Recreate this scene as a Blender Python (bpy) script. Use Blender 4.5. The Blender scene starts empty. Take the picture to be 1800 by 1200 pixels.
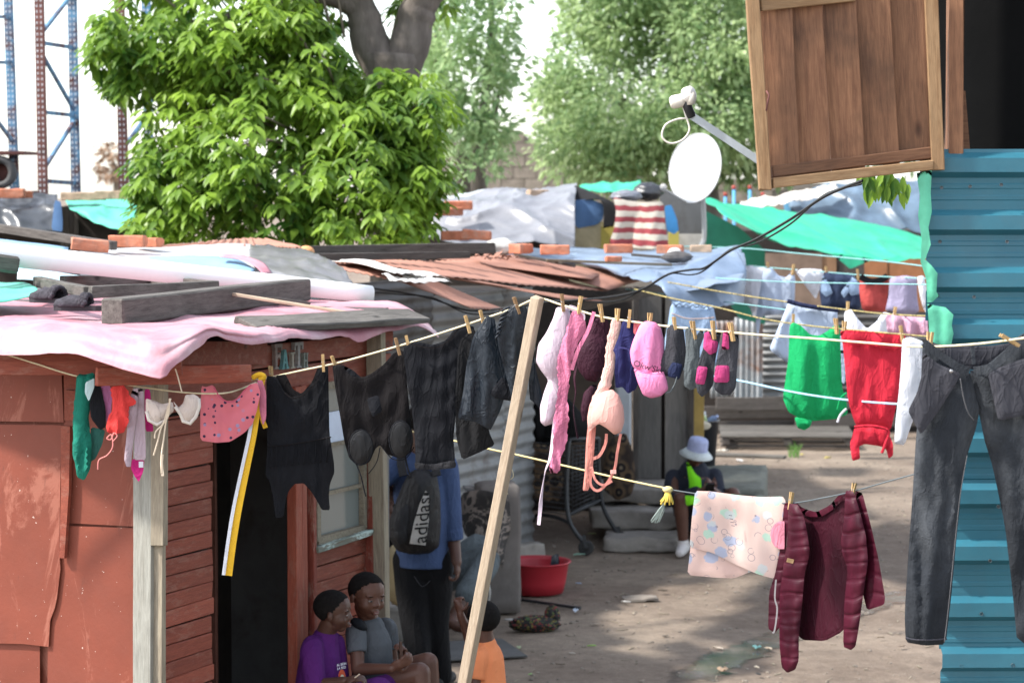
import bpy, bmesh, math, random
import numpy as np
from mathutils import Vector, Matrix, noise, geometry

random.seed(7)
np.random.seed(7)
S = bpy.context.scene
COL = S.collection
R = math.radians
V = Vector

# ------------------------------------------------------------------ camera
F = 4250.0                      # focal length in photo pixels (photo is 1800 wide)
H = 3.0                         # camera height
PIT = math.atan(265.0 / F)
cam = bpy.data.cameras.new('camera')
cam.sensor_width = 36.0
cam.lens = F / 1800.0 * 36.0
cam.clip_start = 0.1
cam.clip_end = 2000
cam.dof.use_dof = True
cam.dof.focus_distance = 9.6
cam.dof.aperture_fstop = 5.0
camo = bpy.data.objects.new('camera', cam)
COL.objects.link(camo)
camo.location = (0, 0, H)
camo.rotation_euler = (math.pi / 2 - PIT, 0, 0)
S.camera = camo

# ------------------------------------------------------------------ light
SUN_AZ = V((-0.955, -0.295, 0)).normalized()
SUN_EL = R(49)
W = bpy.data.worlds.new('World')
S.world = W
W.use_nodes = True
nt = W.node_tree
sky = nt.nodes.new('ShaderNodeTexSky')
sky.sky_type = 'NISHITA'
sky.sun_disc = False
sky.sun_elevation = SUN_EL
sky.sun_rotation = math.atan2(SUN_AZ.x, SUN_AZ.y)
sky.air_density = 1.0
sky.dust_density = 1.0
sky.ozone_density = 1.0
hazy = nt.nodes.new('ShaderNodeHueSaturation')      # thin high haze: a whiter sky
hazy.inputs['Saturation'].default_value = 0.45
nt.links.new(sky.outputs[0], hazy.inputs['Color'])
nt.links.new(hazy.outputs[0], nt.nodes['Background'].inputs[0])
nt.nodes['Background'].inputs[1].default_value = 0.15
sun = bpy.data.lights.new('sun', 'SUN')
sun.energy = 2.4
sun.angle = R(3)
sun.color = (1.0, 0.955, 0.89)
suno = bpy.data.objects.new('sun', sun)
COL.objects.link(suno)
SUND = V((SUN_AZ.x * math.cos(SUN_EL), SUN_AZ.y * math.cos(SUN_EL), math.sin(SUN_EL)))
suno.rotation_euler = (-SUND).to_track_quat('-Z', 'Y').to_euler()
suno.location = (-10, -8, 20)
S.view_settings.view_transform = 'Standard'
S.view_settings.look = 'None'
S.view_settings.gamma = 1.0
S.view_settings.use_curve_mapping = False
S.view_settings.exposure = 1.65

# ------------------------------------------------------------------ geometry helpers
CP, SP = math.cos(PIT), math.sin(PIT)
def ray(px, py):
    u = (px - 900.0) / F
    v = (600.0 - py) / F
    return V((u, CP + v * SP, -SP + v * CP))
def P(px, py, Y):                       # photo pixel at world distance Y
    d = ray(px, py)
    return V((0, 0, H)) + d * (Y / d.y)
def G(px, py, z=0.0):                   # photo pixel on a level surface
    d = ray(px, py)
    return V((0, 0, H)) + d * ((z - H) / d.z)
def PL(px, py, pt, n):                  # photo pixel on a plane
    d = ray(px, py)
    o = V((0, 0, H))
    return o + d * ((V(pt) - o).dot(n) / d.dot(n))
def RR(lst):
    return [P(*q) for q in lst]
def lerp(a, b, t):
    return a + (b - a) * t
def interp(tab, x):
    if x <= tab[0][0]: return tab[0][1]
    for (a, b), (c, d) in zip(tab, tab[1:]):
        if x <= c: return b + (d - b) * (x - a) / (c - a)
    return tab[-1][1]
def catmull(pts, n=6, closed=False):
    out = []
    m = len(pts)
    rng = range(m) if closed else range(m - 1)
    for i in rng:
        if closed:
            p0, p1, p2, p3 = pts[(i-1) % m], pts[i], pts[(i+1) % m], pts[(i+2) % m]
        else:
            p0, p1, p2, p3 = pts[max(i-1, 0)], pts[i], pts[i+1], pts[min(i+2, m-1)]
        for k in range(n):
            t = k / n
            out.append(0.5 * ((2*p1) + (p2-p0)*t + (2*p0-5*p1+4*p2-p3)*t*t + (3*p1-p0-3*p2+p3)*t*t*t))
    if not closed: out.append(pts[-1].copy())
    return out
def resample(pts, n):
    L = [0.0]
    for a, b in zip(pts, pts[1:]): L.append(L[-1] + (b - a).length)
    tot = L[-1] or 1e-9
    out, j = [], 0
    for i in range(n + 1):
        t = tot * i / n
        while j < len(pts) - 2 and L[j+1] < t: j += 1
        seg = L[j+1] - L[j] or 1e-9
        out.append(lerp(pts[j], pts[j+1], min(max((t - L[j]) / seg, 0), 1)))
    return out

# ------------------------------------------------------------------ object helpers
def tag(o, label, cat, group=None, kind=None):
    if label: o['label'] = label
    if cat: o['category'] = cat
    if group: o['group'] = group
    if kind: o['kind'] = kind
    return o
def thing(name, label, cat, loc=(0, 0, 0), group=None, kind=None):
    o = bpy.data.objects.new(name, None)
    o.empty_display_size = 0.1
    COL.objects.link(o)
    o.location = loc
    return tag(o, label, cat, group, kind)
def wloc(o):
    p = V((0, 0, 0))
    while o is not None:
        p += o.location
        o = o.parent
    return p
def link(name, me, m, parent=None, loc=None):
    """me holds world coordinates unless loc is given; objects only ever shift, never turn, here"""
    o = bpy.data.objects.new(name, me)
    COL.objects.link(o)
    if m is not None and not me.materials: me.materials.append(m)
    if loc is None:
        n = len(me.vertices)
        co = np.empty(n * 3, np.float32)
        me.vertices.foreach_get('co', co)
        co = co.reshape(-1, 3)
        lo = V((float(co[:, 0].mean()), float(co[:, 1].mean()), float(co[:, 2].min())))
        co -= np.array(lo, np.float32)
        me.vertices.foreach_set('co', co.ravel())
        me.update()
        loc = lo
    o.location = V(loc) - (wloc(parent) if parent else V((0, 0, 0)))
    o.parent = parent
    return o
def mesh(name, vs, fs, smooth=False):
    me = bpy.data.meshes.new(name)
    me.from_pydata([tuple(v) for v in vs], [], fs)
    if smooth:
        me.polygons.foreach_set('use_smooth', [True] * len(me.polygons))
    me.update()
    return me
def solid(o, t, off=0.0):
    md = o.modifiers.new('thickness', 'SOLIDIFY')
    md.thickness = t
    md.offset = off
    return o

class MB:
    def __init__(s): s.v, s.f = [], []
    def box(s, c, size, rot=None):
        b = len(s.v)
        hx, hy, hz = size[0]/2, size[1]/2, size[2]/2
        for x in (-1, 1):
            for y in (-1, 1):
                for z in (-1, 1):
                    q = V((x*hx, y*hy, z*hz))
                    if rot is not None: q = rot @ q
                    s.v.append(V(c) + q)
        for q in ((0,1,3,2),(4,6,7,5),(0,4,5,1),(2,3,7,6),(0,2,6,4),(1,5,7,3)):
            s.f.append(tuple(b + i for i in q))
        return s
    def bar(s, a, b, w, h, up=V((0,0,1))):
        a, b = V(a), V(b)
        x = (b - a); L = x.length; x.normalize()
        y = V(up).cross(x).normalized(); z = x.cross(y)
        M = Matrix((x, y, z)).transposed()
        return s.box((a+b)/2, (L, w, h), M)
    def tube(s, pts, r, n=8, cap=True, closed=False):
        pts = [V(p) for p in pts]
        m = len(pts)
        rs = r if isinstance(r, (list, tuple)) else [r] * m
        prev = None
        b = len(s.v)
        for i, p in enumerate(pts):
            if closed: t = (pts[(i+1) % m] - pts[i-1]).normalized()
            else: t = (pts[min(i+1, m-1)] - pts[max(i-1, 0)]).normalized()
            if prev is None:
                a = V((0,0,1)) if abs(t.z) < .9 else V((1,0,0))
                x = t.cross(a).normalized()
            else:
                x = (prev - t * prev.dot(t)).normalized()
            prev = x
            y = t.cross(x)
            for k in range(n):
                an = 2*math.pi*k/n
                s.v.append(p + (x*math.cos(an) + y*math.sin(an)) * rs[i])
        for i in range(m if closed else m-1):
            j = (i+1) % m
            for k in range(n):
                k2 = (k+1) % n
                s.f.append((b+i*n+k, b+i*n+k2, b+j*n+k2, b+j*n+k))
        if cap and not closed:
            s.f.append(tuple(b + k for k in range(n))[::-1])
            s.f.append(tuple(b + (m-1)*n + k for k in range(n)))
        return s
    def sphere(s, c, r, n=12, m=8, rot=None):
        r = (r, r, r) if isinstance(r, (int, float)) else r
        b = len(s.v)
        for i in range(1, m):
            th = math.pi*i/m
            for k in range(n):
                ph = 2*math.pi*k/n
                q = V((r[0]*math.sin(th)*math.cos(ph), r[1]*math.sin(th)*math.sin(ph), r[2]*math.cos(th)))
                if rot is not None: q = rot @ q
                s.v.append(V(c) + q)
        for sg in (1, -1):
            q = V((0, 0, r[2]*sg))
            if rot is not None: q = rot @ q
            s.v.append(V(c) + q)
        top, bot = len(s.v)-2, len(s.v)-1
        for i in range(m-2):
            for k in range(n):
                k2 = (k+1) % n
                s.f.append((b+i*n+k, b+(i+1)*n+k, b+(i+1)*n+k2, b+i*n+k2))
        for k in range(n):
            k2 = (k+1) % n
            s.f.append((top, b+k, b+k2))
            s.f.append((bot, b+(m-2)*n+k2, b+(m-2)*n+k))
        return s
    def lathe(s, c, prof, n=24, axis=None):
        """prof: (radius, height) pairs, turned about z (or about the rotation axis)"""
        b = len(s.v)
        for r, z in prof:
            for k in range(n):
                a = 2*math.pi*k/n
                q = V((r*math.cos(a), r*math.sin(a), z))
                if axis is not None: q = axis @ q
                s.v.append(V(c) + q)
        for i in range(len(prof)-1):
            for k in range(n):
                k2 = (k+1) % n
                s.f.append((b+i*n+k, b+i*n+k2, b+(i+1)*n+k2, b+(i+1)*n+k))
        return s
    def build(s, name, m, parent=None, smooth=False, loc=None):
        return link(name, mesh(name, s.v, s.f, smooth), m, parent, loc)

def frame(x, up=V((0, 0, 1))):
    x = V(x).normalized()
    y = V(up).cross(x)
    if y.length < 1e-4: y = V((0, 1, 0)).cross(x)
    y.normalize()
    z = x.cross(y)
    return Matrix((x, y, z)).transposed()
_bev = {}
def plank(name, a, b, w, h, m, parent=None, up=V((0, 0, 1)), bev=.003, jit=.0015):
    """one board: its length runs along its own x so that the grain does too"""
    a, b = V(a), V(b)
    L = (b - a).length
    bm = bmesh.new()
    n = max(1, min(6, int(L / .25)))
    xs = [-L/2 + L*i/n for i in range(n+1)]
    rings = []
    for i, x in enumerate(xs):
        j = lambda: random.uniform(-jit, jit)
        rings.append([bm.verts.new((x + (j()*3 if i in (0, n) else 0), sy*w/2 + j(), sz*h/2 + j()))
                      for sy, sz in ((-1,-1),(1,-1),(1,1),(-1,1))])
    for i in range(n):
        for k in range(4):
            bm.faces.new((rings[i][k], rings[i][(k+1) % 4], rings[i+1][(k+1) % 4], rings[i+1][k]))
    bm.faces.new(rings[0][::-1]); bm.faces.new(rings[n])
    bmesh.ops.recalc_face_normals(bm, faces=bm.faces)
    if bev:
        ed = [e for e in bm.edges if len(e.link_faces) == 2 and e.link_faces[0].normal.dot(e.link_faces[1].normal) < .5]
        bmesh.ops.bevel(bm, geom=ed, offset=min(bev, h*.3), segments=1, affect='EDGES')
    me = bpy.data.meshes.new(name)
    bm.to_mesh(me); bm.free()
    me.materials.append(m)
    o = bpy.data.objects.new(name, me)
    COL.objects.link(o)
    o.parent = parent
    o.rotation_mode = 'QUATERNION'
    o.rotation_quaternion = frame(b - a, up).to_quaternion()
    o.location = (a + b)/2 - (wloc(parent) if parent else V((0, 0, 0)))
    return o
def panel(name, pts, pl, off, t, m, parent=None):
    """flat sheet cut to an outline that lies on a plane pl = (point, outward normal)"""
    p0, n = V(pl[0]), V(pl[1]).normalized()
    front = [PL(x, y, p0 + n*off, n) for x, y in pts]
    k = len(front)
    vs = front + [q - n*t for q in front]
    fs = [tuple(range(k)), tuple(range(2*k-1, k-1, -1))]
    for i in range(k):
        j = (i+1) % k
        fs.append((i, i+k, j+k, j))
    me = mesh(name, vs, fs)
    bm = bmesh.new(); bm.from_mesh(me)
    bmesh.ops.recalc_face_normals(bm, faces=bm.faces)
    bm.to_mesh(me); bm.free()
    return link(name, me, m, parent)
def csheet(name, c, m, parent=None, waves=10, amp=.009, nv=8, prof='sine', warp=.01, thick=.0016, seed=0., flip=1):
    """corrugated sheet between the corners c00 c10 c11 c01; the ribs run from the first side to the last"""
    a, b, d, e = [V(q) for q in c]
    nrm = (b - a).cross(e - a).normalized() * flip
    if prof == 'sine':
        us = [(i / (waves*8), math.sin(2*math.pi*i/8)) for i in range(waves*8 + 1)]
    else:                                # trapezoid ribs
        us = []
        for w in range(waves):
            for t, z in ((0, 0), (.10, 0), (.12, .06), (.18, .06), (.20, 0), (.30, 0), (.32, .06), (.38, .06), (.40, 0), (.5, 0), (.60, 1), (.84, 1), (.94, 0)):
                us.append(((w + t)/waves, z))
        us.append((1, 0))
    vs, fs = [], []
    nu = len(us)
    for j in range(nv + 1):
        v = j / nv
        for u, z in us:
            p = lerp(lerp(a, b, u), lerp(e, d, u), v)
            k = noise.noise(V((u*2.3 + seed, v*2.1, seed*1.7))) * warp
            k += noise.noise(V((u*9 + seed, v*7, seed*3.7))) * warp * .25
            vs.append(p + nrm * (z*amp + k))
    for j in range(nv):
        for i in range(nu - 1):
            fs.append((j*nu+i, j*nu+i+1, (j+1)*nu+i+1, (j+1)*nu+i))
    o = link(name, mesh(name, vs, fs, prof == 'sine'), m, parent)
    return solid(o, thick)
def loft(name, rows, m, parent=None, nu=48, nv=10, amp=.02, sc=.35, crease=0., thick=.003, seed=0., curve=True, aniso=1.):
    rows = [resample(catmull([V(q) for q in r], 6) if curve and len(r) > 2 else [V(q) for q in r], nu) for r in rows]
    grid = []
    cols = [[r[i] for r in rows] for i in range(nu + 1)]
    cols = [catmull(c, nv) if len(c) > 2 else resample(c, nv) for c in cols]
    nn = len(cols[0])
    vs, fs = [], []
    for j in range(nn):
        for i in range(nu + 1):
            p = cols[i][j]
            q = p / sc + V((seed*3.1, seed*1.3, seed*2.7))
            d = noise.noise_vector(q) * amp + noise.noise_vector(q*2.7) * amp * .35
            if crease:
                w = V((q.x + .5*q.z, q.y, q.z*aniso))
                r1 = 1 - abs(noise.noise(w*1.3 + V((5, 1, 9)))) * 2.6
                r2 = 1 - abs(noise.noise(w*2.9 + V((1, 7, 3)))) * 2.6
                d += V((0, -.7, .7)) * crease * (max(r1, 0)**2 + .25*max(r2, 0)**2)
            vs.append(p + d)
    w = nu + 1
    for j in range(nn - 1):
        for i in range(nu):
            fs.append((j*w+i, j*w+i+1, (j+1)*w+i+1, (j+1)*w+i))
    o = link(name, mesh(name, vs, fs, True), m, parent)
    return solid(o, thick)
def chaikin(pts, n=1):
    for _ in range(n):
        out = []
        for a, b in zip(pts, pts[1:] + pts[:1]):
            out.append((a[0]*.88 + b[0]*.12, a[1]*.88 + b[1]*.12))
            out.append((a[0]*.12 + b[0]*.88, a[1]*.12 + b[1]*.88))
        pts = out
    return pts
def cloth(name, pts, Y, m, label=None, cat='clothing', parent=None, res=6., fold=.012, fw=24., bulge=.004, bs=6.,
          rnd=1, seed=None, group=None, top=True, extra=None, slant=0., swag=None, jag=0.):
    """a hanging piece of clothing: two layers of cloth sewn along the outline, with folds, at its own distance"""
    seed = random.uniform(0, 50) if seed is None else seed
    Yf = Y if callable(Y) else (lambda x, y: Y)
    pts = chaikin([tuple(map(float, p)) for p in pts], rnd) if rnd else [tuple(map(float, p)) for p in pts]
    bd = []
    for a, b in zip(pts, pts[1:] + pts[:1]):
        L = math.hypot(b[0]-a[0], b[1]-a[1])
        n = max(1, int(L / res))
        for k in range(n):
            bd.append((a[0] + (b[0]-a[0])*k/n, a[1] + (b[1]-a[1])*k/n))
    if jag:
        bd = [(x + random.uniform(-jag, jag), y + random.uniform(-jag, jag)) for x, y in bd]
    B = np.array(bd); B2 = np.roll(B, -1, 0)
    x0, y0 = B.min(0); x1, y1 = B.max(0)
    def inside(q):
        c = ((B[:, 1] > q[1]) != (B2[:, 1] > q[1]))
        with np.errstate(divide='ignore', invalid='ignore'):
            xx = (B2[:, 0]-B[:, 0]) * (q[1]-B[:, 1]) / (B2[:, 1]-B[:, 1]) + B[:, 0]
        return (np.count_nonzero(c & (q[0] < xx)) % 2) == 1
    def bdist(q):
        d = B2 - B
        t = np.clip(((q - B) * d).sum(1) / np.maximum((d*d).sum(1), 1e-9), 0, 1)
        return float(np.sqrt((((B + d*t[:, None]) - q)**2).sum(1).min()))
    inn = []
    row = 0
    y = y0 + res*.6
    while y < y1:
        x = x0 + (res*.5 if row % 2 else 0)
        while x < x1:
            q = np.array((x + random.uniform(-1, 1)*res*.12, y + random.uniform(-1, 1)*res*.12))
            if inside(q) and bdist(q) > res*.55: inn.append(tuple(q))
            x += res
        y += res*.87
        row += 1
    allp = [V(p) for p in bd] + [V(p) for p in inn]
    nb = len(bd)
    res_ = geometry.delaunay_2d_cdt(allp, [(i, (i+1) % nb) for i in range(nb)], [list(range(nb))], 1, 1e-4)
    vv, ff = res_[0], res_[2]
    hh = max(y1 - y0, 1)
    vs, back = [], {}
    k = len(vv)
    for i, q in enumerate(vv):
        qq = np.array((q.x, q.y))
        d = bdist(qq)
        xs = q.x + slant * (q.y - y0)
        wx = xs + 6*noise.noise(V((xs/60, q.y/60, seed+3)))
        f = .9*noise.noise(V((wx/fw, q.y/(fw*9), seed))) + .55*(.5 - 1.7*abs(noise.noise(V((wx/(fw*.9), q.y/(fw*7), seed+9)))))
        f += .22*(.5 - 1.7*abs(noise.noise(V((wx/(fw*.9) + q.y/(fw*3), q.y/(fw*4), seed+20)))))
        if swag:
            sx0, sy0, sx1, sy1, sa, wl, dep = swag
            tt = min(max((q.x - sx0)/(sx1 - sx0), 0), 1)
            yl = q.y - (sy0 + (sy1 - sy0)*tt) - dep*4*tt*(1-tt)
            f += sa/max(fold, 1e-4)*math.sin(yl/wl*6.283)*math.exp(-abs(yl)/(wl*2.2))*(4*tt*(1-tt))**.5
        f *= fold * (.3 + .7*min((q.y-y0)/hh*1.6, 1)) if top else fold
        b = bulge * math.sqrt(min(d/bs, 1))
        if extra: b += extra(q.x, q.y, d)
        vs.append((q.x, q.y, Yf(q.x, q.y) + f, b, d))
    fv = [P(a, b_, Yc - bb) for a, b_, Yc, bb, d in vs]
    bi = []
    for i, (a, b_, Yc, bb, d) in enumerate(vs):
        if d < 1e-3: bi.append(i)
        else:
            bi.append(len(fv)); fv.append(P(a, b_, Yc + bb*.8 + .001))
    fs = []
    for t in ff:
        t = list(t)
        p0, p1, p2 = [fv[i] for i in t]
        if (p1-p0).cross(p2-p0).y > 0: t = t[::-1]
        fs.append(tuple(t))
        tb = tuple(bi[i] for i in t[::-1])
        if set(tb) != set(t): fs.append(tb)
    me = mesh(name, fv, fs, True)
    me.set_sharp_from_angle(angle=R(75))
    hem = [d*Yc/F for a, b_, Yc, bb, d in vs]
    full = hem + [0.]*(len(fv) - k)
    for i, j in enumerate(bi): full[j] = hem[i]
    at = me.attributes.new('hem', 'FLOAT', 'POINT')
    at.data.foreach_set('value', np.asarray(full, np.float32))
    o = link(name, me, m, parent)
    if label: tag(o, label, cat, group)
    return o
def ribbon(name, pts, w, m, parent=None, label=None, cat=None, t=.0025, twist=0., n=8, facing=V((0, -1, 0))):
    """a flat strap along a line of world points"""
    pts = catmull([V(p) for p in pts], n)
    k = len(pts)
    vs, fs = [], []
    for i, p in enumerate(pts):
        tn = (pts[min(i+1, k-1)] - pts[max(i-1, 0)]).normalized()
        s = tn.cross(facing)
        s = s.normalized() if s.length > 1e-4 else V((1, 0, 0))
        nn = tn.cross(s).normalized()
        if twist:
            q = Matrix.Rotation(twist*i/k*2*math.pi, 3, tn)
            s, nn = q @ s, q @ nn
        for a, b in ((-1, -1), (1, -1), (1, 1), (-1, 1)):
            vs.append(p + s*(a*w/2) + nn*(b*t/2))
    for i in range(k-1):
        for e in range(4):
            fs.append((i*4+e, i*4+(e+1) % 4, (i+1)*4+(e+1) % 4, (i+1)*4+e))
    fs.append((3, 2, 1, 0)); fs.append(tuple((k-1)*4+e for e in range(4)))
    o = link(name, mesh(name, vs, fs), m, parent)
    if label: tag(o, label, cat)
    return o
def cord(name, pts, r, m, label=None, cat=None, parent=None, n=6, seg=8, group=None):
    o = MB().tube(catmull([V(p) for p in pts], seg), r, n).build(name, m, parent, True)
    if label: tag(o, label, cat, group)
    return o
def dup(root, loc, rot=None, label=None):
    r = root.copy(); COL.objects.link(r)
    r.location = loc
    if rot is not None: r.rotation_mode = 'QUATERNION'; r.rotation_quaternion = rot
    if label: r['label'] = label
    for ch in root.children:
        c = ch.copy(); COL.objects.link(c); c.parent = r
        for g in ch.children:
            d = g.copy(); COL.objects.link(d); d.parent = c
    return r

# ------------------------------------------------------------------ materials
_m = {}
def _base(name):
    m = bpy.data.materials.new(name)
    m.use_nodes = True
    t = m.node_tree
    b = t.nodes['Principled BSDF']
    tc = t.nodes.new('ShaderNodeTexCoord')
    oi = t.nodes.new('ShaderNodeObjectInfo')
    mul = t.nodes.new('ShaderNodeVectorMath'); mul.operation = 'SCALE'
    comb = t.nodes.new('ShaderNodeCombineXYZ')
    for i in range(3): t.links.new(oi.outputs['Random'], comb.inputs[i])
    t.links.new(comb.outputs[0], mul.inputs[0]); mul.inputs['Scale'].default_value = 17.0
    add = t.nodes.new('ShaderNodeVectorMath')
    t.links.new(tc.outputs['Object'], add.inputs[0]); t.links.new(mul.outputs[0], add.inputs[1])
    return m, t, b, add.outputs[0], oi
def nz(t, vec, scale, detail=6, stretch=None, rough=.6, dist=0.):
    if stretch:
        mp = t.nodes.new('ShaderNodeMapping'); mp.inputs['Scale'].default_value = stretch
        t.links.new(vec, mp.inputs['Vector']); vec = mp.outputs[0]
    n = t.nodes.new('ShaderNodeTexNoise')
    n.inputs['Scale'].default_value = scale
    n.inputs['Detail'].default_value = detail
    n.inputs['Roughness'].default_value = rough
    n.inputs['Distortion'].default_value = dist
    t.links.new(vec, n.inputs['Vector'])
    return n.outputs['Fac']
def ramp(t, fac, stops):
    r = t.nodes.new('ShaderNodeValToRGB')
    e = r.color_ramp.elements
    while len(e) < len(stops): e.new(.5)
    for k, (p, c) in zip(e, stops):
        k.position = p
        k.color = (c, c, c, 1) if isinstance(c, (int, float)) else (*c, 1)
    t.links.new(fac, r.inputs[0])
    return r.outputs[0]
def mix(t, a, b, fac, mode='MIX'):
    n = t.nodes.new('ShaderNodeMixRGB'); n.blend_type = mode
    for i, q in ((0, fac), (1, a), (2, b)):
        if isinstance(q, (int, float)): n.inputs[i].default_value = q
        elif isinstance(q, tuple): n.inputs[i].default_value = (*q, 1)
        else: t.links.new(q, n.inputs[i])
    return n.outputs[0]
def bumpn(t, b, h, dist=.004, st=.6):
    n = t.nodes.new('ShaderNodeBump')
    n.inputs['Strength'].default_value = st
    n.inputs['Distance'].default_value = dist
    t.links.new(h, n.inputs['Height'])
    t.links.new(n.outputs[0], b.inputs['Normal'])
def sc(c, k): return tuple(min(1, x*k) for x in c)
def mat(name, col, rough=.7, var=.18, scale=6., bump=.003, bscale=30., spec=.3, metal=0., col2=None, dirt=0., dirtc=(.06, .05, .04), dscale=2.5, stretch=None, sheen=0., sss=0., emis=None, bst=.5, transl=0.):
    if name in _m: return _m[name]
    m, t, b, vec, oi = _base(name)
    c2 = col2 or sc(col, 1+var)
    f = nz(t, vec, scale, 5, stretch)
    c = ramp(t, f, [(.3, sc(col, 1-var)), (.7, c2)])
    if dirt:
        d = ramp(t, nz(t, vec, dscale, 8, None, .7, .4), [(.48, 0.), (.72, dirt)])
        c = mix(t, c, dirtc, d)
    t.links.new(c, b.inputs['Base Color'])
    b.inputs['Roughness'].default_value = rough
    b.inputs['Specular IOR Level'].default_value = spec
    b.inputs['Metallic'].default_value = metal
    if sheen:
        b.inputs['Sheen Weight'].default_value = sheen
    if sss:
        b.inputs['Subsurface Weight'].default_value = sss
        b.inputs['Subsurface Radius'].default_value = (.012, .004, .002)
    if bump: bumpn(t, b, nz(t, vec, bscale, 6, stretch), bump, bst)
    if transl:
        tr = t.nodes.new('ShaderNodeBsdfTranslucent')
        t.links.new(c, tr.inputs['Color'])
        mx = t.nodes.new('ShaderNodeMixShader'); mx.inputs[0].default_value = transl
        t.links.new(b.outputs[0], mx.inputs[1]); t.links.new(tr.outputs[0], mx.inputs[2])
        t.links.new(mx.outputs[0], t.nodes['Material Output'].inputs[0])
    _m[name] = m
    return m
def wood(name, col, dark, rough=.8, gscale=1., wear=None, weard=.5, stain=0., knots=True):
    if name in _m: return _m[name]
    m, t, b, vec, oi = _base(name)
    g1 = nz(t, vec, 5*gscale, 6, (1.2, 14, 14), .65, .6)
    g2 = nz(t, vec, 30*gscale, 4, (.6, 10, 10), .7)
    c = ramp(t, g1, [(.28, dark), (.5, lerp(V(col), V(dark), .4)[:]), (.72, col)])
    c = mix(t, c, ramp(t, g2, [(.35, .55), (.65, 1.0)]), .6, 'MULTIPLY')
    if knots:
        vo = t.nodes.new('ShaderNodeTexVoronoi'); vo.inputs['Scale'].default_value = 2.2
        mp = t.nodes.new('ShaderNodeMapping'); mp.inputs['Scale'].default_value = (1, 2.2, 2.2)
        t.links.new(vec, mp.inputs['Vector']); t.links.new(mp.outputs[0], vo.inputs['Vector'])
        k = ramp(t, vo.outputs['Distance'], [(.03, 1.), (.09, 0.)])
        c = mix(t, c, sc(dark, .45), k)
    hs = t.nodes.new('ShaderNodeHueSaturation')
    mr = t.nodes.new('ShaderNodeMapRange'); mr.inputs[3].default_value = .78; mr.inputs[4].default_value = 1.2
    t.links.new(oi.outputs['Random'], mr.inputs[0]); t.links.new(mr.outputs[0], hs.inputs['Value'])
    t.links.new(c, hs.inputs['Color']); c = hs.outputs[0]
    if wear:
        w = ramp(t, nz(t, vec, 7, 8, (1, 3, 3), .75), [(.52, 0.), (.6, weard)])
        c = mix(t, c, wear, w)
    if stain:
        d = ramp(t, nz(t, vec, 2.6, 4, (1, 1, 1), .6), [(.5, 0.), (.75, stain)])
        c = mix(t, c, (.02, .017, .015), d)
    t.links.new(c, b.inputs['Base Color'])
    b.inputs['Roughness'].default_value = rough
    b.inputs['Specular IOR Level'].default_value = .25
    bumpn(t, b, g2, .003, .6)
    _m[name] = m
    return m

def rock(name, c, size, m, parent=None, rot=None, amp=.02, n=7, seed=0., rnd=.12):
    """rough block: a box cut fine, its corners worn and its faces uneven"""
    bm = bmesh.new()
    bmesh.ops.create_cube(bm, size=2)
    bmesh.ops.subdivide_edges(bm, edges=bm.edges[:], cuts=n, use_grid_fill=True)
    for v in bm.verts:
        q = v.co
        e = sorted((abs(q.x), abs(q.y), abs(q.z)))[1]
        k = 1 - rnd*max(0, e - .8)/.2*.25
        w = V((q.x*size[0]/2, q.y*size[1]/2, q.z*size[2]/2))*k
        w += noise.noise_vector(w*6 + V((seed*7.1, seed, 3)))*amp + noise.noise_vector(w*19 + V((seed, 2, 5)))*amp*.4
        v.co = V(c) + (rot @ w if rot is not None else w)
    me = bpy.data.meshes.new(name); bm.to_mesh(me); bm.free()
    me.polygons.foreach_set('use_smooth', [True]*len(me.polygons))
    return link(name, me, m, parent)

# ------------------------------------------------------------------ shared materials
def flecked(name, *a, **k):
    """flat paint with chips, drips and scuffs"""
    m = mat(name, *a, **k)
    t = m.node_tree; b = t.nodes['Principled BSDF']
    vec = [n for n in t.nodes if n.type == 'VECT_MATH' and n.operation == 'ADD'][0].outputs[0]
    c = b.inputs['Base Color'].links[0].from_socket
    c = mix(t, c, (.52, .42, .36), ramp(t, nz(t, vec, 55, 2, None, .5), [(.735, 0.), (.75, .85)]))
    c = mix(t, c, (.40, .16, .11), ramp(t, nz(t, vec, 3.2, 8, (1, 1, .35), .75, 1.0), [(.56, 0.), (.62, .45)]))
    c = mix(t, c, (.10, .035, .025), ramp(t, nz(t, vec, 7, 9, (1.6, 1.6, .5), .8, .6), [(.60, 0.), (.68, .6)]))
    t.links.new(c, b.inputs['Base Color'])
    return m
M_redpaint = flecked('red_paint', (.19, .045, .025), .62, .14, 3.0, .002, 60, .35, dirt=.35, dirtc=(.16, .05, .035), dscale=4)
M_redwood = wood('red_painted_wood', (.31, .082, .048), (.21, .05, .032), .65, 1, wear=(.33, .2, .15), weard=.25)
M_oldwood = wood('weathered_wood', (.175, .162, .145), (.07, .064, .057), .9, 1, stain=.5)
M_darkwood = wood('dark_weathered_wood', (.125, .11, .10), (.045, .04, .036), .9, 1)
M_postwood = wood('pale_post_wood', (.38, .33, .245), (.21, .17, .125), .85, .8, stain=.3)
M_propwood = wood('sawn_pole_wood', (.62, .50, .37), (.40, .30, .21), .8, 1.4)
M_shutwood = wood('shutter_board_wood', (.30, .15, .08), (.15, .068, .038), .7, .8, stain=.65)
M_shutframe = wood('shutter_frame_wood', (.42, .27, .145), (.26, .145, .07), .75, 1, stain=.25)
M_brick = mat('brick_clay', (.46, .17, .10), .9, .25, 14, .006, 50, .15, dirt=.6, dirtc=(.34, .27, .22), dscale=9)
M_conc = mat('old_concrete', (.27, .25, .225), .95, .2, 7, .006, 35, .15, dirt=.6, dirtc=(.12, .11, .095), dscale=3)
M_block = mat('concrete_block', (.25, .215, .18), .95, .25, 6, .008, 40, .1, dirt=.5, dirtc=(.12, .10, .085), dscale=2)
M_black = mat('unlit_black', (.004, .004, .004), .95, .2)  # darkness of the upper room put into its wall colour
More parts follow.
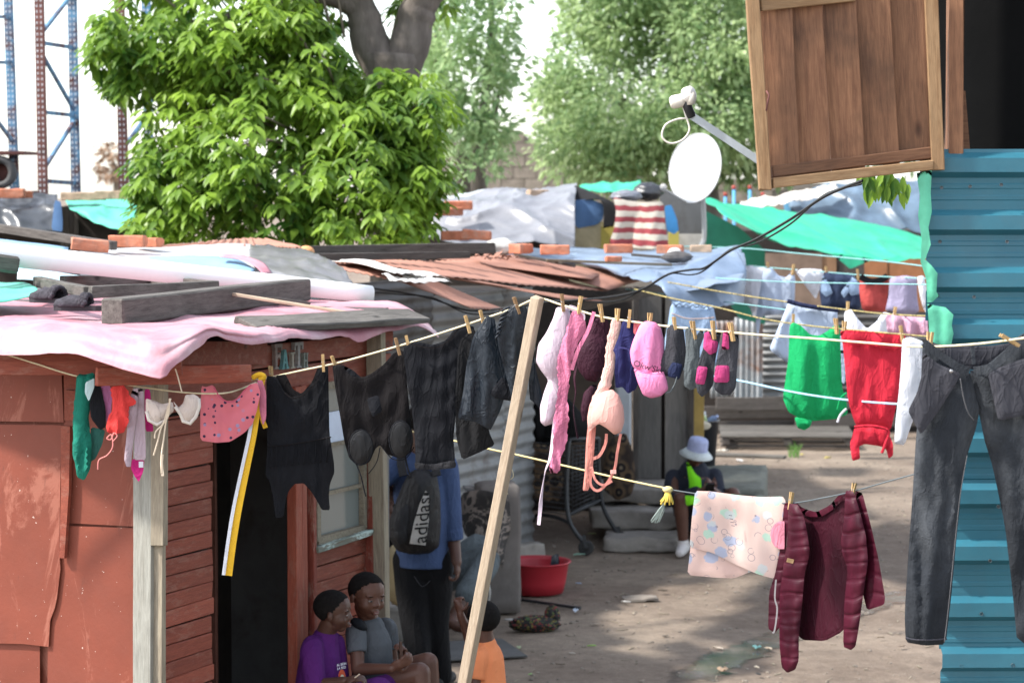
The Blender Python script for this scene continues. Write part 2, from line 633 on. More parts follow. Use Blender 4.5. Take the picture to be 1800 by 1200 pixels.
M_darkint = mat('dark_interior', (.035, .028, .024), .95, .3)  # shade of the interiors is put into this colour

def rustmetal(name, col, rust, amount=.5, rough=.5, metal=.3, scale=3., streak=(1, 1, 1), col2=None):
    m, t, b, vec, oi = _base(name)
    f = nz(t, vec, scale, 9, streak, .7, .3)
    k = ramp(t, f, [(amount-.12, 0.), (amount+.08, 1.)])
    base = ramp(t, nz(t, vec, 5, 4), [(.3, sc(col, .82)), (.7, col2 or sc(col, 1.12))])
    rc = ramp(t, nz(t, vec, 14, 6), [(.3, sc(rust, .55)), (.7, sc(rust, 1.2))])
    t.links.new(mix(t, rc, base, k), b.inputs['Base Color'])
    mm = t.nodes.new('ShaderNodeMath'); mm.operation = 'MULTIPLY'; mm.inputs[1].default_value = metal
    t.links.new(k, mm.inputs[0]); t.links.new(mm.outputs[0], b.inputs['Metallic'])
    t.links.new(ramp(t, k, [(0, .9), (1, rough)]), b.inputs['Roughness'])
    bumpn(t, b, nz(t, vec, 40, 6), .002, .4)
    return m
M_rustroof = rustmetal('red_oxide_roof', (.33, .16, .112), (.19, .085, .058), .34, .8, .0, 2.5)
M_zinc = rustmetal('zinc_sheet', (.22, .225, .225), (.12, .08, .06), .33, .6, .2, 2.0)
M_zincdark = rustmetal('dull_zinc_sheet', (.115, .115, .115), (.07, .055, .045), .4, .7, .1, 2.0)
M_zincrust = rustmetal('rusted_zinc_sheet', (.34, .36, .37), (.21, .095, .05), .47, .6, .3, 2.2)
M_blue = mat('blue_sheet_paint', (.026, .128, .18), .42, .14, 3, .001, 50, .45, col2=(.030, .145, .195), dirt=.3, dirtc=(.06, .11, .13), dscale=5)
M_rackblue = rustmetal('rack_paint', (.10, .26, .42), (.12, .045, .035), .5, .6, .1, 6)
M_rackrust = rustmetal('rack_rust', (.16, .06, .05), (.09, .04, .035), .45, .8, .0, 6)

# ------------------------------------------------------------------ ground
def ground_mat():
    m, t, b, vec, oi = _base('trodden_earth')
    a = ramp(t, nz(t, vec, .55, 8, None, .65, .3), [(.34, (.155, .118, .092)), (.5, (.225, .178, .14)), (.68, (.33, .27, .21))])
    f = ramp(t, nz(t, vec, 9, 10, None, .75), [(.3, .6), (.7, 1.15)])
    c = mix(t, a, f, .8, 'MULTIPLY')
    sp = ramp(t, nz(t, vec, 85, 3, None, .6), [(.60, 0.), (.68, .7)])
    c = mix(t, c, (.09, .075, .06), sp)
    sp2 = ramp(t, nz(t, vec, 60, 3, None, .6), [(.66, 0.), (.72, .6)])
    c = mix(t, c, (.48, .43, .37), sp2)
    t.links.new(c, b.inputs['Base Color'])
    b.inputs['Roughness'].default_value = .95
    b.inputs['Specular IOR Level'].default_value = .15
    bumpn(t, b, nz(t, vec, 16, 10, None, .7), .03, .8)
    return m
def grid_axis(lo, hi, dlo, dhi, step):
    a = list(np.arange(dlo, dhi, step)) + [dhi]
    k, x = step, dlo
    left, right = [], []
    while x > lo: k *= 1.5; x -= k; left.append(max(x, lo))
    k, x = step, dhi
    while x < hi: k *= 1.5; x += k; right.append(min(x, hi))
    return left[::-1] + a + right
gx, gy = grid_axis(-600, 600, -7, 9, .14), grid_axis(-60, 900, 8, 42, .16)
vs = []
for y in gy:
    for x in gx:
        z = 0.
        if -10 < x < 12 and 4 < y < 48:
            z = noise.noise(V((x*.6, y*.5, 3))) * .022 + noise.noise(V((x*2.4, y*2.1, 8))) * .010
        vs.append((x, y, z - .012))
nx = len(gx)
fs = [(j*nx+i, j*nx+i+1, (j+1)*nx+i+1, (j+1)*nx+i) for j in range(len(gy)-1) for i in range(nx-1)]
o = link('ground', mesh('ground', vs, fs, True), ground_mat(), None, (0, 0, 0))
tag(o, 'bare trodden sandy earth of the yard', 'ground', kind='structure')

# damp trickle that crosses the yard
def wet_mat():
    m, t, b, vec, oi = _base('wet_mud')
    c = ramp(t, nz(t, vec, 7, 8), [(.3, (.10, .085, .075)), (.7, (.17, .145, .13))])
    t.links.new(c, b.inputs['Base Color'])
    t.links.new(ramp(t, nz(t, vec, 5, 6), [(.45, .06), (.66, .3)]), b.inputs['Roughness'])
    b.inputs['Specular IOR Level'].default_value = .7
    bumpn(t, b, nz(t, vec, 14, 6), .006, .25)
    at = t.nodes.new('ShaderNodeAttribute'); at.attribute_name = 'edge'
    ad = t.nodes.new('ShaderNodeMath'); ad.operation = 'ADD'
    t.links.new(at.outputs['Fac'], ad.inputs[0]); t.links.new(nz(t, vec, 4, 8, None, .7), ad.inputs[1])
    t.links.new(ramp(t, ad.outputs[0], [(.82, 1.), (1.12, 0.)]), b.inputs['Alpha'])
    return m
ctr = [G(1190, 1215), G(1260, 1165), G(1340, 1130), G(1420, 1100), G(1500, 1072), G(1570, 1048), G(1650, 1030)]
ctr = catmull(ctr, 8)
vs, fs = [], []
for i, p in enumerate(ctr):
    tn = (ctr[min(i+1, len(ctr)-1)] - ctr[max(i-1, 0)]).normalized()
    s = tn.cross(V((0, 0, 1)))
    w = (.34 + .14*noise.noise(V((i*.37, 2, 0)))) * min(1, .25 + min(i, len(ctr)-1-i)*.25)
    for k in range(-3, 4):
        q = p + s * (k/3*w*(1 + .35*noise.noise(V((i*.9, k*.7, 5)))))
        vs.append((q.x, q.y, noise.noise(V((q.x*.6, q.y*.5, 3)))*.022 + noise.noise(V((q.x*2.4, q.y*2.1, 8)))*.010 - .012 + .005 - abs(k)*.0004))
for i in range(len(ctr)-1):
    for k in range(6):
        fs.append((i*7+k, i*7+k+1, (i+1)*7+k+1, (i+1)*7+k))
wm = mesh('wet_mud', vs, fs, True)
wm.attributes.new('edge', 'FLOAT', 'POINT').data.foreach_set('value', np.array([max(abs(i % 7 - 3)/3, 1 - min(i//7, len(ctr)-1-i//7)/6) for i in range(len(vs))], np.float32))
o = link('wet_mud', wm, wet_mat())
tag(o, 'damp muddy trickle crossing the yard behind the maroon jacket', 'puddle', kind='structure')

# ------------------------------------------------------------------ trees
def leaf_mat(name, c1, c2, rough=.35, tr=.35):
    m = bpy.data.materials.new(name); m.use_nodes = True
    t = m.node_tree; b = t.nodes['Principled BSDF']
    at = t.nodes.new('ShaderNodeAttribute'); at.attribute_name = 'tint'
    oi = t.nodes.new('ShaderNodeObjectInfo')
    ad = t.nodes.new('ShaderNodeMath'); ad.operation = 'ADD'
    t.links.new(at.outputs['Fac'], ad.inputs[0])
    ad.inputs[1].default_value = 0
    c = ramp(t, ad.outputs[0], [(0, c1), (1, c2)])
    t.links.new(c, b.inputs['Base Color'])
    b.inputs['Roughness'].default_value = rough
    b.inputs['Specular IOR Level'].default_value = .4
    trn = t.nodes.new('ShaderNodeBsdfTranslucent')
    t.links.new(mix(t, c, (.9, 1, .25), .35, 'MULTIPLY'), trn.inputs['Color'])
    bright = t.nodes.new('ShaderNodeHueSaturation'); bright.inputs['Value'].default_value = 1.5
    t.links.new(c, bright.inputs['Color']); t.links.new(bright.outputs[0], trn.inputs['Color'])
    mx = t.nodes.new('ShaderNodeMixShader'); mx.inputs[0].default_value = tr
    t.links.new(b.outputs[0], mx.inputs[1]); t.links.new(trn.outputs[0], mx.inputs[2])
    t.links.new(mx.outputs[0], t.nodes['Material Output'].inputs[0])
    return m
LEAF = [(0, 0, 0), (.22, .16, .03), (.5, .225, .045), (.8, .12, .03), (1, 0, -.06), (.8, -.12, .03), (.5, -.225, .045), (.22, -.16, .03), (.5, 0, -.01)]
LEAFF = [(0, 8, 1), (1, 8, 2), (2, 8, 3), (3, 8, 4), (4, 8, 5), (5, 8, 6), (6, 8, 7), (7, 8, 0)]
LEAFS = [(0, 0, 0), (.45, .24, .04), (1, 0, -.05), (.45, -.24, .04)]
LEAFSF = [(0, 2, 1), (0, 3, 2)]
def leaves_mesh(name, pos, dirs, ups, size, tint, shape=LEAF, faces=LEAFF):
    """many leaves as one mesh (numpy)"""
    pos, dirs, ups = map(lambda a: np.asarray(a, np.float64), (pos, dirs, ups))
    dirs /= np.linalg.norm(dirs, axis=1, keepdims=True)
    side = np.cross(ups, dirs); side /= np.maximum(np.linalg.norm(side, axis=1, keepdims=True), 1e-6)
    nrm = np.cross(dirs, side)
    L = np.asarray(shape)
    n, k = len(pos), len(L)
    size = np.asarray(size)[:, None, None]
    co = pos[:, None, :] + size * (L[None, :, 0:1]*dirs[:, None] + L[None, :, 1:2]*side[:, None] + L[None, :, 2:3]*nrm[:, None])
    # droop towards the tip
    co[:, :, 2] -= (size[:, :, 0] * (L[None, :, 0]**2) * .25)
    me = bpy.data.meshes.new(name)
    fa = np.asarray(faces)
    me.vertices.add(n*k)
    me.vertices.foreach_set('co', co.reshape(-1).astype(np.float32))
    idx = (np.arange(n)[:, None, None]*k + fa[None]).reshape(-1)
    nf = n * len(fa)
    me.loops.add(nf*3)
    me.loops.foreach_set('vertex_index', idx.astype(np.int32))
    me.polygons.add(nf)
    me.polygons.foreach_set('loop_start', np.arange(0, nf*3, 3, dtype=np.int32))
    me.polygons.foreach_set('use_smooth', np.ones(nf, bool))
    at = me.attributes.new('tint', 'FLOAT', 'POINT')
    at.data.foreach_set('value', np.repeat(np.asarray(tint, np.float32), k))
    me.update(calc_edges=True)
    return me
def crown_points(lobes, n, shell=.6, rng=np.random, gap=(2.0, -.16)):
    """cluster centres spread through ellipsoid lobes (px, py, rx, ry, Y, depth) and an outward direction for each"""
    out, dr = [], []
    vol = np.array([l[2]*l[3]*l[5]*l[4]**2 for l in lobes], float)
    vol = vol**.75
    cnt = (vol/vol.sum()*n).astype(int) + 1
    for l, c in zip(lobes, cnt):
        px, py, rx, ry, Y, dp = l
        C = P(px, py, Y)
        s = Y / F
        d = rng.normal(size=(c, 3)); d /= np.linalg.norm(d, axis=1, keepdims=True)
        d[:, 1] = np.where(rng.random(c) < .3, -np.abs(d[:, 1]), d[:, 1])
        r = np.where(rng.random(c) < shell, rng.uniform(.82, 1.08, c), rng.random(c)**.5)
        p = np.array(C) + d * r[:, None] * np.array((rx*s, dp, ry*s))
        out.append(p); dr.append(d)
    p, d = np.concatenate(out), np.concatenate(dr)
    keep = [i for i, q in enumerate(p) if noise.noise(V(q)*gap[0] + V((3, 7, 1))) + .5*noise.noise(V(q)*gap[0]*2.6) > gap[1]]
    return p[keep], d[keep]
def leaf_clusters(pts, drs, per, size, spread, droop, rng, clump=.5, tintbase=.5):
    pos, di, up, sz, ti = [], [], [], [], []
    for p, d in zip(pts, drs):
        tb = tintbase + .5*noise.noise(V(p)*1.3) + rng.normal()*.12
        k = rng.poisson(per) + 2
        ax = np.array((d[0], d[1], d[2]*.5 + .1))
        for _ in range(k):
            a = rng.normal(size=3); a /= np.linalg.norm(a)
            q = ax*.6 + a*1.0
            q[2] -= droop
            q /= np.linalg.norm(q)
            pos.append(p + a*spread*rng.random() + q*spread*.3)
            di.append(q)
            u = np.array((0, 0, 1.)) + rng.normal(size=3)*.7
            up.append(u)
            sz.append(size*rng.uniform(.5, 1.25))
            ti.append(tb + rng.normal()*.2)
    return pos, di, up, sz, np.clip(ti, 0, 1)
def rosettes(pts, drs, per, size, rng):
    """twig ends: long leaves fanned round the tip and hanging"""
    pos, di, up, sz, ti = [], [], [], [], []
    for p, d in zip(pts, drs):
        tb = .5 + .55*noise.noise(V(p)*1.5) + rng.normal()*.1
        k = per + rng.randint(-2, 3)
        a0 = rng.random()*6.28
        lean = np.array((d[0], d[1], 0))*.55
        big = rng.uniform(.7, 1.15)
        for j in range(k):
            a = a0 + j*6.283/k + rng.normal()*.18
            el = rng.uniform(-1.0, -.05)
            q = np.array((math.cos(a), math.sin(a), el)) + lean
            q /= np.linalg.norm(q)
            pos.append(p + q*.02 + np.array((0, 0, rng.normal()*.025)))
            di.append(q); up.append(np.array((0, 0, 1.)) + lean*.6 + rng.normal(size=3)*.15)
            sz.append(size*big*rng.uniform(.7, 1.15)); ti.append(tb + rng.normal()*.12)
    return pos, di, up, sz, np.clip(ti, 0, 1)
M_bark = mat('grey_bark', (.14, .12, .105), .95, .35, 9, .02, 22, .1, stretch=(1, 1, .25), bst=.9)
M_twig = mat('twig_bark', (.19, .16, .125), .9, .25, 12, .004, 40, .1)

# big broad-leaved tree behind the roofs
rng = np.random.RandomState(11)
TY = 19.5
tree = thing('broadleaf_tree', 'large tree with glossy bright green leaves and forked grey trunk behind the rusty roofs', 'tree', (P(690, 400, TY+.5).x, TY+.5, 0))
b0 = V((P(690, 400, TY+.6).x, TY+.6, 0))
tr = MB()
def limb(mb, pts, rad, n=14):
    pp = catmull([V(p) for p in pts], 8)
    rr = [interp([(i/(len(rad)-1), r) for i, r in enumerate(rad)], k/(len(pp)-1)) for k in range(len(pp))]
    rr = [r*(1 + .10*noise.noise(V((k*.45, r*40, 3)))) for k, r in enumerate(rr)]
    pp = [p + noise.noise_vector(p*2.1)*.03 for p in pp]
    mb.tube(pp, rr, n)
TZ = TY + .5
limb(tr, [b0 + V((.05, 0, -.1)), P(705, 760, TZ), P(698, 400, TZ), P(690, 170, TZ), P(690, 95, TZ)], [.30, .26, .235, .235, .25])
limb(tr, [P(678, 130, TZ), P(652, 75, TZ), P(636, 20, TZ), P(600, -25, TZ), P(520, -95, TZ-.2), P(440, -190, TZ-.4)], [.17, .16, .135, .12, .10, .06])
limb(tr, [P(702, 130, TZ), P(724, 70, TZ), P(735, 15, TZ), P(765, -25, TZ), P(820, -90, TZ+.3), P(850, -190, TZ+.5)], [.17, .17, .15, .13, .10, .06])
limb(tr, [P(650, 30, TZ), P(585, -2, TZ-.1), P(520, -5, TZ-.5), P(400, 30, TZ-.9)], [.11, .085, .06, .03], 8)
tr.build('trunk', M_bark, tree, True)
lobes = [(300, 60, 125, 75, 19.6, 1.0), (440, 75, 150, 105, 19.4, 1.0), (250, 120, 75, 65, 19.8, .7), (525, 125, 95, 85, 19.2, .9),
         (340, 230, 95, 75, 19.2, .8), (470, 260, 150, 110, 18.8, 1.0), (330, 330, 85, 75, 18.8, .8), (450, 370, 130, 65, 18.5, .8),
         (600, 290, 120, 110, 18.6, .9), (690, 250, 70, 120, 19.0, .7), (640, 390, 115, 50, 18.4, .7), (720, 340, 62, 60, 18.8, .6),
         (290, 385, 55, 40, 18.5, .5), (520, 30, 85, 40, 20.6, .6), (740, 15, 55, 22, 20.4, .5), (400, -60, 220, 60, 20, 1.2), (660, -120, 130, 50, 20.4, 1.0),
         (735, 190, 60, 70, 18.9, .6), (755, 310, 38, 60, 18.7, .5), (215, 95, 55, 60, 19.9, .5), (270, 300, 40, 60, 18.9, .5), (258, 395, 45, 25, 18.4, .4), (560, 200, 110, 80, 19.6, .8), (400, 150, 110, 80, 19.8, .8)]
cp, cd = crown_points(lobes, 2900, .62, rng, (1.9, -.20))
pos, di, up, sz, ti = rosettes(cp, cd, 8, .135, rng)
# the largest leaves on the side of the yard become leaves of their own
M_leafA = leaf_mat('glossy_leaf', (.035, .10, .016), (.27, .41, .05), .42, .38)
pos = np.array(pos); order = np.argsort(pos[:, 1] - np.array(sz)*3)
sel = [i for i in order if 0 < 900 + pos[i][0]/pos[i][1]*F < 900 and pos[i][2] < 4.3][:300]
sels = set(sel)
rest = [i for i in range(len(pos)) if i not in sels]
g = lambda a: np.asarray(a)[rest]
crown = link('crown', leaves_mesh('crown', g(pos), g(di), g(up), g(sz), g(ti)), M_leafA, tree, (0, 0, 0))
crown['kind'] = 'stuff'
lm = [leaves_mesh('leaf', [(0, 0, 0)], [(1, 0, 0)], [(0, 0, 1)], [.15], [tv]) for tv in (.35, .6, .85)]
for l in lm: l.materials.append(M_leafA)
for k, i in enumerate(sel):
    d = V(di[i]).normalized(); u = V(up[i])
    y = u.cross(d).normalized(); z = d.cross(y)
    o = bpy.data.objects.new('leaf', lm[k % 3]); COL.objects.link(o)
    o.parent = crown
    o.location = V(pos[i])-wloc(crown)
    o.rotation_mode = 'QUATERNION'
    o.rotation_quaternion = Matrix((d, y, z)).transposed().to_quaternion()
    o.scale = (sz[i]/.15,)*3
tw = MB()
for k in range(110):
    i = rng.randint(len(cp)); p = V(cp[i]); q = lerp(p, P(640, 200, TY+.2), .38) + V((0, 0, -.1))
    tw.tube([q, lerp(q, p, .5) + V((0, 0, .05)), p], [.014, .009, .004], 5)
tw.build('twigs', M_twig, tree, True)['kind'] = 'stuff'

# airy tree with thin stems, further back
rng = np.random.RandomState(5)
MY = 33.
M_leafB = leaf_mat('soft_leaf', (.17, .28, .13), (.44, .54, .29), .65, .48)  # greens lightened: distant haze is painted into the leaves
t2 = thing('slender_tree', 'tall airy pale green tree with several thin stems before the block wall', 'tree', G(830, 750))
t2.location = (P(840, 330, MY).x, MY, 0)
st = MB()
for pts, r in (([(842, 720, MY), (842, 330, MY), (848, 250, MY), (855, 160, MY), (862, 60, MY), (868, -60, MY)], [.12, .11, .085, .07, .05, .03]),
               ([(848, 320, MY), (852, 262, MY), (872, 190, MY), (884, 130, MY-.2)], [.06, .05, .04, .02]),
               ([(815, 720, MY+.6), (812, 330, MY+.6), (814, 280, MY+.6), (830, 230, MY+.5)], [.14, .13, .10, .03]),
               ([(764, 720, MY+.3), (763, 280, MY+.3), (762, 180, MY+.3), (765, 60, MY+.3)], [.07, .055, .05, .03]),
               ([(776, 160, MY+.3), (774, 110, MY+.4), (772, 50, MY+.4)], [.035, .03, .02])):
    limb(st, RR(pts), r, 10)
st.build('trunk', M_bark, t2, True)
lobes = [(800, 90, 55, 45, MY, .9), (860, 60, 45, 40, MY, .8), (770, 170, 45, 60, MY, .9), (830, 150, 60, 40, MY, .9), (880, 140, 40, 40, MY, .7),
         (790, 250, 50, 45, MY, .9), (850, 240, 45, 45, MY, .8), (800, 300, 45, 25, MY, .7), (880, 240, 30, 30, MY, .6), (820, -40, 120, 60, MY, 1.3), (740, 60, 40, 70, MY+1, .7),
         (850, 300, 40, 20, MY-.5, .5)]
cp, cd = crown_points(lobes, 700, .45, rng, (1.3, -.06))
pos, di, up, sz, ti = leaf_clusters(cp, cd, 14, .14, .17, .05, rng)
o = link('crown', leaves_mesh('crown', pos, di, up, sz, ti, LEAFS, LEAFSF), M_leafB, t2, (0, 0, 0)); o['kind'] = 'stuff'

# dense tree on the right
rng = np.random.RandomState(6)
DY = 36.
M_leafC = leaf_mat('dense_leaf', (.14, .23, .10), (.42, .52, .26), .65, .45)  # pale greens carry the far haze in the leaf colour
t3 = thing('dense_tree', 'wide dense green tree behind the satellite dish and wooden shutter', 'tree', (P(1240, 330, DY).x, DY, 0))
st = MB()
for pts, r in (([(1240, 690, DY), (1238, 400, DY), (1225, 300, DY), (1200, 180, DY), (1190, 60, DY)], [.3, .26, .22, .15, .08]),
               ([(1232, 330, DY), (1290, 220, DY), (1350, 120, DY)], [.16, .12, .06]), ([(1222, 280, DY), (1120, 200, DY), (1060, 150, DY)], [.14, .1, .04])):
    limb(st, RR(pts), r, 10)
st.build('trunk', M_bark, t3, True)
lobes = [(1060, 100, 90, 70, DY, 1.4), (1000, 190, 60, 50, DY, 1.0), (1150, 60, 110, 80, DY-.5, 1.5), (1260, 80, 110, 100, DY-.5, 1.6), (1020, 250, 85, 60, DY-.5, 1.2),
         (1120, 200, 110, 80, DY-1, 1.4), (1220, 210, 110, 80, DY-1, 1.4), (1080, 290, 70, 35, DY-1, 1.0), (1310, 200, 90, 100, DY-.5, 1.4), (1160, 280, 100, 40, DY-1, 1.0),
         (1080, 20, 90, 60, DY, 1.3), (1200, -80, 230, 110, DY, 2.0), (1420, 60, 140, 200, DY, 1.8), (1560, 120, 130, 160, DY, 1.6), (975, 150, 40, 25, DY, .7), (1300, 290, 110, 25, DY, .8)]
cp, cd = crown_points(lobes, 4300, .5, rng, (.9, -.26))
pos, di, up, sz, ti = leaf_clusters(cp, cd, 14, .125, .2, .05, rng)
o = link('crown', leaves_mesh('crown', pos, di, up, sz, ti, LEAFS, LEAFSF), M_leafC, t3, (0, 0, 0)); o['kind'] = 'stuff'

# far small umbrella tree beyond the racks
rng = np.random.RandomState(8)
t4 = thing('far_tree', 'small faint flat-topped tree far off between the rack frames', 'tree', (P(205, 335, 70).x, 70, 0))
st = MB()
limb(st, [P(206, 345, 70) - V((0, 0, 2.8)), P(206, 345, 70), P(203, 300, 70), P(196, 272, 70)], [.16, .12, .08, .04], 8)
limb(st, [P(204, 315, 70), P(213, 300, 70), P(218, 285, 70)], [.06, .05, .02], 6)
st.build('trunk', M_twig, t4, True)
cp, cd = crown_points([(200, 268, 20, 5, 70, .4), (206, 302, 22, 4, 70, .4), (178, 290, 8, 2, 70, .3)], 60, .4, rng)
pos, di, up, sz, ti = leaf_clusters(cp, cd, 5, .22, .2, .1, rng)
o = link('crown', leaves_mesh('crown', pos, di, up, sz, ti, LEAFS, LEAFSF), mat('dry_leaf', (.30, .20, .13), .7, .2), t4, (0, 0, 0)); o['kind'] = 'stuff'

# sprig of leaves that hangs from behind the shutter
rng = np.random.RandomState(3)
sp = thing('leafy_sprig', 'small hanging green sprig just under the wooden shutter', 'plant', P(1560, 300, 11.5))
pts_ = [P(1560 + rng.uniform(-48, 40), 312 + rng.uniform(-20, 26), 11.5 + rng.uniform(-.08, .08)) for _ in range(42)]
dd = [(rng.normal()*.4, rng.normal()*.3, -1) for _ in pts_]
link('foliage', leaves_mesh('foliage', [tuple(p) for p in pts_], dd, [(0, -1, .3)]*len(pts_), [.075]*len(pts_), rng.random(len(pts_))), M_leafA, sp, (0, 0, 0))
MB().tube([P(1600, 240, 11.5), P(1560, 280, 11.5), P(1545, 320, 11.5)], .004, 5).build('stem', M_twig, sp)

# ------------------------------------------------------------------ block wall behind the trees
WY = 41.
wl = thing('block_wall', 'weathered grey concrete block wall with sloping top behind the trees', 'wall', (P(900, 335, WY).x, WY, 0))
bh, bl = .2, .4
x0 = P(735, 330, WY).x
# mortar body sits back from the block faces
prof = [(735, 262), (905, 222), (1010, 300), (1700, 330)]
topz = lambda x: P(900, interp(prof, 900 + x/WY*F), WY).z
vs, fs = [], []
n = 60
x1 = P(1700, 330, WY).x
for i in range(n+1):
    x = lerp(x0, x1, i/n); zt = topz(x) - .03
    vs += [(x, WY+.012, -.1), (x, WY+.012, zt), (x, WY+.2, zt), (x, WY+.2, -.1)]
for i in range(n):
    a, b = i*4, i*4+4
    fs += [(a, b, b+1, a+1), (a+1, b+1, b+2, a+2), (a+2, b+2, b+3, a+3)]
link('mortar', mesh('mortar', vs, fs), mat('mortar', (.19, .17, .15), .95, .2), wl)
blk = MB().box((0, 0, 0), (bl-.012, .06, bh-.012)).build('block', M_block, wl, loc=(0, 0, 0))
bme = blk.data
first = True
ncol = int((x1-x0)/bl) + 1
for r in range(9, 24):
    for c in range(ncol):
        x = x0 + bl*(c + .5*(r % 2)) + .2; z = bh*(r+.5)
        if z + bh*.5 > topz(x) + .05 or not (740 < 900 + x/WY*F < 1360): continue
        if first: o = blk; first = False
        else:
            o = bpy.data.objects.new('block', bme); COL.objects.link(o); o.parent = wl
        o.location = V((x, WY + .022 + random.uniform(-.004, .004), z)) - wl.location

# ------------------------------------------------------------------ steel rack frames on the left
def rack(name, label, Y, x1a, x1b, x2a, x2b, ybase, ytop, braces, near_rust=True):
    """two perforated uprights (top px, bottom px) with bracing"""
    base = P((x1b+x2b)/2, ybase, Y)
    th = thing(name, label, 'rack', (base.x, Y, 0))
    dY = 1.0
    ends = []
    for i, (xa, xb, yy) in enumerate(((x1a, x1b, Y), (x2a, x2b, Y + dY))):
        z1 = P(900, -160, yy).z
        A = P(xb, ybase, yy); B = P(xa, 0, yy)
        B = lerp(A, B, 1.3); A0 = V((A.x, A.y, 0))
        up = MB()
        w, d = .085, .07
        ax = (B - A0)
        for k, (ox, oy, sx, sy) in enumerate(((0, -d/2, w, .006), (-w/2, 0, .006, d), (w/2, 0, .006, d))):
            up.bar(A0 + V((ox, oy, 0)), B + V((ox, oy, 0)), sy, sx, V((1, 0, 0)))
        u_ = up.build('upright', M_rackrust if (i == 0) == near_rust else M_rackblue, th)
        hl = MB()
        L = ax.length
        for k in range(int(L/.055)):
            q = A0 + ax*((k+.5)*.055/L)
            if q.z > 1.9:
                for s_ in (-.02, .02):
                    hl.box(q + V((s_, -d/2-.004, 0)), (.012, .004, .022))
        hl.build('holes', mat('rack_hole', (.6, .62, .64), .8, .1), u_)['kind'] = 'stuff'
        ends.append((A0, B))
    for (t1, t2, y1, y2) in braces:
        (A0, B0), (A1, B1) = ends
        p = A0 + (B0-A0)*((P(900, y1, Y).z - A0.z)/(B0.z-A0.z))
        q = A1 + (B1-A1)*((P(900, y2, Y+dY).z - A1.z)/(B1.z-A1.z))
        MB().bar(p, q, .03, .04).build('brace', M_rackblue, th)
    return th
RY = 24.
rack('rack_frame', 'tall blue and rust steel rack frame standing alone left of the tree', RY, 70, 80, 128, 138, 345, 0,
     [(0, 0, 75, 84), (0, 0, 90, 195), (0, 0, 197, 203), (0, 0, 300, 212), (0, 0, 318, 322), (0, 0, 62, -10)])
r1 = rack('rack_frame', 'steel rack frame at the far left edge with a tyre on its shelf', RY+.5, -22, 0, 17, 37, 335, 0,
     [(0, 0, 110, 110), (0, 0, 195, 250), (0, 0, 330, 275), (0, 0, 30, 30)], True)
rack('rack_frame', 'rusty steel rack frame half hidden by the tree leaves', RY+.3, 212, 224, 258, 268, 345, 0,
     [(0, 0, 262, 200), (0, 0, 300, 345), (0, 0, 287, 287)])
s0 = P(-70, 268, RY+.6); s1 = P(42, 268, RY+.6)
MB().box((s0+s1)/2 + V((0, .5, 0)), (s1.x-s0.x, 1.0, .03)).build('shelf', M_rackrust, r1)
sb = P(0, 338, RY+.8)
MB().box(V((sb.x-.1, sb.y+.2, sb.z)), (.9, .9, .03)).build('shelf', M_rackrust, r1)
ty = thing('tyre', 'worn grey tyre leaning on the far left rack', 'tyre', P(2, 333, RY+.7))
c0 = P(0, 303, RY+.7)
rot = Matrix.Rotation(R(90), 3, 'X')
MB().lathe(c0, [(.10, -.08), (.15, -.09), (.165, -.06), (.17, 0), (.165, .06), (.15, .09), (.10, .08), (.09, 0), (.10, -.08)], 28, rot).build('rubber', mat('tyre_rubber', (.10, .10, .10), .9, .3), ty, True)
MB().lathe(c0, [(.0, -.05), (.05, -.05), (.10, -.07)], 20, rot).build('rim', M_rackrust, ty, True)

# ------------------------------------------------------------------ red hut (left foreground)
E1 = V((.41, .912, 0)).normalized()          # along the door wall, away from the camera
E2 = V((-.912, .41, 0)).normalized()         # along the front wall, to the left
N1 = V((.912, -.41, 0)).normalized()         # out of the door wall
N2 = V((-.41, -.912, 0)).normalized()        # out of the front wall
C0 = V((P(260, 900, 10).x, 10., 0))
hut = thing('red_hut', 'rust red painted wooden hut with open doorway and pink sheeted roof', 'hut', (C0.x, C0.y, 0))
DW = (C0, N1); FW = (C0, N2)
def sd(px):                                  # photo column -> distance along the door wall
    u = (px - 900)/F
    return (u*C0.y - C0.x)/(E1.x - u*E1.y)
def wp(s, z, off=0.): return C0 + E1*s + N1*off + V((0, 0, z))
FLOOR = .42
zt = 2.36
# door wall boards, one by one
def boards(s0, s1, z0, z1, step=.0735):
    z = z0
    while z < z1 - .01:
        h = min(step, z1 - z)
        a = random.uniform(-.012, .012); t = random.uniform(-.004, .004)
        plank('board', wp(s0 + random.uniform(-.004, .004), z + h/2 + t*.3, -.008), wp(s1 + a, z + h/2 + t, -.008), .018, h - .004, M_redwood, hut, bev=.004)
        z += step
boards(.075, sd(370), FLOOR, 2.05)
boards(sd(536), sd(640), FLOOR, P(590, 945, 11.5).z)
s_d0, s_d1 = sd(370), sd(508)
# frame members round door and window
zh = P(500, 690, 11).z
plank('door_jamb', wp(s_d1 + .02, FLOOR, .012), wp(s_d1 + .02, 2.1, .012), .05, .06, M_redwood, hut, up=E1)
plank('door_jamb', wp(s_d1 + .085, FLOOR, .004), wp(s_d1 + .085, 2.1, .004), .05, .05, M_redwood, hut, up=E1)
plank('lintel', wp(.03, 2.13, 0), wp(2.2, 2.13, 0), .03, .13, M_redwood, hut)
plank('lintel', wp(.03, 2.255, .01), wp(2.2, 2.255, .01), .03, .10, M_redwood, hut)
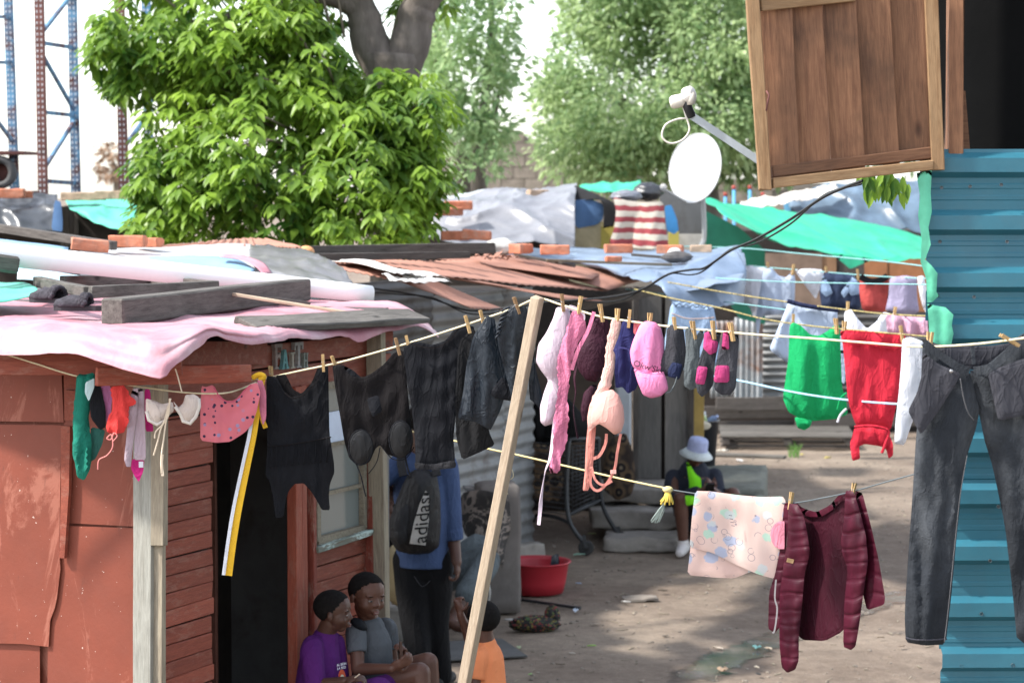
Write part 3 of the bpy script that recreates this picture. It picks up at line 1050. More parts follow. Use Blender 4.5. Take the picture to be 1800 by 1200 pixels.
# inside of the hut
inn = MB()
A, B = wp(.0, 0, -.03), wp(2.2, 0, -.03)
def wallbox(mb, a, b, z0, z1, t, n):
    a, b = V(a), V(b)
    mb.bar(V((a.x, a.y, (z0+z1)/2)) - n*t/2, V((b.x, b.y, (z0+z1)/2)) - n*t/2, t, z1-z0)
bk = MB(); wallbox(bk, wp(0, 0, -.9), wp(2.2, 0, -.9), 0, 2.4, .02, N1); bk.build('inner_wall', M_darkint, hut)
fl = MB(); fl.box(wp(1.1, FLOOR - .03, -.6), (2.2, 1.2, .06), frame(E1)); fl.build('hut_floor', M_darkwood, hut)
for k in range(6):                           # plank door standing open inside
    s = s_d0 + .14 + k*.09
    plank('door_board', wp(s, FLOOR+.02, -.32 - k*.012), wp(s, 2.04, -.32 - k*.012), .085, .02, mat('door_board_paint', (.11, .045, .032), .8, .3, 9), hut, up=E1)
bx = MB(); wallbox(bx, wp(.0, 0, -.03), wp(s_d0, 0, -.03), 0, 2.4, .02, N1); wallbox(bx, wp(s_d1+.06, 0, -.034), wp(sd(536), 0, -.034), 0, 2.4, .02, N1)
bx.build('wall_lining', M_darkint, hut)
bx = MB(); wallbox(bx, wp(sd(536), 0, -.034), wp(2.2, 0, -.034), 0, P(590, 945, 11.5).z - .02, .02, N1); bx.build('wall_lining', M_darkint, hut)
for s_, n_ in ((2.2, E1), ):
    e = MB(); wallbox(e, wp(2.2, 0, 0), wp(2.2, 0, -2.4), 0, 2.42, .03, n_); e.build('end_wall', M_zincdark, hut)
# window
zs, zw = P(590, 940, 11.5).z, 2.08
s0, s1 = sd(552), sd(634)
win = MB()
for q0, q1 in (((s0, zs), (s0, zw)), ((s1, zs), (s1, zw)), ((s0, zs), (s1, zs)), ((s0, zw), (s1, zw))):
    win.bar(wp(*q0, .006), wp(*q1, .006), .035, .03, N1)
w_ = win.build('window_frame', M_postwood, hut)
zm = P(600, 858, 11.6).z
MB().bar(wp(s0, zm, .004), wp(s1, zm, .004), .018, .014, N1).build('glazing_bar', M_postwood, w_)
zm2 = P(600, 775, 11.6).z
MB().bar(wp(s0, zm2, .004), wp(s1, zm2, .004), .018, .014, N1).build('glazing_bar', M_postwood, w_)
gm = bpy.data.materials.new('dirty_glass'); gm.use_nodes = True
gb = gm.node_tree.nodes['Principled BSDF']; gb.inputs['Base Color'].default_value = (.17, .19, .18, 1); gb.inputs['Roughness'].default_value = .12; gb.inputs['Specular IOR Level'].default_value = .8
for za, zb in ((zs, zm), (zm, zm2), (zm2, zw)):
    MB().box(wp((s0+s1)/2, (za+zb)/2, -.008), (s1-s0-.02, .004, zb-za-.016), frame(E1)).build('pane', gm, w_)
MB().box(wp((s0+s1)/2, 1.87, .000), ((s1-s0)*.8, .004, .16), frame(E1)).build('paper', mat('pale_paper', (.62, .68, .80), .8, .1), w_)
plank('window_sill', wp(s0 - .06, zs - .035, .02), wp(s1 + .03, zs - .02, .02), .06, .028, wood('flaking_sill', (.26, .33, .28), (.18, .10, .07), .85, 1, wear=(.5, .62, .58), weard=.8), hut)
sp_ = wood('painted_frame', (.26, .06, .038), (.16, .035, .025), .6, 1, wear=(.35, .26, .2), weard=.4)
plank('window_post', wp(sd(540), FLOOR, .014), wp(sd(540), 2.1, .014), .045, .03, sp_, hut, up=E1)
plank('window_post', wp(s1 + .05, FLOOR, .01), wp(s1 + .05, 2.1, .01), .06, .03, sp_, hut, up=E1)
# end post by the window
plank('end_post', wp(sd(652), 0, .06), wp(sd(640), 2.34, .06), .085, .05, M_postwood, hut, up=E1)
# front wall sheets
lining = MB(); wallbox(lining, C0 - N2*.02, C0 - N2*.02 + E2*3.2, 0, 2.3, .03, N2); lining.build('wall_lining', M_redpaint, hut)
panel('wall_sheet', [(-400, 640), (108, 655), (112, 742), (60, 741), (-400, 735)], FW, .012, .004, M_redpaint, hut)
panel('wall_sheet', [(-400, 742), (108, 747), (106, 850), (104, 965), (106, 1000), (100, 1050), (96, 1068), (88, 1090), (85, 1136), (40, 1131), (-400, 1122)], FW, .022, .005, M_redpaint, hut)
panel('wall_sheet', [(112, 640), (240, 648), (240, 925), (122, 919), (112, 919)], FW, .006, .003, M_redpaint, hut)
panel('wall_sheet', [(92, 923), (240, 928), (240, 1560), (80, 1560), (84, 1140), (95, 1060)], FW, .009, .003, M_redpaint, hut)
panel('wall_sheet', [(-400, 1100), (70, 1120), (70, 1560), (-400, 1540)], FW, .005, .003, M_redpaint, hut)
panel('wall_batten', [(107, 748), (123, 749), (121, 860), (113, 981), (104, 980), (107, 860)], FW, .042, .02, M_redwood, hut)
panel('wall_batten', [(112, 655), (140, 657), (140, 682), (112, 680)], FW, .03, .02, M_redwood, hut)
panel('wall_batten', [(113, 685), (142, 688), (142, 740), (113, 738)], FW, .026, .02, M_redwood, hut)
# corner post made of two boards
a = PL(252, 1560, C0 + N2*.05, N2); b = PL(254, 640, C0 + N2*.05, N2)
plank('corner_post', a, b, .032, .088, wood('grey_painted_post', (.33, .325, .285), (.21, .20, .17), .85, .8, stain=.35), hut, up=E2, bev=.002)
a = PL(280, 958, C0 + N2*.055, N2); b = PL(281, 640, C0 + N2*.055, N2)
plank('corner_post', a, b, .036, .062, M_postwood, hut, up=E2, bev=.002)
a = PL(276, 1560, C0 + N2*.03, N2); b = PL(279, 640, C0 + N2*.03, N2)
plank('corner_post', a, b, .03, .060, M_postwood, hut, up=E2, bev=.002)
# timber under the eave
plank('eave_board', P(168, 662, 9.62), P(440, 656, 10.02), .02, .075, M_redwood, hut)
plank('eave_board', P(-200, 640, 9.9), P(320, 640, 9.75), .02, .09, M_redwood, hut)
panel('gable_board', [(290, 640), (340, 600), (470, 600), (470, 640)], (C0 + N1*.03, N1), .02, .02, M_redwood, hut)

# roof of the hut
def pinkm():
    m, t, b, vec, oi = _base('faded_pink_sheet')
    c = ramp(t, nz(t, vec, 2.2, 8, None, .65, .5), [(.35, (.40, .14, .175)), (.52, (.45, .225, .26)), (.68, (.50, .34, .365))])
    d = ramp(t, nz(t, vec, 4.5, 9, None, .7), [(.58, 0.), (.72, .35)])
    c = mix(t, c, (.28, .2, .2), d)
    t.links.new(c, b.inputs['Base Color'])
    b.inputs['Roughness'].default_value = .55
    b.inputs['Specular IOR Level'].default_value = .3
    bumpn(t, b, nz(t, vec, 12, 6), .01, .5)
    return m
def RPt(px, Y, dz=0.):
    u = (px - 900)/F
    return V((u*Y, Y, 2.415 + dz))
rows = [[P(-260, 605, 10.5), P(-80, 612, 9.95), P(0, 621, 9.7), P(90, 622, 9.6), P(170, 632, 9.5), P(278, 663, 9.36), P(300, 648, 9.42), P(340, 618, 9.55), P(376, 590, 9.8), P(440, 604, 10.15), P(520, 598, 10.7), P(600, 590, 11.2), P(632, 603, 11.35), P(660, 594, 11.5), P(730, 576, 11.9), P(772, 593, 12.1)],
        [P(-260, 590, 10.5), P(-80, 594, 9.97), P(0, 600, 9.74), P(90, 601, 9.64), P(170, 608, 9.55), P(270, 632, 9.42), P(300, 620, 9.48), P(340, 594, 9.6), P(376, 582, 9.83), P(440, 594, 10.18), P(520, 590, 10.73), P(600, 581, 11.23), P(632, 584, 11.38), P(660, 580, 11.53), P(730, 568, 11.95), P(768, 584, 12.14)],
        [P(-260, 560, 10.7), P(-80, 562, 10.15), P(0, 566, 9.95), P(90, 568, 9.85), P(170, 574, 9.75), P(255, 590, 9.65), P(300, 590, 9.7), P(340, 578, 9.8), P(376, 574, 9.98), P(440, 582, 10.33), P(520, 578, 10.9), P(600, 568, 11.4), P(632, 566, 11.55), P(660, 562, 11.7), P(725, 556, 12.1), P(760, 576, 12.3)],
        [RPt(-300, 11.2), RPt(-100, 11.0), RPt(0, 10.9), RPt(90, 10.9), RPt(170, 10.9), RPt(260, 10.95), RPt(300, 11), RPt(345, 11.1), RPt(385, 11.2), RPt(440, 11.3), RPt(520, 11.6), RPt(590, 11.9), RPt(625, 12.05), RPt(655, 12.2), RPt(700, 12.4), RPt(735, 12.6, -.06)],
        [RPt(-350, 13.6), RPt(-150, 13.6), RPt(0, 13.6), RPt(90, 13.6), RPt(170, 13.6), RPt(260, 13.5), RPt(300, 13.4), RPt(345, 13.3), RPt(385, 13.2), RPt(440, 13.1), RPt(520, 13.0), RPt(590, 12.9), RPt(620, 12.85), RPt(650, 12.8), RPt(690, 12.8), RPt(715, 12.85, -.05)]]
loft('roof', rows, pinkm(), hut, nu=110, nv=8, amp=.016, sc=.22, thick=.004, seed=3)

# letters FAITH on the fascia
sg = thing('letter_sign', 'worn grey and teal wooden word sign fixed under the pink eave', 'sign', P(512, 652, 10.9))
def letter(px, py, hpx, ch, m):
    pl_ = (C0, N1)
    o = PL(px, py, C0 + N1*.035, N1)
    k = 10.95/F
    h = hpx*k; w = h*.5; st = h*.16
    mb = MB()
    def bx(x0, z0, x1, z1, t=.018):
        mb.box(o + E1*((x0+x1)/2*w*1.25) + V((0, 0, (z0+z1)/2*h)), ((x1-x0)*w*1.25, t, (z1-z0)*h), frame(E1))
    def dg(x0, z0, x1, z1, th=.17):
        mb.bar(o + E1*(x0*w*1.25) + V((0, 0, z0*h)), o + E1*(x1*w*1.25) + V((0, 0, z1*h)), .0172, th*w*1.2, E1)
    if ch == 'F':
        bx(.1, 0, .36, 1); bx(0, 0, .5, .08, .0188); bx(0, .86, 1, 1, .0188); bx(.36, .46, .75, .58, .0184); bx(.86, .72, 1, .86); bx(.66, .38, .75, .66)
    if ch == 'I':
        bx(.3, 0, .7, 1); bx(.05, 0, .95, .1, .0188); bx(.05, .9, .95, 1, .0188)
    if ch == 'T':
        bx(.36, 0, .64, 1); bx(.2, 0, .8, .07, .0188); bx(-.05, .87, 1.05, 1, .0188); bx(-.05, .7, .08, .87); bx(.92, .7, 1.05, .87)
    if ch == 'H':
        bx(.08, 0, .32, 1); bx(.68, 0, .92, 1); bx(.32, .42, .68, .56, .0172); bx(-.02, 0, .42, .09, .0188); bx(.58, 0, 1.02, .09, .0188); bx(-.02, .91, .42, 1, .0188); bx(.58, .91, 1.02, 1, .0188)
    if ch == 'A':
        dg(.12, 0, .5, 1, .3); dg(.88, 0, .5, 1, .3); bx(.3, .28, .7, .4, .0166); bx(-.08, 0, .34, .08, .0188); bx(.66, 0, 1.08, .08, .0188)
    mb.build('letter', m, sg)
g_ = lambda n, c: mat(n, c, .85, .25, 20, .003, 60, .15, dirt=.6, dirtc=(.1, .09, .08), dscale=14)
letter(480, 649, 44, 'F', g_('letter_grey_brown', (.26, .21, .19)))
letter(494, 649, 34, 'A', g_('letter_teal', (.13, .27, .27)))
letter(508, 648, 29, 'I', g_('letter_cream', (.34, .31, .26)))
letter(516, 647, 46, 'T', g_('letter_grey', (.30, .29, .28)))
letter(531, 647, 27, 'H', g_('letter_sage', (.25, .28, .25)))

# stoop the boys sit on
stp = thing('concrete_stoop', 'low rough concrete stoop below the hut window', 'step', wp(1.75, 0, .3))
rock('stoop_block', wp(1.62, .2, .42), (1.3, .8, .4), M_conc, stp, frame(E1), .015, 9, 2)

# ------------------------------------------------------------------ things lying on the hut roof
def rz(px, py, Y): return P(px, py, Y)
o = plank('timber_beam', P(197, 548, 10.45), P(530, 509, 12.6), .11, .115, M_oldwood, None, bev=.008)
tag(o, 'thick grey square timber beam lying on the pink roof', 'beam')
fr = thing('wooden_crate_rim', 'old grey wooden rectangle of four timbers resting on the timber beam', 'wooden rim', P(220, 520, 11.5))
ca, cb, cc, cdn = P(155, 514, 10.95), P(378, 503, 12.0), P(265, 492, 13.0), P(66, 495, 12.1)
plank('frame_rail', ca, cb, .045, .055, M_oldwood, fr)
plank('frame_rail', cdn, ca + V((0, 0, .002)), .045, .05, M_oldwood, fr)
plank('frame_rail', cdn + V((.12, .05, 0)), cc, .045, .055, M_oldwood, fr)
plank('frame_rail', cc, cb + V((0, 0, .001)), .045, .05, M_oldwood, fr)
o = plank('rotten_board', P(434, 570, 10.6), P(735, 555, 11.9), .13, .032, M_oldwood, None, up=V((.25, -.35, 1)), bev=.006, jit=.006)
tag(o, 'rotten splintered board along the edge of the pink roof', 'board')
o = plank('wooden_lath', P(378, 512, 11.6), P(650, 556, 11.5), .02, .016, M_propwood)
tag(o, 'thin wooden lath slanting across the pink roof', 'lath')
o = plank('wooden_lath', P(468, 524, 11.9), P(545, 533, 12.1), .018, .015, M_oldwood)
tag(o, 'short grey stick on the pink roof under the white channel', 'stick')
# white plastic channel
m_pvc = mat('white_plastic', (.83, .83, .82), .4, .03, 3, 0, spec=.4, dirt=.15, dirtc=(.6, .6, .58))
ch = MB()
A, B = P(-130, 432, 11.9), P(652, 517, 12.9)
ax = (B - A).normalized(); sdv = V((0, 0, 1)).cross(ax).normalized(); up_ = ax.cross(sdv)
prof = [(-1, -1)] + [(math.cos(R(180-a)), math.sin(R(180-a))*.9) for a in range(0, 181, 15)] + [(1, -1)]
nn = 14
for i in range(nn+1):
    p = lerp(A, B, i/nn); k = lerp(1.25, .95, i/nn)
    for px_, pz_ in prof: ch.v.append(p + sdv*(px_*.05*k) + up_*(pz_*.05*k))
kk = len(prof)
for i in range(nn):
    for j in range(kk-1): ch.f.append((i*kk+j, i*kk+j+1, (i+1)*kk+j+1, (i+1)*kk+j))
o = ch.build('plastic_channel', m_pvc, None, True); solid(o, .006)
tag(o, 'long white plastic roof channel laid across the pink roof', 'channel')
# pale blue sheet below the channel
o = loft('roof_sheet', [[P(30, 468, 12.6), P(110, 480, 12.8), P(190, 492, 13)], [P(30, 490, 12.2), P(110, 497, 12.3), P(160, 498, 12.6)]], mat('pale_blue_plastic', (.42, .58, .64), .5, .1), None, 16, 6, .006)
tag(o, 'pale blue plastic sheet edge below the white channel', 'sheet')
o = loft('green_tarp', [[P(-160, 498, 12.4), P(-40, 494, 12.4), P(40, 497, 12.2), P(72, 512, 11.6)], [P(-160, 530, 11.2), P(-40, 532, 11.2), P(20, 528, 11.3), P(72, 513, 11.5)]], mat('mint_tarp', (.11, .50, .36), .55, .15, 4), None, 20, 8, .012, .2)
tag(o, 'mint green tarpaulin corner at left edge of the pink roof', 'tarpaulin')
o = MB().box((0, 0, 0), (.13, .12, .085)).build('log_end', M_oldwood, None)
o.location = P(4, 478, 11.9); o.rotation_euler = (0, .15, .5); o.modifiers.new('edge', 'BEVEL').width = .012
tag(o, 'grey chunk of timber at the far left end of the channel', 'timber block')
# slippers
def slipper(px, py, Y, ang, label):
    th = thing('slipper', label, 'slipper', P(px, py+14, Y), 'black fluffy slippers on the pink roof')
    base = P(px, py+12, Y); rt = Matrix.Rotation(ang, 3, 'Z')
    ft = MB()
    out = [(-.12, .028), (-.09, .04), (0, .036), (.07, .046), (.11, .034), (.125, 0)]
    oo = out + [(x, -y) for x, y in out[::-1][1:]]
    k = len(oo)
    for z in (0, .022):
        for x, y in oo: ft.v.append(base + rt @ V((x, y, z)))
    ft.f = [tuple(range(k)), tuple(range(2*k-1, k-1, -1))] + [(i, (i+1) % k, k+(i+1) % k, k+i) for i in range(k)]
    ft.build('sole', mat('slipper_sole', (.03, .028, .032), .8), th)
    up = MB()
    for x in np.linspace(-.02, .11, 9):
        for a in np.linspace(0, math.pi, 9):
            w = .046 if x < .09 else .034
            rr = .048*(1 - max(0, (x-.05))/.12)
            p = base + rt @ V((x, math.cos(a)*w, .02 + math.sin(a)*rr))
            up.v.append(p + V(noise.noise_vector(p*60))*.004)
    for i in range(8):
        for j in range(8): up.f.append((i*9+j, i*9+j+1, (i+1)*9+j+1, (i+1)*9+j))
    o = up.build('upper', mat('slipper_fluff', (.045, .042, .05), .95, .5, 40, .01, 120), th, True); solid(o, .008)
    fz = MB()
    for k in range(26):
        a = k/25*math.pi
        p = base + rt @ V((-.03 + .012*math.sin(k*2.1), math.cos(a)*.046, .03 + math.sin(a)*.042))
        fz.sphere(p, .013, 7, 5)
    fz.build('fluffy_trim', mat('slipper_fluff', (.045, .042, .05)), th, True)
slipper(92, 520, 11.2, R(150), 'black fluffy slipper tipped against the wooden frame')
slipper(140, 534, 10.9, R(170), 'black fluffy slipper lying nearest the timber beam')

# ------------------------------------------------------------------ bricks
bm = bmesh.new()
bmesh.ops.create_cube(bm, size=1)
bmesh.ops.scale(bm, vec=(.215, .10, .07), verts=bm.verts)
bmesh.ops.bevel(bm, geom=bm.edges[:], offset=.005, segments=1, affect='EDGES')
brick_me = bpy.data.meshes.new('brick'); bm.to_mesh(brick_me); bm.free()
brick_me.materials.append(M_brick)
M_oldbrick = mat('mossy_brick', (.40, .29, .21), .95, .25, 12, .006, 50, .1, dirt=.6, dirtc=(.15, .15, .09), dscale=9)
brick_me2 = brick_me.copy(); brick_me2.materials[0] = M_oldbrick
def worn(me, seed):
    me = me.copy()
    bm = bmesh.new(); bm.from_mesh(me)
    bmesh.ops.subdivide_edges(bm, edges=[e for e in bm.edges if e.calc_length() > .03], cuts=3, use_grid_fill=True)
    for v in bm.verts:
        q = v.co*18 + V((seed*5.1, seed, 2))
        v.co += noise.noise_vector(q)*.005 + noise.noise_vector(q*3)*.002
        c = abs(v.co.x)/.107 + abs(v.co.y)/.05 + abs(v.co.z)/.035
        if c > 2.5: v.co *= 1 - .10*max(0, noise.noise(V((seed*3, v.co.x*20, v.co.y*30))) + .25)
    bm.to_mesh(me); bm.free()
    return me
NEWB = [worn(brick_me, k) for k in range(4)]
OLDB = [worn(brick_me2, k + 9) for k in range(3)]
def brick(px, py, Y, rz_, label, k=1., old=False, rx=0., ry=0., group='loose bricks weighing down the roofs'):
    o = bpy.data.objects.new('brick', random.choice(OLDB if old else NEWB)); COL.objects.link(o)
    o.location = P(px, py, Y); o.rotation_euler = (rx, ry, rz_); o.scale = (k, k, k)
    tag(o, label, 'brick', group)
    return o
brick(158, 431, 14.0, .25, 'orange brick lying on the pale roof behind the white channel', 1.0, ry=.1)
brick(225, 424, 14.4, -.1, 'red brick end-on above the pale roof, left of the tree foliage', 1.0)
brick(262, 426, 14.6, -.5, 'red half brick touching the lower tree leaves', .8)
brick(18, 340, 21.6, .05, 'red brick at far left edge on the black plastic roof', 1.2)
brick(38, 342, 21.7, .9, 'dark red brick beside the far left one on black plastic', .9)
for k, (px, lab) in enumerate(((130, 'mossy brick first in the row above the green tarpaulin'), (163, 'mossy brick at the bend of the row above the green tarpaulin'), (190, 'pale mossy brick third along the row over the green tarpaulin'), (212, 'pale mossy brick fourth along the row over the green tarpaulin'), (236, 'pale brick nearest the tree in the row over the green tarpaulin'), (256, 'brick half behind leaves at the end of the row over the green tarpaulin'))):
    brick(px, 343 + (2 if k < 2 else 0), 21.8, .1*math.sin(k*3), lab, 1.05, True)
brick(800, 414, 18.6, .1, 'left red brick of the pair on the grey tarpaulin', 1.0)
brick(838, 413, 18.4, -.15, 'right red brick of the pair on the grey tarpaulin', 1.0, ry=.08)
brick(916, 437, 17.9, 1.1, 'rounded red brick end-on at the lower edge of the grey tarpaulin', 1.0)
brick(975, 439, 17.9, .05, 'red brick alone on the blue roof below the grey tarpaulin', 1.0)
brick(1087, 437, 19.0, .15, 'red brick on the blue roof under the striped blanket', 1.0)
brick(1078, 455, 17.6, .3, 'small broken red brick in the middle of the blue roof', .55)
brick(1178, 438, 19.0, -.2, 'flat red brick right of the striped blanket', .95)
brick(806, 361, 22.6, .1, 'red brick under the folded end of the grey tarpaulin', 1.2)
brick(790, 372, 22.4, .4, 'red brick half hidden by leaves beside the grey tarpaulin', 1.1)
brick(945, 340, 23.6, .5, 'brown stone-like brick on top of the grey tarpaulin ridge', 1.0, True)
brick(1232, 437, 19.4, .0, 'dull brick by the foot of the dish pole', .8, True)
o = MB().sphere(P(538, 443, 15.6), (.055, .055, .042), 16, 10).build('rubber_ball', mat('orange_ball', (.62, .30, .13), .6, .1), None, True)
tag(o, 'faded orange ball resting on the roof edge by the rust sheets', 'ball')

# ------------------------------------------------------------------ roof layers behind the hut
hm = thing('middle_shack', 'low shack with layered pale and blue roof sheets behind the red hut', 'shack', (P(300, 400, 15).x, 15, 0))
bx = MB(); bx.box((-2.75, 16.2, 1.15), (3.0, 2.6, 2.3)); bx.build('shack_body', M_zincdark, hm)
lay = mat('pale_roof_sheet', (.50, .50, .51), .5, .12, 2, .004, 10)
loft('roof_sheet', [[P(180, 436, 14.6), P(300, 435, 14.8), P(400, 428, 15), P(470, 432, 15)], [P(180, 470, 13.6), P(300, 478, 13.5), P(420, 486, 13.4), P(520, 500, 13.3)]], lay, hm, 30, 8, .015)
loft('roof_sheet', [[P(-120, 418, 14.2), P(0, 420, 14.2), P(120, 436, 14.2)], [P(-120, 445, 13.2), P(0, 450, 13.2), P(120, 470, 13.2)]], mat('sky_blue_sheet', (.24, .42, .58), .5, .1), hm, 20, 6, .01)
loft('roof_sheet', [[P(255, 452, 13.75), P(340, 450, 13.8), P(410, 455, 13.8), P(450, 474, 13.6)], [P(255, 462, 13.5), P(340, 472, 13.4), P(400, 480, 13.3), P(440, 482, 13.3)]], mat('sky_blue_sheet', (.24, .42, .58)), hm, 20, 6, .008)
loft('pink_fold', [[P(390, 447, 13.7), P(430, 450, 13.7), P(462, 462, 13.6), P(478, 480, 13.5)], [P(385, 452, 13.6), P(425, 458, 13.6), P(450, 470, 13.5), P(462, 482, 13.4)]], pinkm(), hm, 16, 5, .006)
o = csheet('rust_sheet', [P(300, 430, 15.4), P(445, 420, 15.4), P(450, 434, 14.9), P(255, 437, 14.9)], M_rustroof, hm, 12, .008)
csheet('rust_sheet', [P(365, 424, 15.8), P(470, 420, 15.8), P(530, 436, 15.2), P(480, 436, 15.1)], M_rustroof, hm, 8, .01)
o = loft('plastic_sheet', [[P(440, 433, 15.0), P(500, 436, 14.9), P(560, 448, 14.7), P(600, 470, 14.4)], [P(440, 460, 13.9), P(500, 470, 13.9), P(560, 478, 14.0), P(620, 500, 14.0)], [P(470, 500, 13.2), P(540, 510, 13.2), P(600, 520, 13.3), P(655, 540, 13.4)]],
         mat('grey_clear_plastic', (.17, .165, .165), .3, .4, 4, .004, 8, .5), None, 44, 10, .012, .3, .03, aniso=.3)
tag(o, 'grey translucent plastic sheet sagging off the roof beside the rust sheets', 'plastic sheet')
o = plank('long_plank', P(-60, 392, 15.6), P(200, 432, 14.2), .05, .05, M_darkwood); tag(o, 'long dark plank sloping across the roof at left', 'plank')
o = plank('long_plank', P(420, 444, 15.5), P(868, 436, 16.8), .045, .075, M_darkwood); tag(o, 'long dark plank set on edge above the rust roof', 'plank')
o = plank('long_plank', P(540, 452, 15.0), P(822, 448, 16.2), .05, .045, M_darkwood); tag(o, 'shorter dark plank just above the rust roof', 'plank')

# ------------------------------------------------------------------ rust-roofed shack
rs = thing('rust_roof_shack', 'grey tin shack with red oxide corrugated roof sheets behind the hanging black clothes', 'shack', (P(820, 900, 19).x, 19, 0))
def wpt(px, Y, z): return V(((px-900)/F*Y, Y, z))
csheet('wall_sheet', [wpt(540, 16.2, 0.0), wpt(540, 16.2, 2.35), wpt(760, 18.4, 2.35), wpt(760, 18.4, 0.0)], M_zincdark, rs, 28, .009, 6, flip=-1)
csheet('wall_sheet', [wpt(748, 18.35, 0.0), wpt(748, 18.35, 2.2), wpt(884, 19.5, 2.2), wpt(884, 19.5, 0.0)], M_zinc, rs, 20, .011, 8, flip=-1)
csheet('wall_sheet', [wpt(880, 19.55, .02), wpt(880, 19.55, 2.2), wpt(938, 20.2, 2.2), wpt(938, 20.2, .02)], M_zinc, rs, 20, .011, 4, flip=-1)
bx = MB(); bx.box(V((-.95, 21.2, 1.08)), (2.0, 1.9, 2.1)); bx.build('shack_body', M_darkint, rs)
Rf = [  # corners listed so that ribs run down the sheet
    ([(560, 455, 15.2), (645, 458, 15.4), (745, 500, 14.6), (600, 475, 14.5)], 6),
    ([(640, 457, 15.6), (866, 458, 17.4), (1068, 512, 18.0), (776, 487, 15.0)], 11),
    ([(700, 470, 15.3), (775, 486, 15.2), (1062, 530, 16.6), (1000, 527, 16.0)], 4),
    ([(690, 489, 14.6), (760, 493, 15.0), (892, 546, 15.6), (826, 541, 14.8)], 5),
    ([(760, 455, 16.8), (900, 449, 18.4), (1060, 478, 18.8), (1040, 490, 17.6)], 9),
    ([(900, 462, 17.8), (985, 463, 18.6), (1150, 486, 19.0), (1070, 509, 17.8)], 8)]
for k, (c, w) in enumerate(Rf):
    csheet('roof_sheet', RR(c), M_rustroof, rs, w*2, .0034, 10, warp=.010, seed=k*3.3, thick=.003)
m_wrust = rustmetal('sunlit_rust', (.62, .60, .57), (.30, .13, .06), .40, .7, .0, 4)  # near-white base paints the sunlight on the curled sheet ends
csheet('roof_sheet', RR([(578, 456, 15.0), (640, 457, 15.2), (790, 490, 14.6), (690, 478, 14.3)]), m_wrust, rs, 8, .004, 8, warp=.03, seed=8)
csheet('roof_sheet', RR([(670, 482, 14.3), (735, 486, 14.6), (795, 497, 14.5), (690, 492, 14.2)]), m_wrust, rs, 6, .004, 6, warp=.02, seed=18)
for k, (px, a) in enumerate(((835, .3), (852, -.4), (868, .15), (880, .7))):
    q = P(px, 452 + (k % 2)*4, 17)
    o = csheet('torn_flap', [q, q + V((.10, .02, .02)), q + V((.13, .12, .03+.04*math.sin(k*2))), q + V((0, .12, .0))], M_rustroof, rs, 2, .008, 3, warp=.02, seed=k)

# blue-grey roofed shack in the middle distance
bs_ = thing('blue_roof_shack', 'shack with sagging blue-grey sheet roof and grey plank door', 'shack', (P(1080, 800, 22).x, 22, 0))
m_bluesh = mat('blue_grey_sheeting', (.15, .205, .29), .45, .2, 3, .006, 12, .4, dirt=.3, dirtc=(.34, .37, .42))
loft('roof_sheet', [[P(855, 436, 20.5), P(980, 436, 20.5), P(1100, 440, 20.5), P(1220, 440, 20.5), P(1300, 438, 20.5)],
                    [P(880, 446, 19.2), P(1000, 454, 18.9), P(1100, 462, 18.7), P(1220, 466, 18.6), P(1312, 462, 18.6)],
                    [P(930, 458, 18.9), P(1040, 474, 18.6), P(1130, 496, 17.9), P(1200, 510, 17.3), P(1300, 498, 17.4)]], m_bluesh, bs_, 70, 10, .022, .5, .03, seed=4)
loft('roof_drape', [[P(1150, 478, 17.5), P(1200, 470, 17.8), P(1250, 452, 18.1), P(1290, 440, 18.4)], [P(1165, 510, 17.2), P(1215, 505, 17.4), P(1270, 495, 17.7), P(1312, 470, 18.0)], [P(1180, 535, 17.2), P(1225, 545, 17.3), P(1275, 540, 17.5), P(1308, 530, 17.9)]], m_bluesh, bs_, 30, 8, .02, .25, .02, seed=9)
for (a_, b_, lab) in (((960, 462, 18.0), (1180, 470, 18.3), 'long pale lath lying across the blue roof'), ((1110, 452, 18.9), (1185, 458, 18.8), 'short lath on the blue roof beside the old shoe'), ((905, 452, 18.4), (1010, 472, 17.9), 'thin dark stick on the blue roof near the rust sheets')):
    o = plank('roof_lath', P(*a_) + V((0, 0, .02)), P(*b_) + V((0, 0, .02)), .03, .02, M_postwood if 'pale' in lab else M_darkwood); tag(o, lab, 'lath')
# walls
mdoor = wood('grey_plywood', (.16, .15, .14), (.105, .10, .092), .85, .6)
zf = .42
for k, (xa, xb) in enumerate(((1121, 1163), (1170, 1212))):
    a = wpt((xa+xb)/2, 21.6, zf); b = wpt((xa+xb)/2, 21.6, 2.12)
    plank('door_board', a, b, .025, (xb-xa)/F*21.6, mdoor, bs_, up=V((1, 0, 0)))
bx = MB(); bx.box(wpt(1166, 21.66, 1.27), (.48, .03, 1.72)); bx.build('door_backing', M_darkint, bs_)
bx = MB(); bx.box(V((.35, 22.6, 1.05)), (1.55, .05, 2.1)); bx.build('porch_back_wall', M_darkint, bs_)  # grey wall coloured dark to stand for the deep porch shade
bx = MB(); bx.box(V((1.55, 22.7, 1.1)), (.05, 2.1, 2.1)); bx.build('side_wall', M_zincdark, bs_)
for px in (1118, 1216):
    plank('door_post', wpt(px, 21.55, 0), wpt(px, 21.55, 2.15), .05, .05, M_darkwood, bs_, up=V((1, 0, 0)))
plank('roof_beam', wpt(1000, 18.0, 2.13), wpt(1225, 21.4, 2.2), .06, .08, M_darkwood, bs_)
plank('wall_board', wpt(1228, 21.8, .3), wpt(1228, 21.8, 2.1), .02, .11, mat('ochre_board', (.42, .29, .09), .8, .2), bs_, up=V((1, 0, 0)))
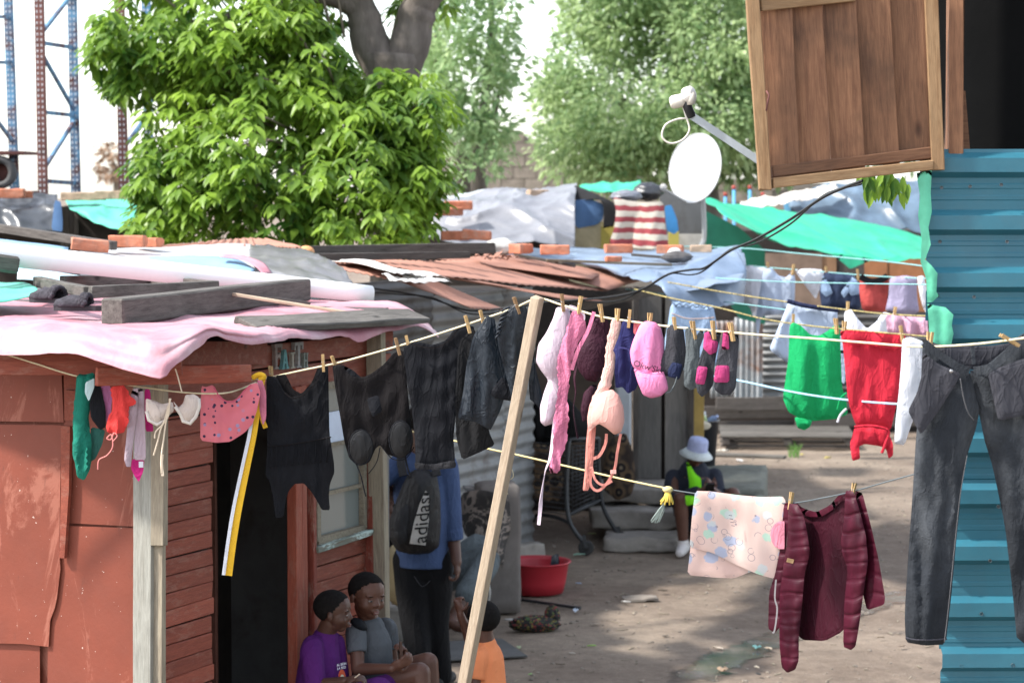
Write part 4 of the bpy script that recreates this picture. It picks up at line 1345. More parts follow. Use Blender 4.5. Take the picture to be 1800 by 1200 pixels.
# fridge-like pale panel beside the door
o = MB().box(wpt(1096, 21.3, 1.1), (.13, .3, 1.0)).build('cupboard', mat('pale_enamel', (.42, .46, .50), .5, .1, dirt=.4), None)
tag(o, 'pale blue-white upright cupboard between trolley and plank door', 'cupboard')
o.modifiers.new('edge', 'BEVEL').width = .015
# steps
st_ = thing('concrete_steps', 'broken concrete steps left of the seated man in the hat', 'steps', wpt(1130, 20.8, 0))
for (px, Y, z, w, d, h) in ((1140, 21.2, .36, 1.0, .8, .12), (1120, 20.75, .2, .8, .5, .16), (1130, 20.2, .06, .62, .5, .12)):
    rock('step', wpt(px, Y, z), (w, d, h), M_conc, st_, Matrix.Rotation(random.uniform(-.1, .1), 3, 'Z'), .025, 9, px)
kb = thing('concrete_slab', 'tilted mossy concrete slab right of the seated man', 'slab', wpt(1290, 20.6, 0))
mb = MB()
vs_ = [G(1238, 880, .1), G(1330, 880, .1), G(1348, 862, .1), G(1250, 862, .1)]
rock('slab', wpt(1288, 21.6, .22), (.62, 1.9, .46), mat('mossy_concrete', (.17, .175, .15), .95, .2, 8, .008, 30, .1, dirt=.5), kb, Matrix.Rotation(-.12, 3, 'Z'), .02, 9, 4)
rock('upright_stone', wpt(1338, 20.5, .2), (.22, .06, .42), mat('mossy_concrete', (.17, .175, .15)), kb, Matrix.Rotation(.75, 3, 'Z') @ Matrix.Rotation(.2, 3, 'Y'), .012, 6, 9)

# ------------------------------------------------------------------ grey tarpaulin shack
gs = thing('tarp_shack', 'shack with yellow-cream walls under grey tarpaulin', 'shack', (P(1000, 420, 24).x, 24, 0))
mcream = mat('cream_wall', (.50, .43, .27), .85, .2, 4, .004, dirt=.4)
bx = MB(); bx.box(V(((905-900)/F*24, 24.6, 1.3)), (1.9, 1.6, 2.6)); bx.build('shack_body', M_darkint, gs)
bx = MB(); bx.box(wpt(1050, 23.6, 1.4), (.55, .05, 2.6)); bx.build('wall_panel', mcream, gs)
bx = MB(); bx.box(wpt(1068, 23.55, 1.4), (.13, .05, 2.5)); bx.build('wall_panel', mat('yellow_board', (.48, .41, .10), .8, .15), gs)
bx = MB(); bx.box(wpt(1205, 23.8, 1.35), (.36, .05, 2.45)); bx.build('wall_panel', mat('dirty_white_wall', (.40, .38, .34), .85, .2, dirt=.5), gs)
bx = MB(); bx.box(wpt(1184, 23.7, 1.4), (.1, .05, 2.4)); bx.build('wall_panel', mat('yellow_board', (.48, .41, .10)), gs)
m_silver = mat('silver_tarp', (.19, .195, .215), .38, .2, 5, .006, 9, .5, dirt=.25, dirtc=(.2, .2, .22))
o = loft('grey_tarp', [[P(770, 352, 24.2), P(830, 345, 24.4), P(900, 340, 24.4), P(950, 342, 24.4), P(1014, 326, 24.2)],
                       [P(765, 376, 23.4), P(830, 370, 23.2), P(900, 356, 23.2), P(950, 356, 23.2), P(1012, 352, 23.2)],
                       [P(760, 400, 22.9), P(830, 405, 22.6), P(900, 400, 22.6), P(950, 400, 22.6), P(1010, 390, 22.7)],
                       [P(748, 420, 22.4), P(830, 432, 22.3), P(900, 428, 22.3), P(950, 432, 22.3), P(1008, 438, 22.4)]], m_silver, None, 110, 18, .03, .75, .075, seed=2, aniso=.6)
tag(o, 'crumpled silver grey tarpaulin draped over the far shack', 'tarpaulin')
o = loft('grey_tarp', [[P(770, 352, 25.2), P(850, 334, 25.2), P(900, 338, 25.2)], [P(790, 350, 24.6), P(850, 350, 24.4), P(910, 352, 24.4)], [P(845, 362, 24.2), P(870, 360, 24.2), P(905, 358, 24.2)]], mat('pale_tarp', (.44, .48, .49), .4, .12), None, 30, 8, .025, .3, .03, seed=6)
tag(o, 'paler grey sheet folded along the ridge of the silver tarpaulin', 'tarpaulin')
mblk = mat('black_cloth', (.012, .012, .013), .95, .3)
o = loft('black_cloth', [[P(1010, 326, 23.9), P(1022, 330, 23.9)], [P(1012, 352, 23.6), P(1050, 342, 23.6)], [P(1055, 352, 23.5), P(1082, 362, 23.5)], [P(1060, 402, 23.45), P(1078, 398, 23.45)]], mblk, None, 12, 8, .01)
tag(o, 'black cloth arching over the blue sheet beside the silver tarpaulin', 'cloth')
cloth('blue_sheet', [(1008, 352), (1040, 350), (1062, 360), (1060, 385), (1050, 395), (1012, 402)], 23.55, mat('denim_blue_tarp', (.085, .17, .33), .6, .15), 'faded blue sheet hanging between silver tarpaulin and striped blanket', 'sheet', fold=.03)
def stripes():
    m, t, b, vec, oi = _base('red_cream_stripes')
    tc = t.nodes.new('ShaderNodeTexCoord')
    sp = t.nodes.new('ShaderNodeSeparateXYZ'); t.links.new(tc.outputs['Object'], sp.inputs[0])
    ad = t.nodes.new('ShaderNodeMath'); ad.operation = 'MULTIPLY_ADD'; ad.inputs[1].default_value = 1/.108; ad.inputs[2].default_value = .25
    wz = t.nodes.new('ShaderNodeMath'); wz.operation = 'MULTIPLY_ADD'; wz.inputs[1].default_value = .09
    t.links.new(nz(t, tc.outputs['Object'], 4.5, 2, (1, 1, .4)), wz.inputs[0]); t.links.new(sp.outputs['Z'], wz.inputs[2])
    t.links.new(wz.outputs[0], ad.inputs[0])
    fr_ = t.nodes.new('ShaderNodeMath'); fr_.operation = 'FRACT'; t.links.new(ad.outputs[0], fr_.inputs[0])
    c = ramp(t, fr_.outputs[0], [(.0, (.30, .055, .065)), (.46, (.33, .06, .07)), (.49, (.55, .50, .42)), (1, (.58, .53, .45))])
    c = mix(t, c, ramp(t, nz(t, vec, 8, 6), [(.3, .75), (.7, 1.05)]), .8, 'MULTIPLY')
    t.links.new(c, b.inputs['Base Color']); b.inputs['Roughness'].default_value = .95
    return m
cloth('striped_blanket', [(1078, 346), (1100, 352), (1130, 356), (1166, 354), (1170, 400), (1176, 434), (1150, 438), (1120, 436), (1070, 430), (1080, 400), (1083, 370)], lambda x, y: 23.3 + (y-430)*-.001, stripes(), 'red and cream striped blanket hanging over the far wall', 'blanket', fold=.09, fw=30, res=6)
cloth('blue_cloth', [(1168, 362), (1180, 360), (1190, 385), (1193, 405), (1185, 412), (1172, 405)], 23.5, mat('bright_blue_cloth', (.05, .23, .50), .7, .15), 'bright blue cloth hanging right of the striped blanket', 'cloth')
m_green = mat('green_tarp', (.035, .40, .23), .5, .14, 3, .005, 12, .35)
o = loft('green_tarp', [[P(1018, 326, 25.4), P(1060, 322, 25.4), P(1100, 320, 25.4), P(1125, 318, 25.4)], [P(1025, 340, 24.7), P(1060, 342, 24.7), P(1100, 340, 24.7), P(1120, 342, 24.7)]], m_green, None, 24, 8, .03, .3, .03)
tag(o, 'green tarpaulin strip along the ridge behind the striped blanket', 'tarpaulin')
def bag(px, py, Y, r, m, label, cat='bag', seed=0, squash=(1, .8, .75), name='plastic_bag'):
    mb = MB().sphere((0, 0, 0), 1, 28, 18)
    c = P(px, py, Y); vs = []
    for q in mb.v:
        d = V((q.x*squash[0], q.y*squash[1], q.z*squash[2]))*r
        k = 1 - .28*abs(noise.noise(q*1.7 + V((seed, 0, 0)))) - .22*abs(noise.noise(q*4.1 + V((seed, 3, 0))))
        vs.append(c + d*k)
    mb.v = vs
    o = mb.build(name, m, None, True)
    return tag(o, label, cat)
m_bblk = mat('black_plastic_bag', (.03, .032, .038), .3, .3, 8, .01, 20, .6)
bag(1140, 337, 24.3, .17, m_bblk, 'stuffed black plastic bag on the ridge left of the dish', seed=1, squash=(1, .8, .6))
bag(1100, 345, 24.0, .16, mat('grey_plastic_bag', (.16, .17, .20), .35, .3, 8, .01, 20, .5), 'crumpled grey plastic on the ridge above the striped blanket', seed=3, squash=(1.1, .8, .45))
bag(1190, 452, 18.6, .10, mat('old_shoe_leather', (.09, .085, .085), .6, .5, 12, .006, 20), 'old dark shoe with white lining on the blue roof', 'shoe', 11, (1.3, .7, .5), 'old_shoe')
bag(1186, 444, 18.7, .06, mat('white_rag', (.5, .49, .47), .85, .2), 'white rag stuffed beside the old shoe on the blue roof', 'rag', 15, (1, .8, .7), 'white_rag')
bag(880, 434, 18.2, .10, mat('pale_rubble', (.42, .42, .40), .9, .4, 12, .01, 20), 'heap of pale rubbish at the end of the dark plank', 'rubbish', 21, (1.4, .8, .7), 'rubbish_heap')
# left-hand shack under black plastic and green tarp
ls = thing('left_far_shack', 'shack under black plastic and green tarpaulin at far left', 'shack', (P(130, 400, 22).x, 22, 0))
bx = MB(); bx.box(V(((60-900)/F*22.5, 22.9, 1.42)), (2.2, 1.8, 2.84)); bx.build('shack_body', M_darkint, ls)
for k in range(4):
    plank('wall_board', wpt(110 + k*8, 21.9, 1.8), wpt(111 + k*8, 21.9, 2.86), .02, .04, M_darkwood, ls, up=V((1, 0, 0)))
bx = MB(); bx.box(wpt(168, 21.6, 2.0), (.26, .1, 1.1)); bx.build('white_panel', mat('pale_wall_panel', (.44, .46, .50), .7, .1), ls)
o = loft('black_plastic', [[P(-120, 349, 22.0), P(0, 348, 22.0), P(60, 350, 22.0), P(104, 350, 22.0)], [P(-120, 370, 21.5), P(0, 372, 21.5), P(60, 375, 21.5), P(103, 372, 21.5)], [P(-120, 410, 21.3), P(0, 412, 21.3), P(60, 410, 21.3), P(106, 408, 21.3)]],
         mat('black_sheet_plastic', (.05, .055, .062), .28, .3, 4, .008, 10, .5), None, 50, 10, .02, .4, .07, seed=5, aniso=.4)
tag(o, 'creased black plastic sheet hanging over the far left shack', 'plastic sheet')
cloth('blue_cloth', [(96, 352), (107, 354), (110, 385), (110, 408), (90, 404)], 21.2, mat('denim_blue_tarp', (.085, .17, .33)), 'narrow blue cloth at the edge of the black plastic', 'cloth')
o = loft('green_tarp', [[P(106, 346, 22.2), P(125, 348, 22.2), P(180, 350, 22.3), P(265, 350, 22.3)], [P(125, 362, 21.8), P(150, 372, 21.6), P(200, 378, 21.6), P(265, 375, 21.7)], [P(140, 378, 21.6), P(168, 395, 21.4), P(215, 405, 21.3), P(265, 398, 21.4)]], mat('mint_tarp', (.11, .50, .36)), None, 36, 8, .03, .35, .03, seed=7)
tag(o, 'mint green tarpaulin sagging below the row of mossy bricks', 'tarpaulin')

# ------------------------------------------------------------------ shack with the long green tarpaulin
fs_ = thing('green_tarp_shack', 'far shack of planks and tin under a long green tarpaulin', 'shack', (P(1430, 700, 30).x, 30, 0))
FY = 30.
bx = MB(); bx.box(V(((1460-900)/F*31, 31.4, 1.25)), (3.4, 2.4, 2.5)); bx.build('shack_body', M_darkint, fs_)
mply = mat('brown_plywood', (.20, .14, .105), .85, .25, 5, .003, 30)
for (xa, xb, ya, yb, m_, dY) in ((1340, 1445, 445, 600, mply, 0), (1445, 1470, 450, 590, mat('mid_brown_board', (.26, .15, .085), .85, .2), .02), (1475, 1520, 450, 560, M_darkwood, .05),
                                 (1520, 1560, 455, 560, mat('orange_brown_board', (.30, .13, .06), .85, .2), .03), (1562, 1640, 455, 600, mat('orange_brown_board', (.30, .13, .06)), .04)):
    panel('wall_panel', [(xa, ya), (xb, ya), (xb, yb), (xa, yb)], (V((0, FY + dY, 0)), V((0, -1, 0))), 0, .03, m_, fs_)
csheet('tin_sheet', [wpt(1292, 29.6, .30), wpt(1342, 29.6, .30), wpt(1342, 29.6, 1.45), wpt(1292, 29.6, 1.45)], M_zincrust, fs_, 5, .012, 8, flip=1)
o_ = csheet('tin_sheet', [wpt(1250, 29.7, .45), wpt(1296, 29.7, .45), wpt(1296, 29.7, 1.4), wpt(1250, 29.7, 1.4)], M_zincrust, fs_, 5, .012, 8)
csheet('tin_sheet', [wpt(1338, 29.9, .35), wpt(1338, 29.9, 1.5), wpt(1420, 29.9, 1.5), wpt(1420, 29.9, .35)], M_zinc, fs_, 13, .02, 4, flip=-1)
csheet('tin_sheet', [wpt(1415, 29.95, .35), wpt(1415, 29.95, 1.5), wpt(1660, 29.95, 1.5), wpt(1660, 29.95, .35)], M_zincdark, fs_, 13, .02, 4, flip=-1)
for k, (xa, xb, z) in enumerate(((1235, 1420, .30), (1235, 1460, .12), (1260, 1640, .42), (1400, 1660, .22))):
    plank('base_board', wpt(xa, 29.4 - k*.08, z), wpt(xb, 29.4 - k*.08, z + .02), .06, .15, M_darkwood, fs_)
panel('green_sheet', [(1240, 370), (1300, 400), (1345, 440), (1345, 570), (1300, 560), (1240, 470)], (V((0, 26.5, 0)), V((0, -1, 0))), 0, .02, mat('dark_green_sheet', (.015, .13, .085), .6, .3, 2), fs_)
panel('back_board', [(1160, 330), (1240, 360), (1240, 470), (1160, 440)], (V((0, 26.8, 0)), V((0, -1, 0))), 0, .02, M_zincdark, fs_)
o = loft('green_tarp', [[P(1236, 353, 26), P(1320, 362, 26.6), P(1400, 376, 27), P(1500, 388, 27.4), P(1570, 402, 27.6), P(1630, 420, 27.8)],
                        [P(1262, 372, 25.6), P(1330, 392, 26.0), P(1410, 402, 26.4), P(1500, 412, 26.8), P(1570, 424, 27), P(1630, 440, 27.2)],
                        [P(1290, 390, 25.4), P(1350, 420, 25.6), P(1410, 428, 25.9), P(1490, 438, 26.2), P(1570, 446, 26.5), P(1630, 452, 26.8)],
                        [P(1330, 412, 25.3), P(1384, 436, 25.4), P(1430, 438, 25.6), P(1480, 450, 25.8), P(1560, 462, 26.1), P(1630, 456, 26.4)]], m_green, None, 80, 12, .018, .8, .045, seed=1)
tag(o, 'long bright green tarpaulin slung across the far right shack', 'tarpaulin')
cloth('tarp_corner', [(1458, 444), (1540, 455), (1520, 462), (1494, 473), (1486, 465)], 25.6, m_green, parent=o, fold=.03)
o = loft('dark_tarp', [[P(1380, 345, 28.4), P(1440, 332, 28.4), P(1520, 322, 28.4), P(1640, 316, 28.4)], [P(1385, 365, 28.0), P(1440, 360, 28.0), P(1520, 358, 28.0), P(1640, 360, 28)], [P(1390, 380, 27.7), P(1450, 386, 27.7), P(1530, 398, 27.7), P(1640, 415, 27.8)]],
         mat('blue_grey_plastic', (.095, .14, .19), .35, .35, 4, .01, 9, .5), None, 60, 12, .03, .8, .08, seed=12, aniso=.3)
tag(o, 'dark blue-grey plastic tarpaulin above the long green one', 'tarpaulin')
cloth('blue_tarp', [(1376, 345), (1418, 342), (1420, 378), (1380, 382)], 28.2, mat('light_blue_sheet', (.13, .36, .56), .6, .1), 'light blue sheet left of the dark tarpaulin', 'sheet')
o = loft('pale_bundle', [[P(1300, 358, 27.8), P(1350, 348, 27.8), P(1400, 338, 27.9), P(1470, 326, 28)], [P(1300, 364, 27.6), P(1350, 358, 27.5), P(1400, 348, 27.6), P(1470, 334, 27.8)], [P(1310, 368, 27.5), P(1360, 362, 27.4), P(1410, 354, 27.5), P(1470, 342, 27.7)]], mat('dirty_white_cloth', (.55, .51, .46), .85, .2), None, 30, 6, .03, .15, .04)
tag(o, 'bundled dirty white cloth on the roof edge left of the dark tarpaulin', 'cloth')
for k, px in enumerate((1290, 1318, 1341, 1275)):
    th = thing('fence_pole', ('first', 'second', 'third', 'shortest')[k] + ' thin blue pole with red tip behind the dish, counted from the left', 'pole', (P(px, 335, 33.5).x, 33.5, 0))
    MB().tube([wpt(px+3, 33.5, 0), P(px, 333 + (12 if k > 1 else 0), 33.5)], .024, 10).build('shaft', mat('pole_blue', (.10, .33, .55), .5, .1), th, True)
    MB().tube([P(px, 333 + (12 if k > 1 else 0), 33.5), P(px, 326 + (12 if k > 1 else 0), 33.5)], .028, 10).build('tip', mat('pole_red', (.35, .06, .05), .5, .1), th, True)
# pallet on the ground
pal = thing('wooden_pallet', 'grey wooden pallet lying on the ground below the green top', 'pallet', G(1380, 785))
pc = G(1382, 782); ang = R(-4)
rt = Matrix.Rotation(ang, 3, 'Z')
for k in range(7):
    q = pc + rt @ V((0, -.45 + k*.19, .15)); plank('deck_board', q + rt @ V((-.78, 0, 0)), q + rt @ V((.78, 0, 0)), .13, .022, M_oldwood, pal)
for x in (-.72, 0, .72):
    q = pc + rt @ V((x, 0.12, .09)); plank('bearer', q + rt @ V((0, -.62, 0)), q + rt @ V((0, .62, 0)), .09, .08, M_darkwood, pal)
for k in range(3):
    q = pc + rt @ V((0, -.42 + k*.5, .035)); plank('bottom_board', q + rt @ V((-.78, 0, 0)), q + rt @ V((.78, 0, 0)), .11, .022, M_darkwood, pal)

# ------------------------------------------------------------------ blue tin building on the right
BY = 8.55
bb = thing('blue_tin_building', 'bright blue ribbed tin building with dark open upper window', 'building', (P(1730, 1200, BY).x, BY, 0))
XL = P(1640, 700, BY).x
def bz(py): return P(1700, py, BY).z
# ribbed sheets: ribs run level, so the wave goes up the wall
pitch = 97/F*BY
z_top = bz(262)
nsh = [(bz(262), 3), (None, 3), (None, 3), (None, 4), (None, 4)]
zc = z_top
for k, (_, w) in enumerate(nsh):
    z0 = max(zc - w*pitch, .0)
    xl = XL + [-.03, .02, .03, .035, .04][k]
    a, b, c, d = V((xl, BY - .004*k, z0 - .02)), V((xl, BY - .004*k, zc)), V((xl + 2.6, BY + .05 - .004*k, zc)), V((xl + 2.6, BY + .05 - .004*k, z0 - .02))
    csheet('wall_sheet', [a, b, c, d], M_blue, bb, w, .036, 10, 'ibr', .008, .0014, seed=k*2.1, flip=-1)
    zc = z0
    if zc <= 0.02: break
sd_ = MB(); sd_.bar(V((XL + .07, BY + .06, z_top/2)), V((XL + .85, BY + 2.6, z_top/2)), .03, z_top - .05); sd_.build('side_wall', M_blue, bb)
sd_ = MB(); sd_.box(V((XL + 1.45, BY + .10, z_top/2 - .02)), (2.6, .04, z_top - .06)); sd_.build('inner_lining', M_darkint, bb)
scm = MB().lathe((0, 0, 0), [(0, -.003), (.004, -.003), (.0065, 0), (.0065, .003)], 8, Matrix.Rotation(R(90), 3, 'X'))
scr = mesh('screw', scm.v, scm.f); scr.materials.append(mat('screw_rust', (.12, .14, .15), .6, .3))
for k, (sx_, sy_) in enumerate(((1655, 330), (1705, 328), (1760, 325), (1652, 425), (1712, 522), (1770, 425), (1668, 885), (1672, 985), (1725, 1078), (1740, 985), (1755, 890), (1690, 1170), (1780, 1168), (1648, 520))):
    o = bpy.data.objects.new('screw', scr); COL.objects.link(o); o.parent = bb
    o.location = P(sx_, sy_, BY - .043) - bb.location
# dark upper room
xr = P(1662, 100, BY).x
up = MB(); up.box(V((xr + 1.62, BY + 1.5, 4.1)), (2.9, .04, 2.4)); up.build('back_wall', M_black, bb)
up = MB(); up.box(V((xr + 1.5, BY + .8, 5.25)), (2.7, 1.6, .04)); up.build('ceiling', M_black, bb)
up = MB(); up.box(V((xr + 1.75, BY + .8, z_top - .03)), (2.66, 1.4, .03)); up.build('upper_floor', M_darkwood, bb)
plank('window_jamb', V((xr + .04, BY + .02, z_top - .02)), V((xr + .02, BY + .02, 5.2)), .06, .05, M_shutwood, bb, up=V((1, 0, 0)))
for k in range(8):
    plank('side_board', V((xr + .05 + .034*k, BY + .14 + k*.17, z_top - .02)), V((xr + .05 + .034*k, BY + .14 + k*.17, 5.2)), .02, .17, wood('dark_brown_board', (.085, .045, .028), (.04, .02, .013), .85, .8), bb, up=V((0, 1, 0)))
panel('sill_block', [(1672, 158), (1697, 160), (1705, 262), (1663, 263)], (V((0, BY + .12, 0)), V((0, -1, 0))), 0, .04, M_shutwood, bb)
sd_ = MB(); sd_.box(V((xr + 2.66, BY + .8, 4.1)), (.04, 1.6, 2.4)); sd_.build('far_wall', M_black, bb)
# torn green edging
mg = mat('torn_green_sheet', (.10, .44, .28), .5, .2, 8, .006, 20, .35)
cloth('green_edging', [(1611, 304), (1638, 300), (1636, 340), (1638, 372), (1632, 400), (1636, 430), (1626, 456), (1637, 466), (1648, 480), (1646, 512), (1650, 520), (1640, 530), (1630, 532), (1628, 490), (1618, 460), (1620, 420), (1614, 380), (1617, 345)], BY - .06, mg, None, None, bb, 6, .018, 20, .004, 8, rnd=0)
cloth('green_edging', [(1630, 534), (1650, 538), (1662, 540), (1676, 553), (1673, 572), (1676, 586), (1672, 607), (1650, 606), (1634, 598), (1632, 560)], BY - .07, mg, None, None, bb, 6, .018, 18, .004, 8, rnd=0)

# wooden shutter, open and sagging
SY = 8.35
sh = thing('window_shutter', 'sagging brown plank window shutter with lighter wooden frame', 'shutter', P(1500, 330, SY))
# corners (image): hinge side on the right; built as boards in its own tilted plane
def sp3(px, py, dy=0.): return P(px, py, SY + (px-1340)/320*.18 + dy)
edges = [(1338, 1383), (1388, 1445), (1451, 1505), (1512, 1565), (1568, 1636)]
topx = [(1336, 1387), (1391, 1441), (1448, 1500), (1506, 1560), (1564, 1634)]
botx = [(1352, 1402), (1406, 1458), (1463, 1520), (1526, 1575), (1579, 1640)]
for kb_, ((ta, tb_), (ba, b_b)) in enumerate(zip(topx, botx)):
    a = sp3((ba+b_b)/2, 318 - ((ba+b_b)/2-1345)*.13, .003*(kb_ % 2)); b = sp3((ta+tb_)/2 - 3, -60, .003*(kb_ % 2))
    plank('shutter_board', a, b, .016, (tb_-ta+8)/F*SY, M_shutwood, sh, up=V((1, 0, 0)), bev=.003)
plank('frame_stile', sp3(1345, 334, -.03), sp3(1318, -60, -.03), .03, 23/F*SY, M_shutframe, sh, up=V((1, 0, 0)))
plank('frame_stile', sp3(1648, 298, -.03), sp3(1634, -60, -.03), .03, 24/F*SY, M_shutframe, sh, up=V((1, 0, 0)))
plank('frame_rail', sp3(1357, 322, -.031), sp3(1638, 290, -.031), .03, 18/F*SY, M_shutframe, sh)
plank('frame_rail', sp3(1357, 302, -.022), sp3(1636, 268, -.022), .02, 20/F*SY, M_shutwood, sh)
plank('frame_rail', sp3(1336, 9, -.027), sp3(1500, -8, -.027), .025, 22/F*SY, M_shutframe, sh)
hk = MB(); hk.tube([sp3(1347, 160, -.05), sp3(1352, 168, -.06), sp3(1349, 180, -.05), sp3(1347, 195, -.05)], .0035, 6); hk.build('hook', M_rackrust, sh, True)

# feed arm of a dish fixed behind the shutter
da = thing('dish_feed_arm', 'grey antenna arm with round white receiver head sticking out beside the shutter', 'antenna', P(1335, 285, 9.3))
AY = 9.3
MB().bar(P(1345, 290, AY), P(1216, 204, AY), .022, .028).build('arm', mat('grey_galvanised', (.42, .46, .48), .45, .1, metal=.3), da)
MB().bar(P(1345, 290, AY), P(1420, 300, AY - .3), .03, .03).build('arm_bracket', mat('grey_galvanised', (.42, .46, .48)), da)
m_lnb = mat('lnb_white', (.66, .62, .54), .5, .06)
k = AY/F
ax_ = (P(1186, 176, AY) - P(1216, 166, AY)).normalized()
MB().tube([P(1218, 172, AY - .02), P(1208, 172, AY - .03)], .028, 18).build('receiver_head', m_lnb, da, True)
MB().lathe(P(1192, 178, AY), [(.0, -.03), (.02, -.03), (.026, -.02), (.026, .02), (.02, .03), (0, .03)], 18, frame(V((1, -.3, .2))) @ Matrix.Rotation(R(90), 3, 'Y')).build('receiver_head', m_lnb, da, True)
MB().lathe(P(1211, 166, AY - .02), [(0, -.022), (.026, -.02), (.03, -.01), (.03, .012), (.024, .02), (0, .022)], 20, frame(V((.9, -.5, .3))) @ Matrix.Rotation(R(90), 3, 'Y')).build('receiver_cap', mat('cap_white', (.78, .76, .72), .4, .04), da, True)
MB().tube(catmull([P(1206, 170, AY), P(1208, 186, AY-.01), P(1216, 205, AY)], 6), .018, 12).build('receiver_neck', mat('black_plastic', (.02, .02, .022), .5), da, True)
cord('white_cable', RR([(1200, 185, AY), (1206, 205, AY), (1212, 228, AY), (1200, 246, AY), (1178, 252, AY), (1164, 240, AY), (1170, 220, AY), (1190, 210, AY), (1210, 208, AY)]), .0045, m_lnb, parent=da)

# satellite dish on its pole
DSY = 21.0
sd2 = thing('satellite_dish', 'white oval satellite dish on a bent grey pole above the striped blanket', 'satellite dish', P(1228, 440, DSY))
cx = P(1224, 297, DSY)
nrm = V((-.55, -.80, .22)).normalized()
xa = V((0, 0, 1)).cross(nrm).normalized(); ya = nrm.cross(xa)
dm = MB()
rings, seg = 9, 40
rx, ry = .255, .305
for i in range(rings+1):
    t = i/rings
    for j in range(seg):
        a = 2*math.pi*j/seg
        dm.v.append(cx + xa*(rx*t*math.cos(a)) + ya*(ry*t*math.sin(a)) + nrm*(.055*t*t - .03))
for i in range(rings):
    for j in range(seg):
        j2 = (j+1) % seg
        dm.f.append((i*seg+j, i*seg+j2, (i+1)*seg+j2, (i+1)*seg+j))
o = dm.build('reflector', mat('dish_white', (.78, .78, .77), .4, .03, 3, 0, spec=.4), sd2, True); solid(o, .006)
rim = MB().tube([cx + xa*(rx*math.cos(2*math.pi*j/48)) + ya*(ry*math.sin(2*math.pi*j/48)) + nrm*.025 for j in range(48)], .007, 6, closed=True)
rim.build('rim', mat('dish_grey', (.5, .5, .5), .5, .05), sd2, True)
cord('pole', [P(1236, 340, DSY+.12), P(1237, 370, DSY+.1), P(1238, 405, DSY+.1), P(1236, 425, DSY+.1), P(1226, 440, DSY+.05)], .021, mat('pole_grey', (.38, .38, .37), .6, .1), parent=sd2, n=12)
MB().box(P(1234, 325, DSY+.1), (.09, .1, .12)).build('bracket', mat('dish_grey', (.5, .5, .5)), sd2)
cord('feed_arm', [P(1205, 355, DSY-.05), P(1180, 340, DSY-.25), P(1168, 333, DSY-.35)], .011, mat('pole_grey', (.38, .38, .37)), parent=sd2)
MB().sphere(P(1166, 329, DSY-.36), .03, 14, 8).build('receiver', mat('receiver_grey', (.45, .43, .40), .5), sd2, True)

# ------------------------------------------------------------------ black cable
def mblack(): return mat('cable_rubber', (.012, .012, .013), .45, .1)
cab = RR([(1515, 318, 9.2), (1450, 345, 10), (1390, 385, 11), (1330, 420, 12), (1285, 440, 12.6), (1240, 470, 13.1), (1215, 474, 13.3), (1175, 482, 13.5), (1130, 508, 13.9), (1085, 520, 14.2), (1020, 527, 14.6), (960, 531, 15), (880, 542, 15.2), (820, 545, 15.3), (760, 525, 15.3), (700, 513, 15.2), (640, 505, 15.0)])
o = cord('power_cable', cab, .0065, mblack(), 'thick black cable drooping from the shutter to the rust roof', 'cable')
cab2 = [p + V((.0, .02, -.012 + .018*math.sin(i*1.9))) for i, p in enumerate(cab)]
o = cord('power_cable', cab2, .0045, mblack(), 'thinner black cable twisted along the thick drooping one', 'cable')

# ------------------------------------------------------------------ washing lines
def LB(x): return 10.2 - (x-460)*.0018          # main line distance
def YB(x): return lerp(10.2, 9.34, (x-460)/480)
rope_y = mat('yellow_rope', (.62, .52, .25), .7, .2, 60, .002, 200, .3)
rope_c = mat('cream_rope', (.66, .58, .38), .7, .15, 60, .002, 200, .3)
rope_g = mat('gold_black_rope', (.05, .045, .03), .7, .2, 40, .002, 120, .3, col2=(.52, .42, .16), stretch=(1, 1, 1))
teal_l = mat('teal_string', (.22, .45, .45), .6, .1)
main_pts = [(440, 668), (470, 664), (530, 651), (600, 636), (690, 611), (760, 590), (830, 567), (900, 543), (945, 525), (985, 535), (1050, 555), (1110, 565), (1170, 573), (1240, 580), (1330, 588), (1420, 594), (1520, 602), (1620, 609), (1720, 604), (1830, 590)]
def ymain(x): return interp(main_pts, x)
o = cord('washing_line', [P(x, y, LB(x)) for x, y in main_pts], .0042, rope_c, 'cream main washing line running over the leaning pole top', 'washing line')
o = cord('washing_line', RR([(-120, 590, 9.9), (0, 620, 9.8), (60, 638, 9.8), (140, 662, 9.8), (250, 680, 9.85), (330, 690, 9.9), (400, 690, 9.95), (450, 672, 10.15)]), .0035, rope_c, 'thin line of washing under the pink eave', 'washing line')
def YC(x): return interp([(660, 11.6), (870, 10.4), (1170, 9.7), (1380, 9.35), (1610, 8.75)], x)
o = cord('washing_line', [P(x, y, YC(x)) for x, y in ((660, 745), (770, 768), (865, 790), (900, 797), (1000, 820), (1100, 843), (1172, 858))], .0042, rope_y, 'yellow rope passing behind the leaning pole to a knot', 'washing line')
o = cord('washing_line', [P(x, y, YC(x)) for x, y in ((1172, 859), (1215, 866), (1300, 878), (1385, 884), (1450, 874), (1500, 863), (1560, 846), (1625, 828), (1660, 815))], .0028, mat('dark_string', (.10, .12, .13), .6), 'dark thin string carrying blanket and maroon jacket', 'washing line')
kn = thing('rope_knot', 'yellow frayed rope knot with tassel beside the seated man', 'knot', P(1174, 880, 9.7))
k9 = MB()
k9.sphere(P(1174, 860, 9.68), (.022, .016, .014), 12, 8)
k9.build('knot', rope_y, kn, True)
ts = MB()
for i in range(16):
    a = i/16*6.28
    p = P(1174, 862, 9.68)
    ts.tube([p + V((math.cos(a)*.006, math.sin(a)*.006, 0)), p + V((math.cos(a)*.014, math.sin(a)*.012, -.025)), p + V((math.cos(a)*.026 - .004, math.sin(a)*.02, -.05 - .006*math.sin(i*3)))], .0035, 5)
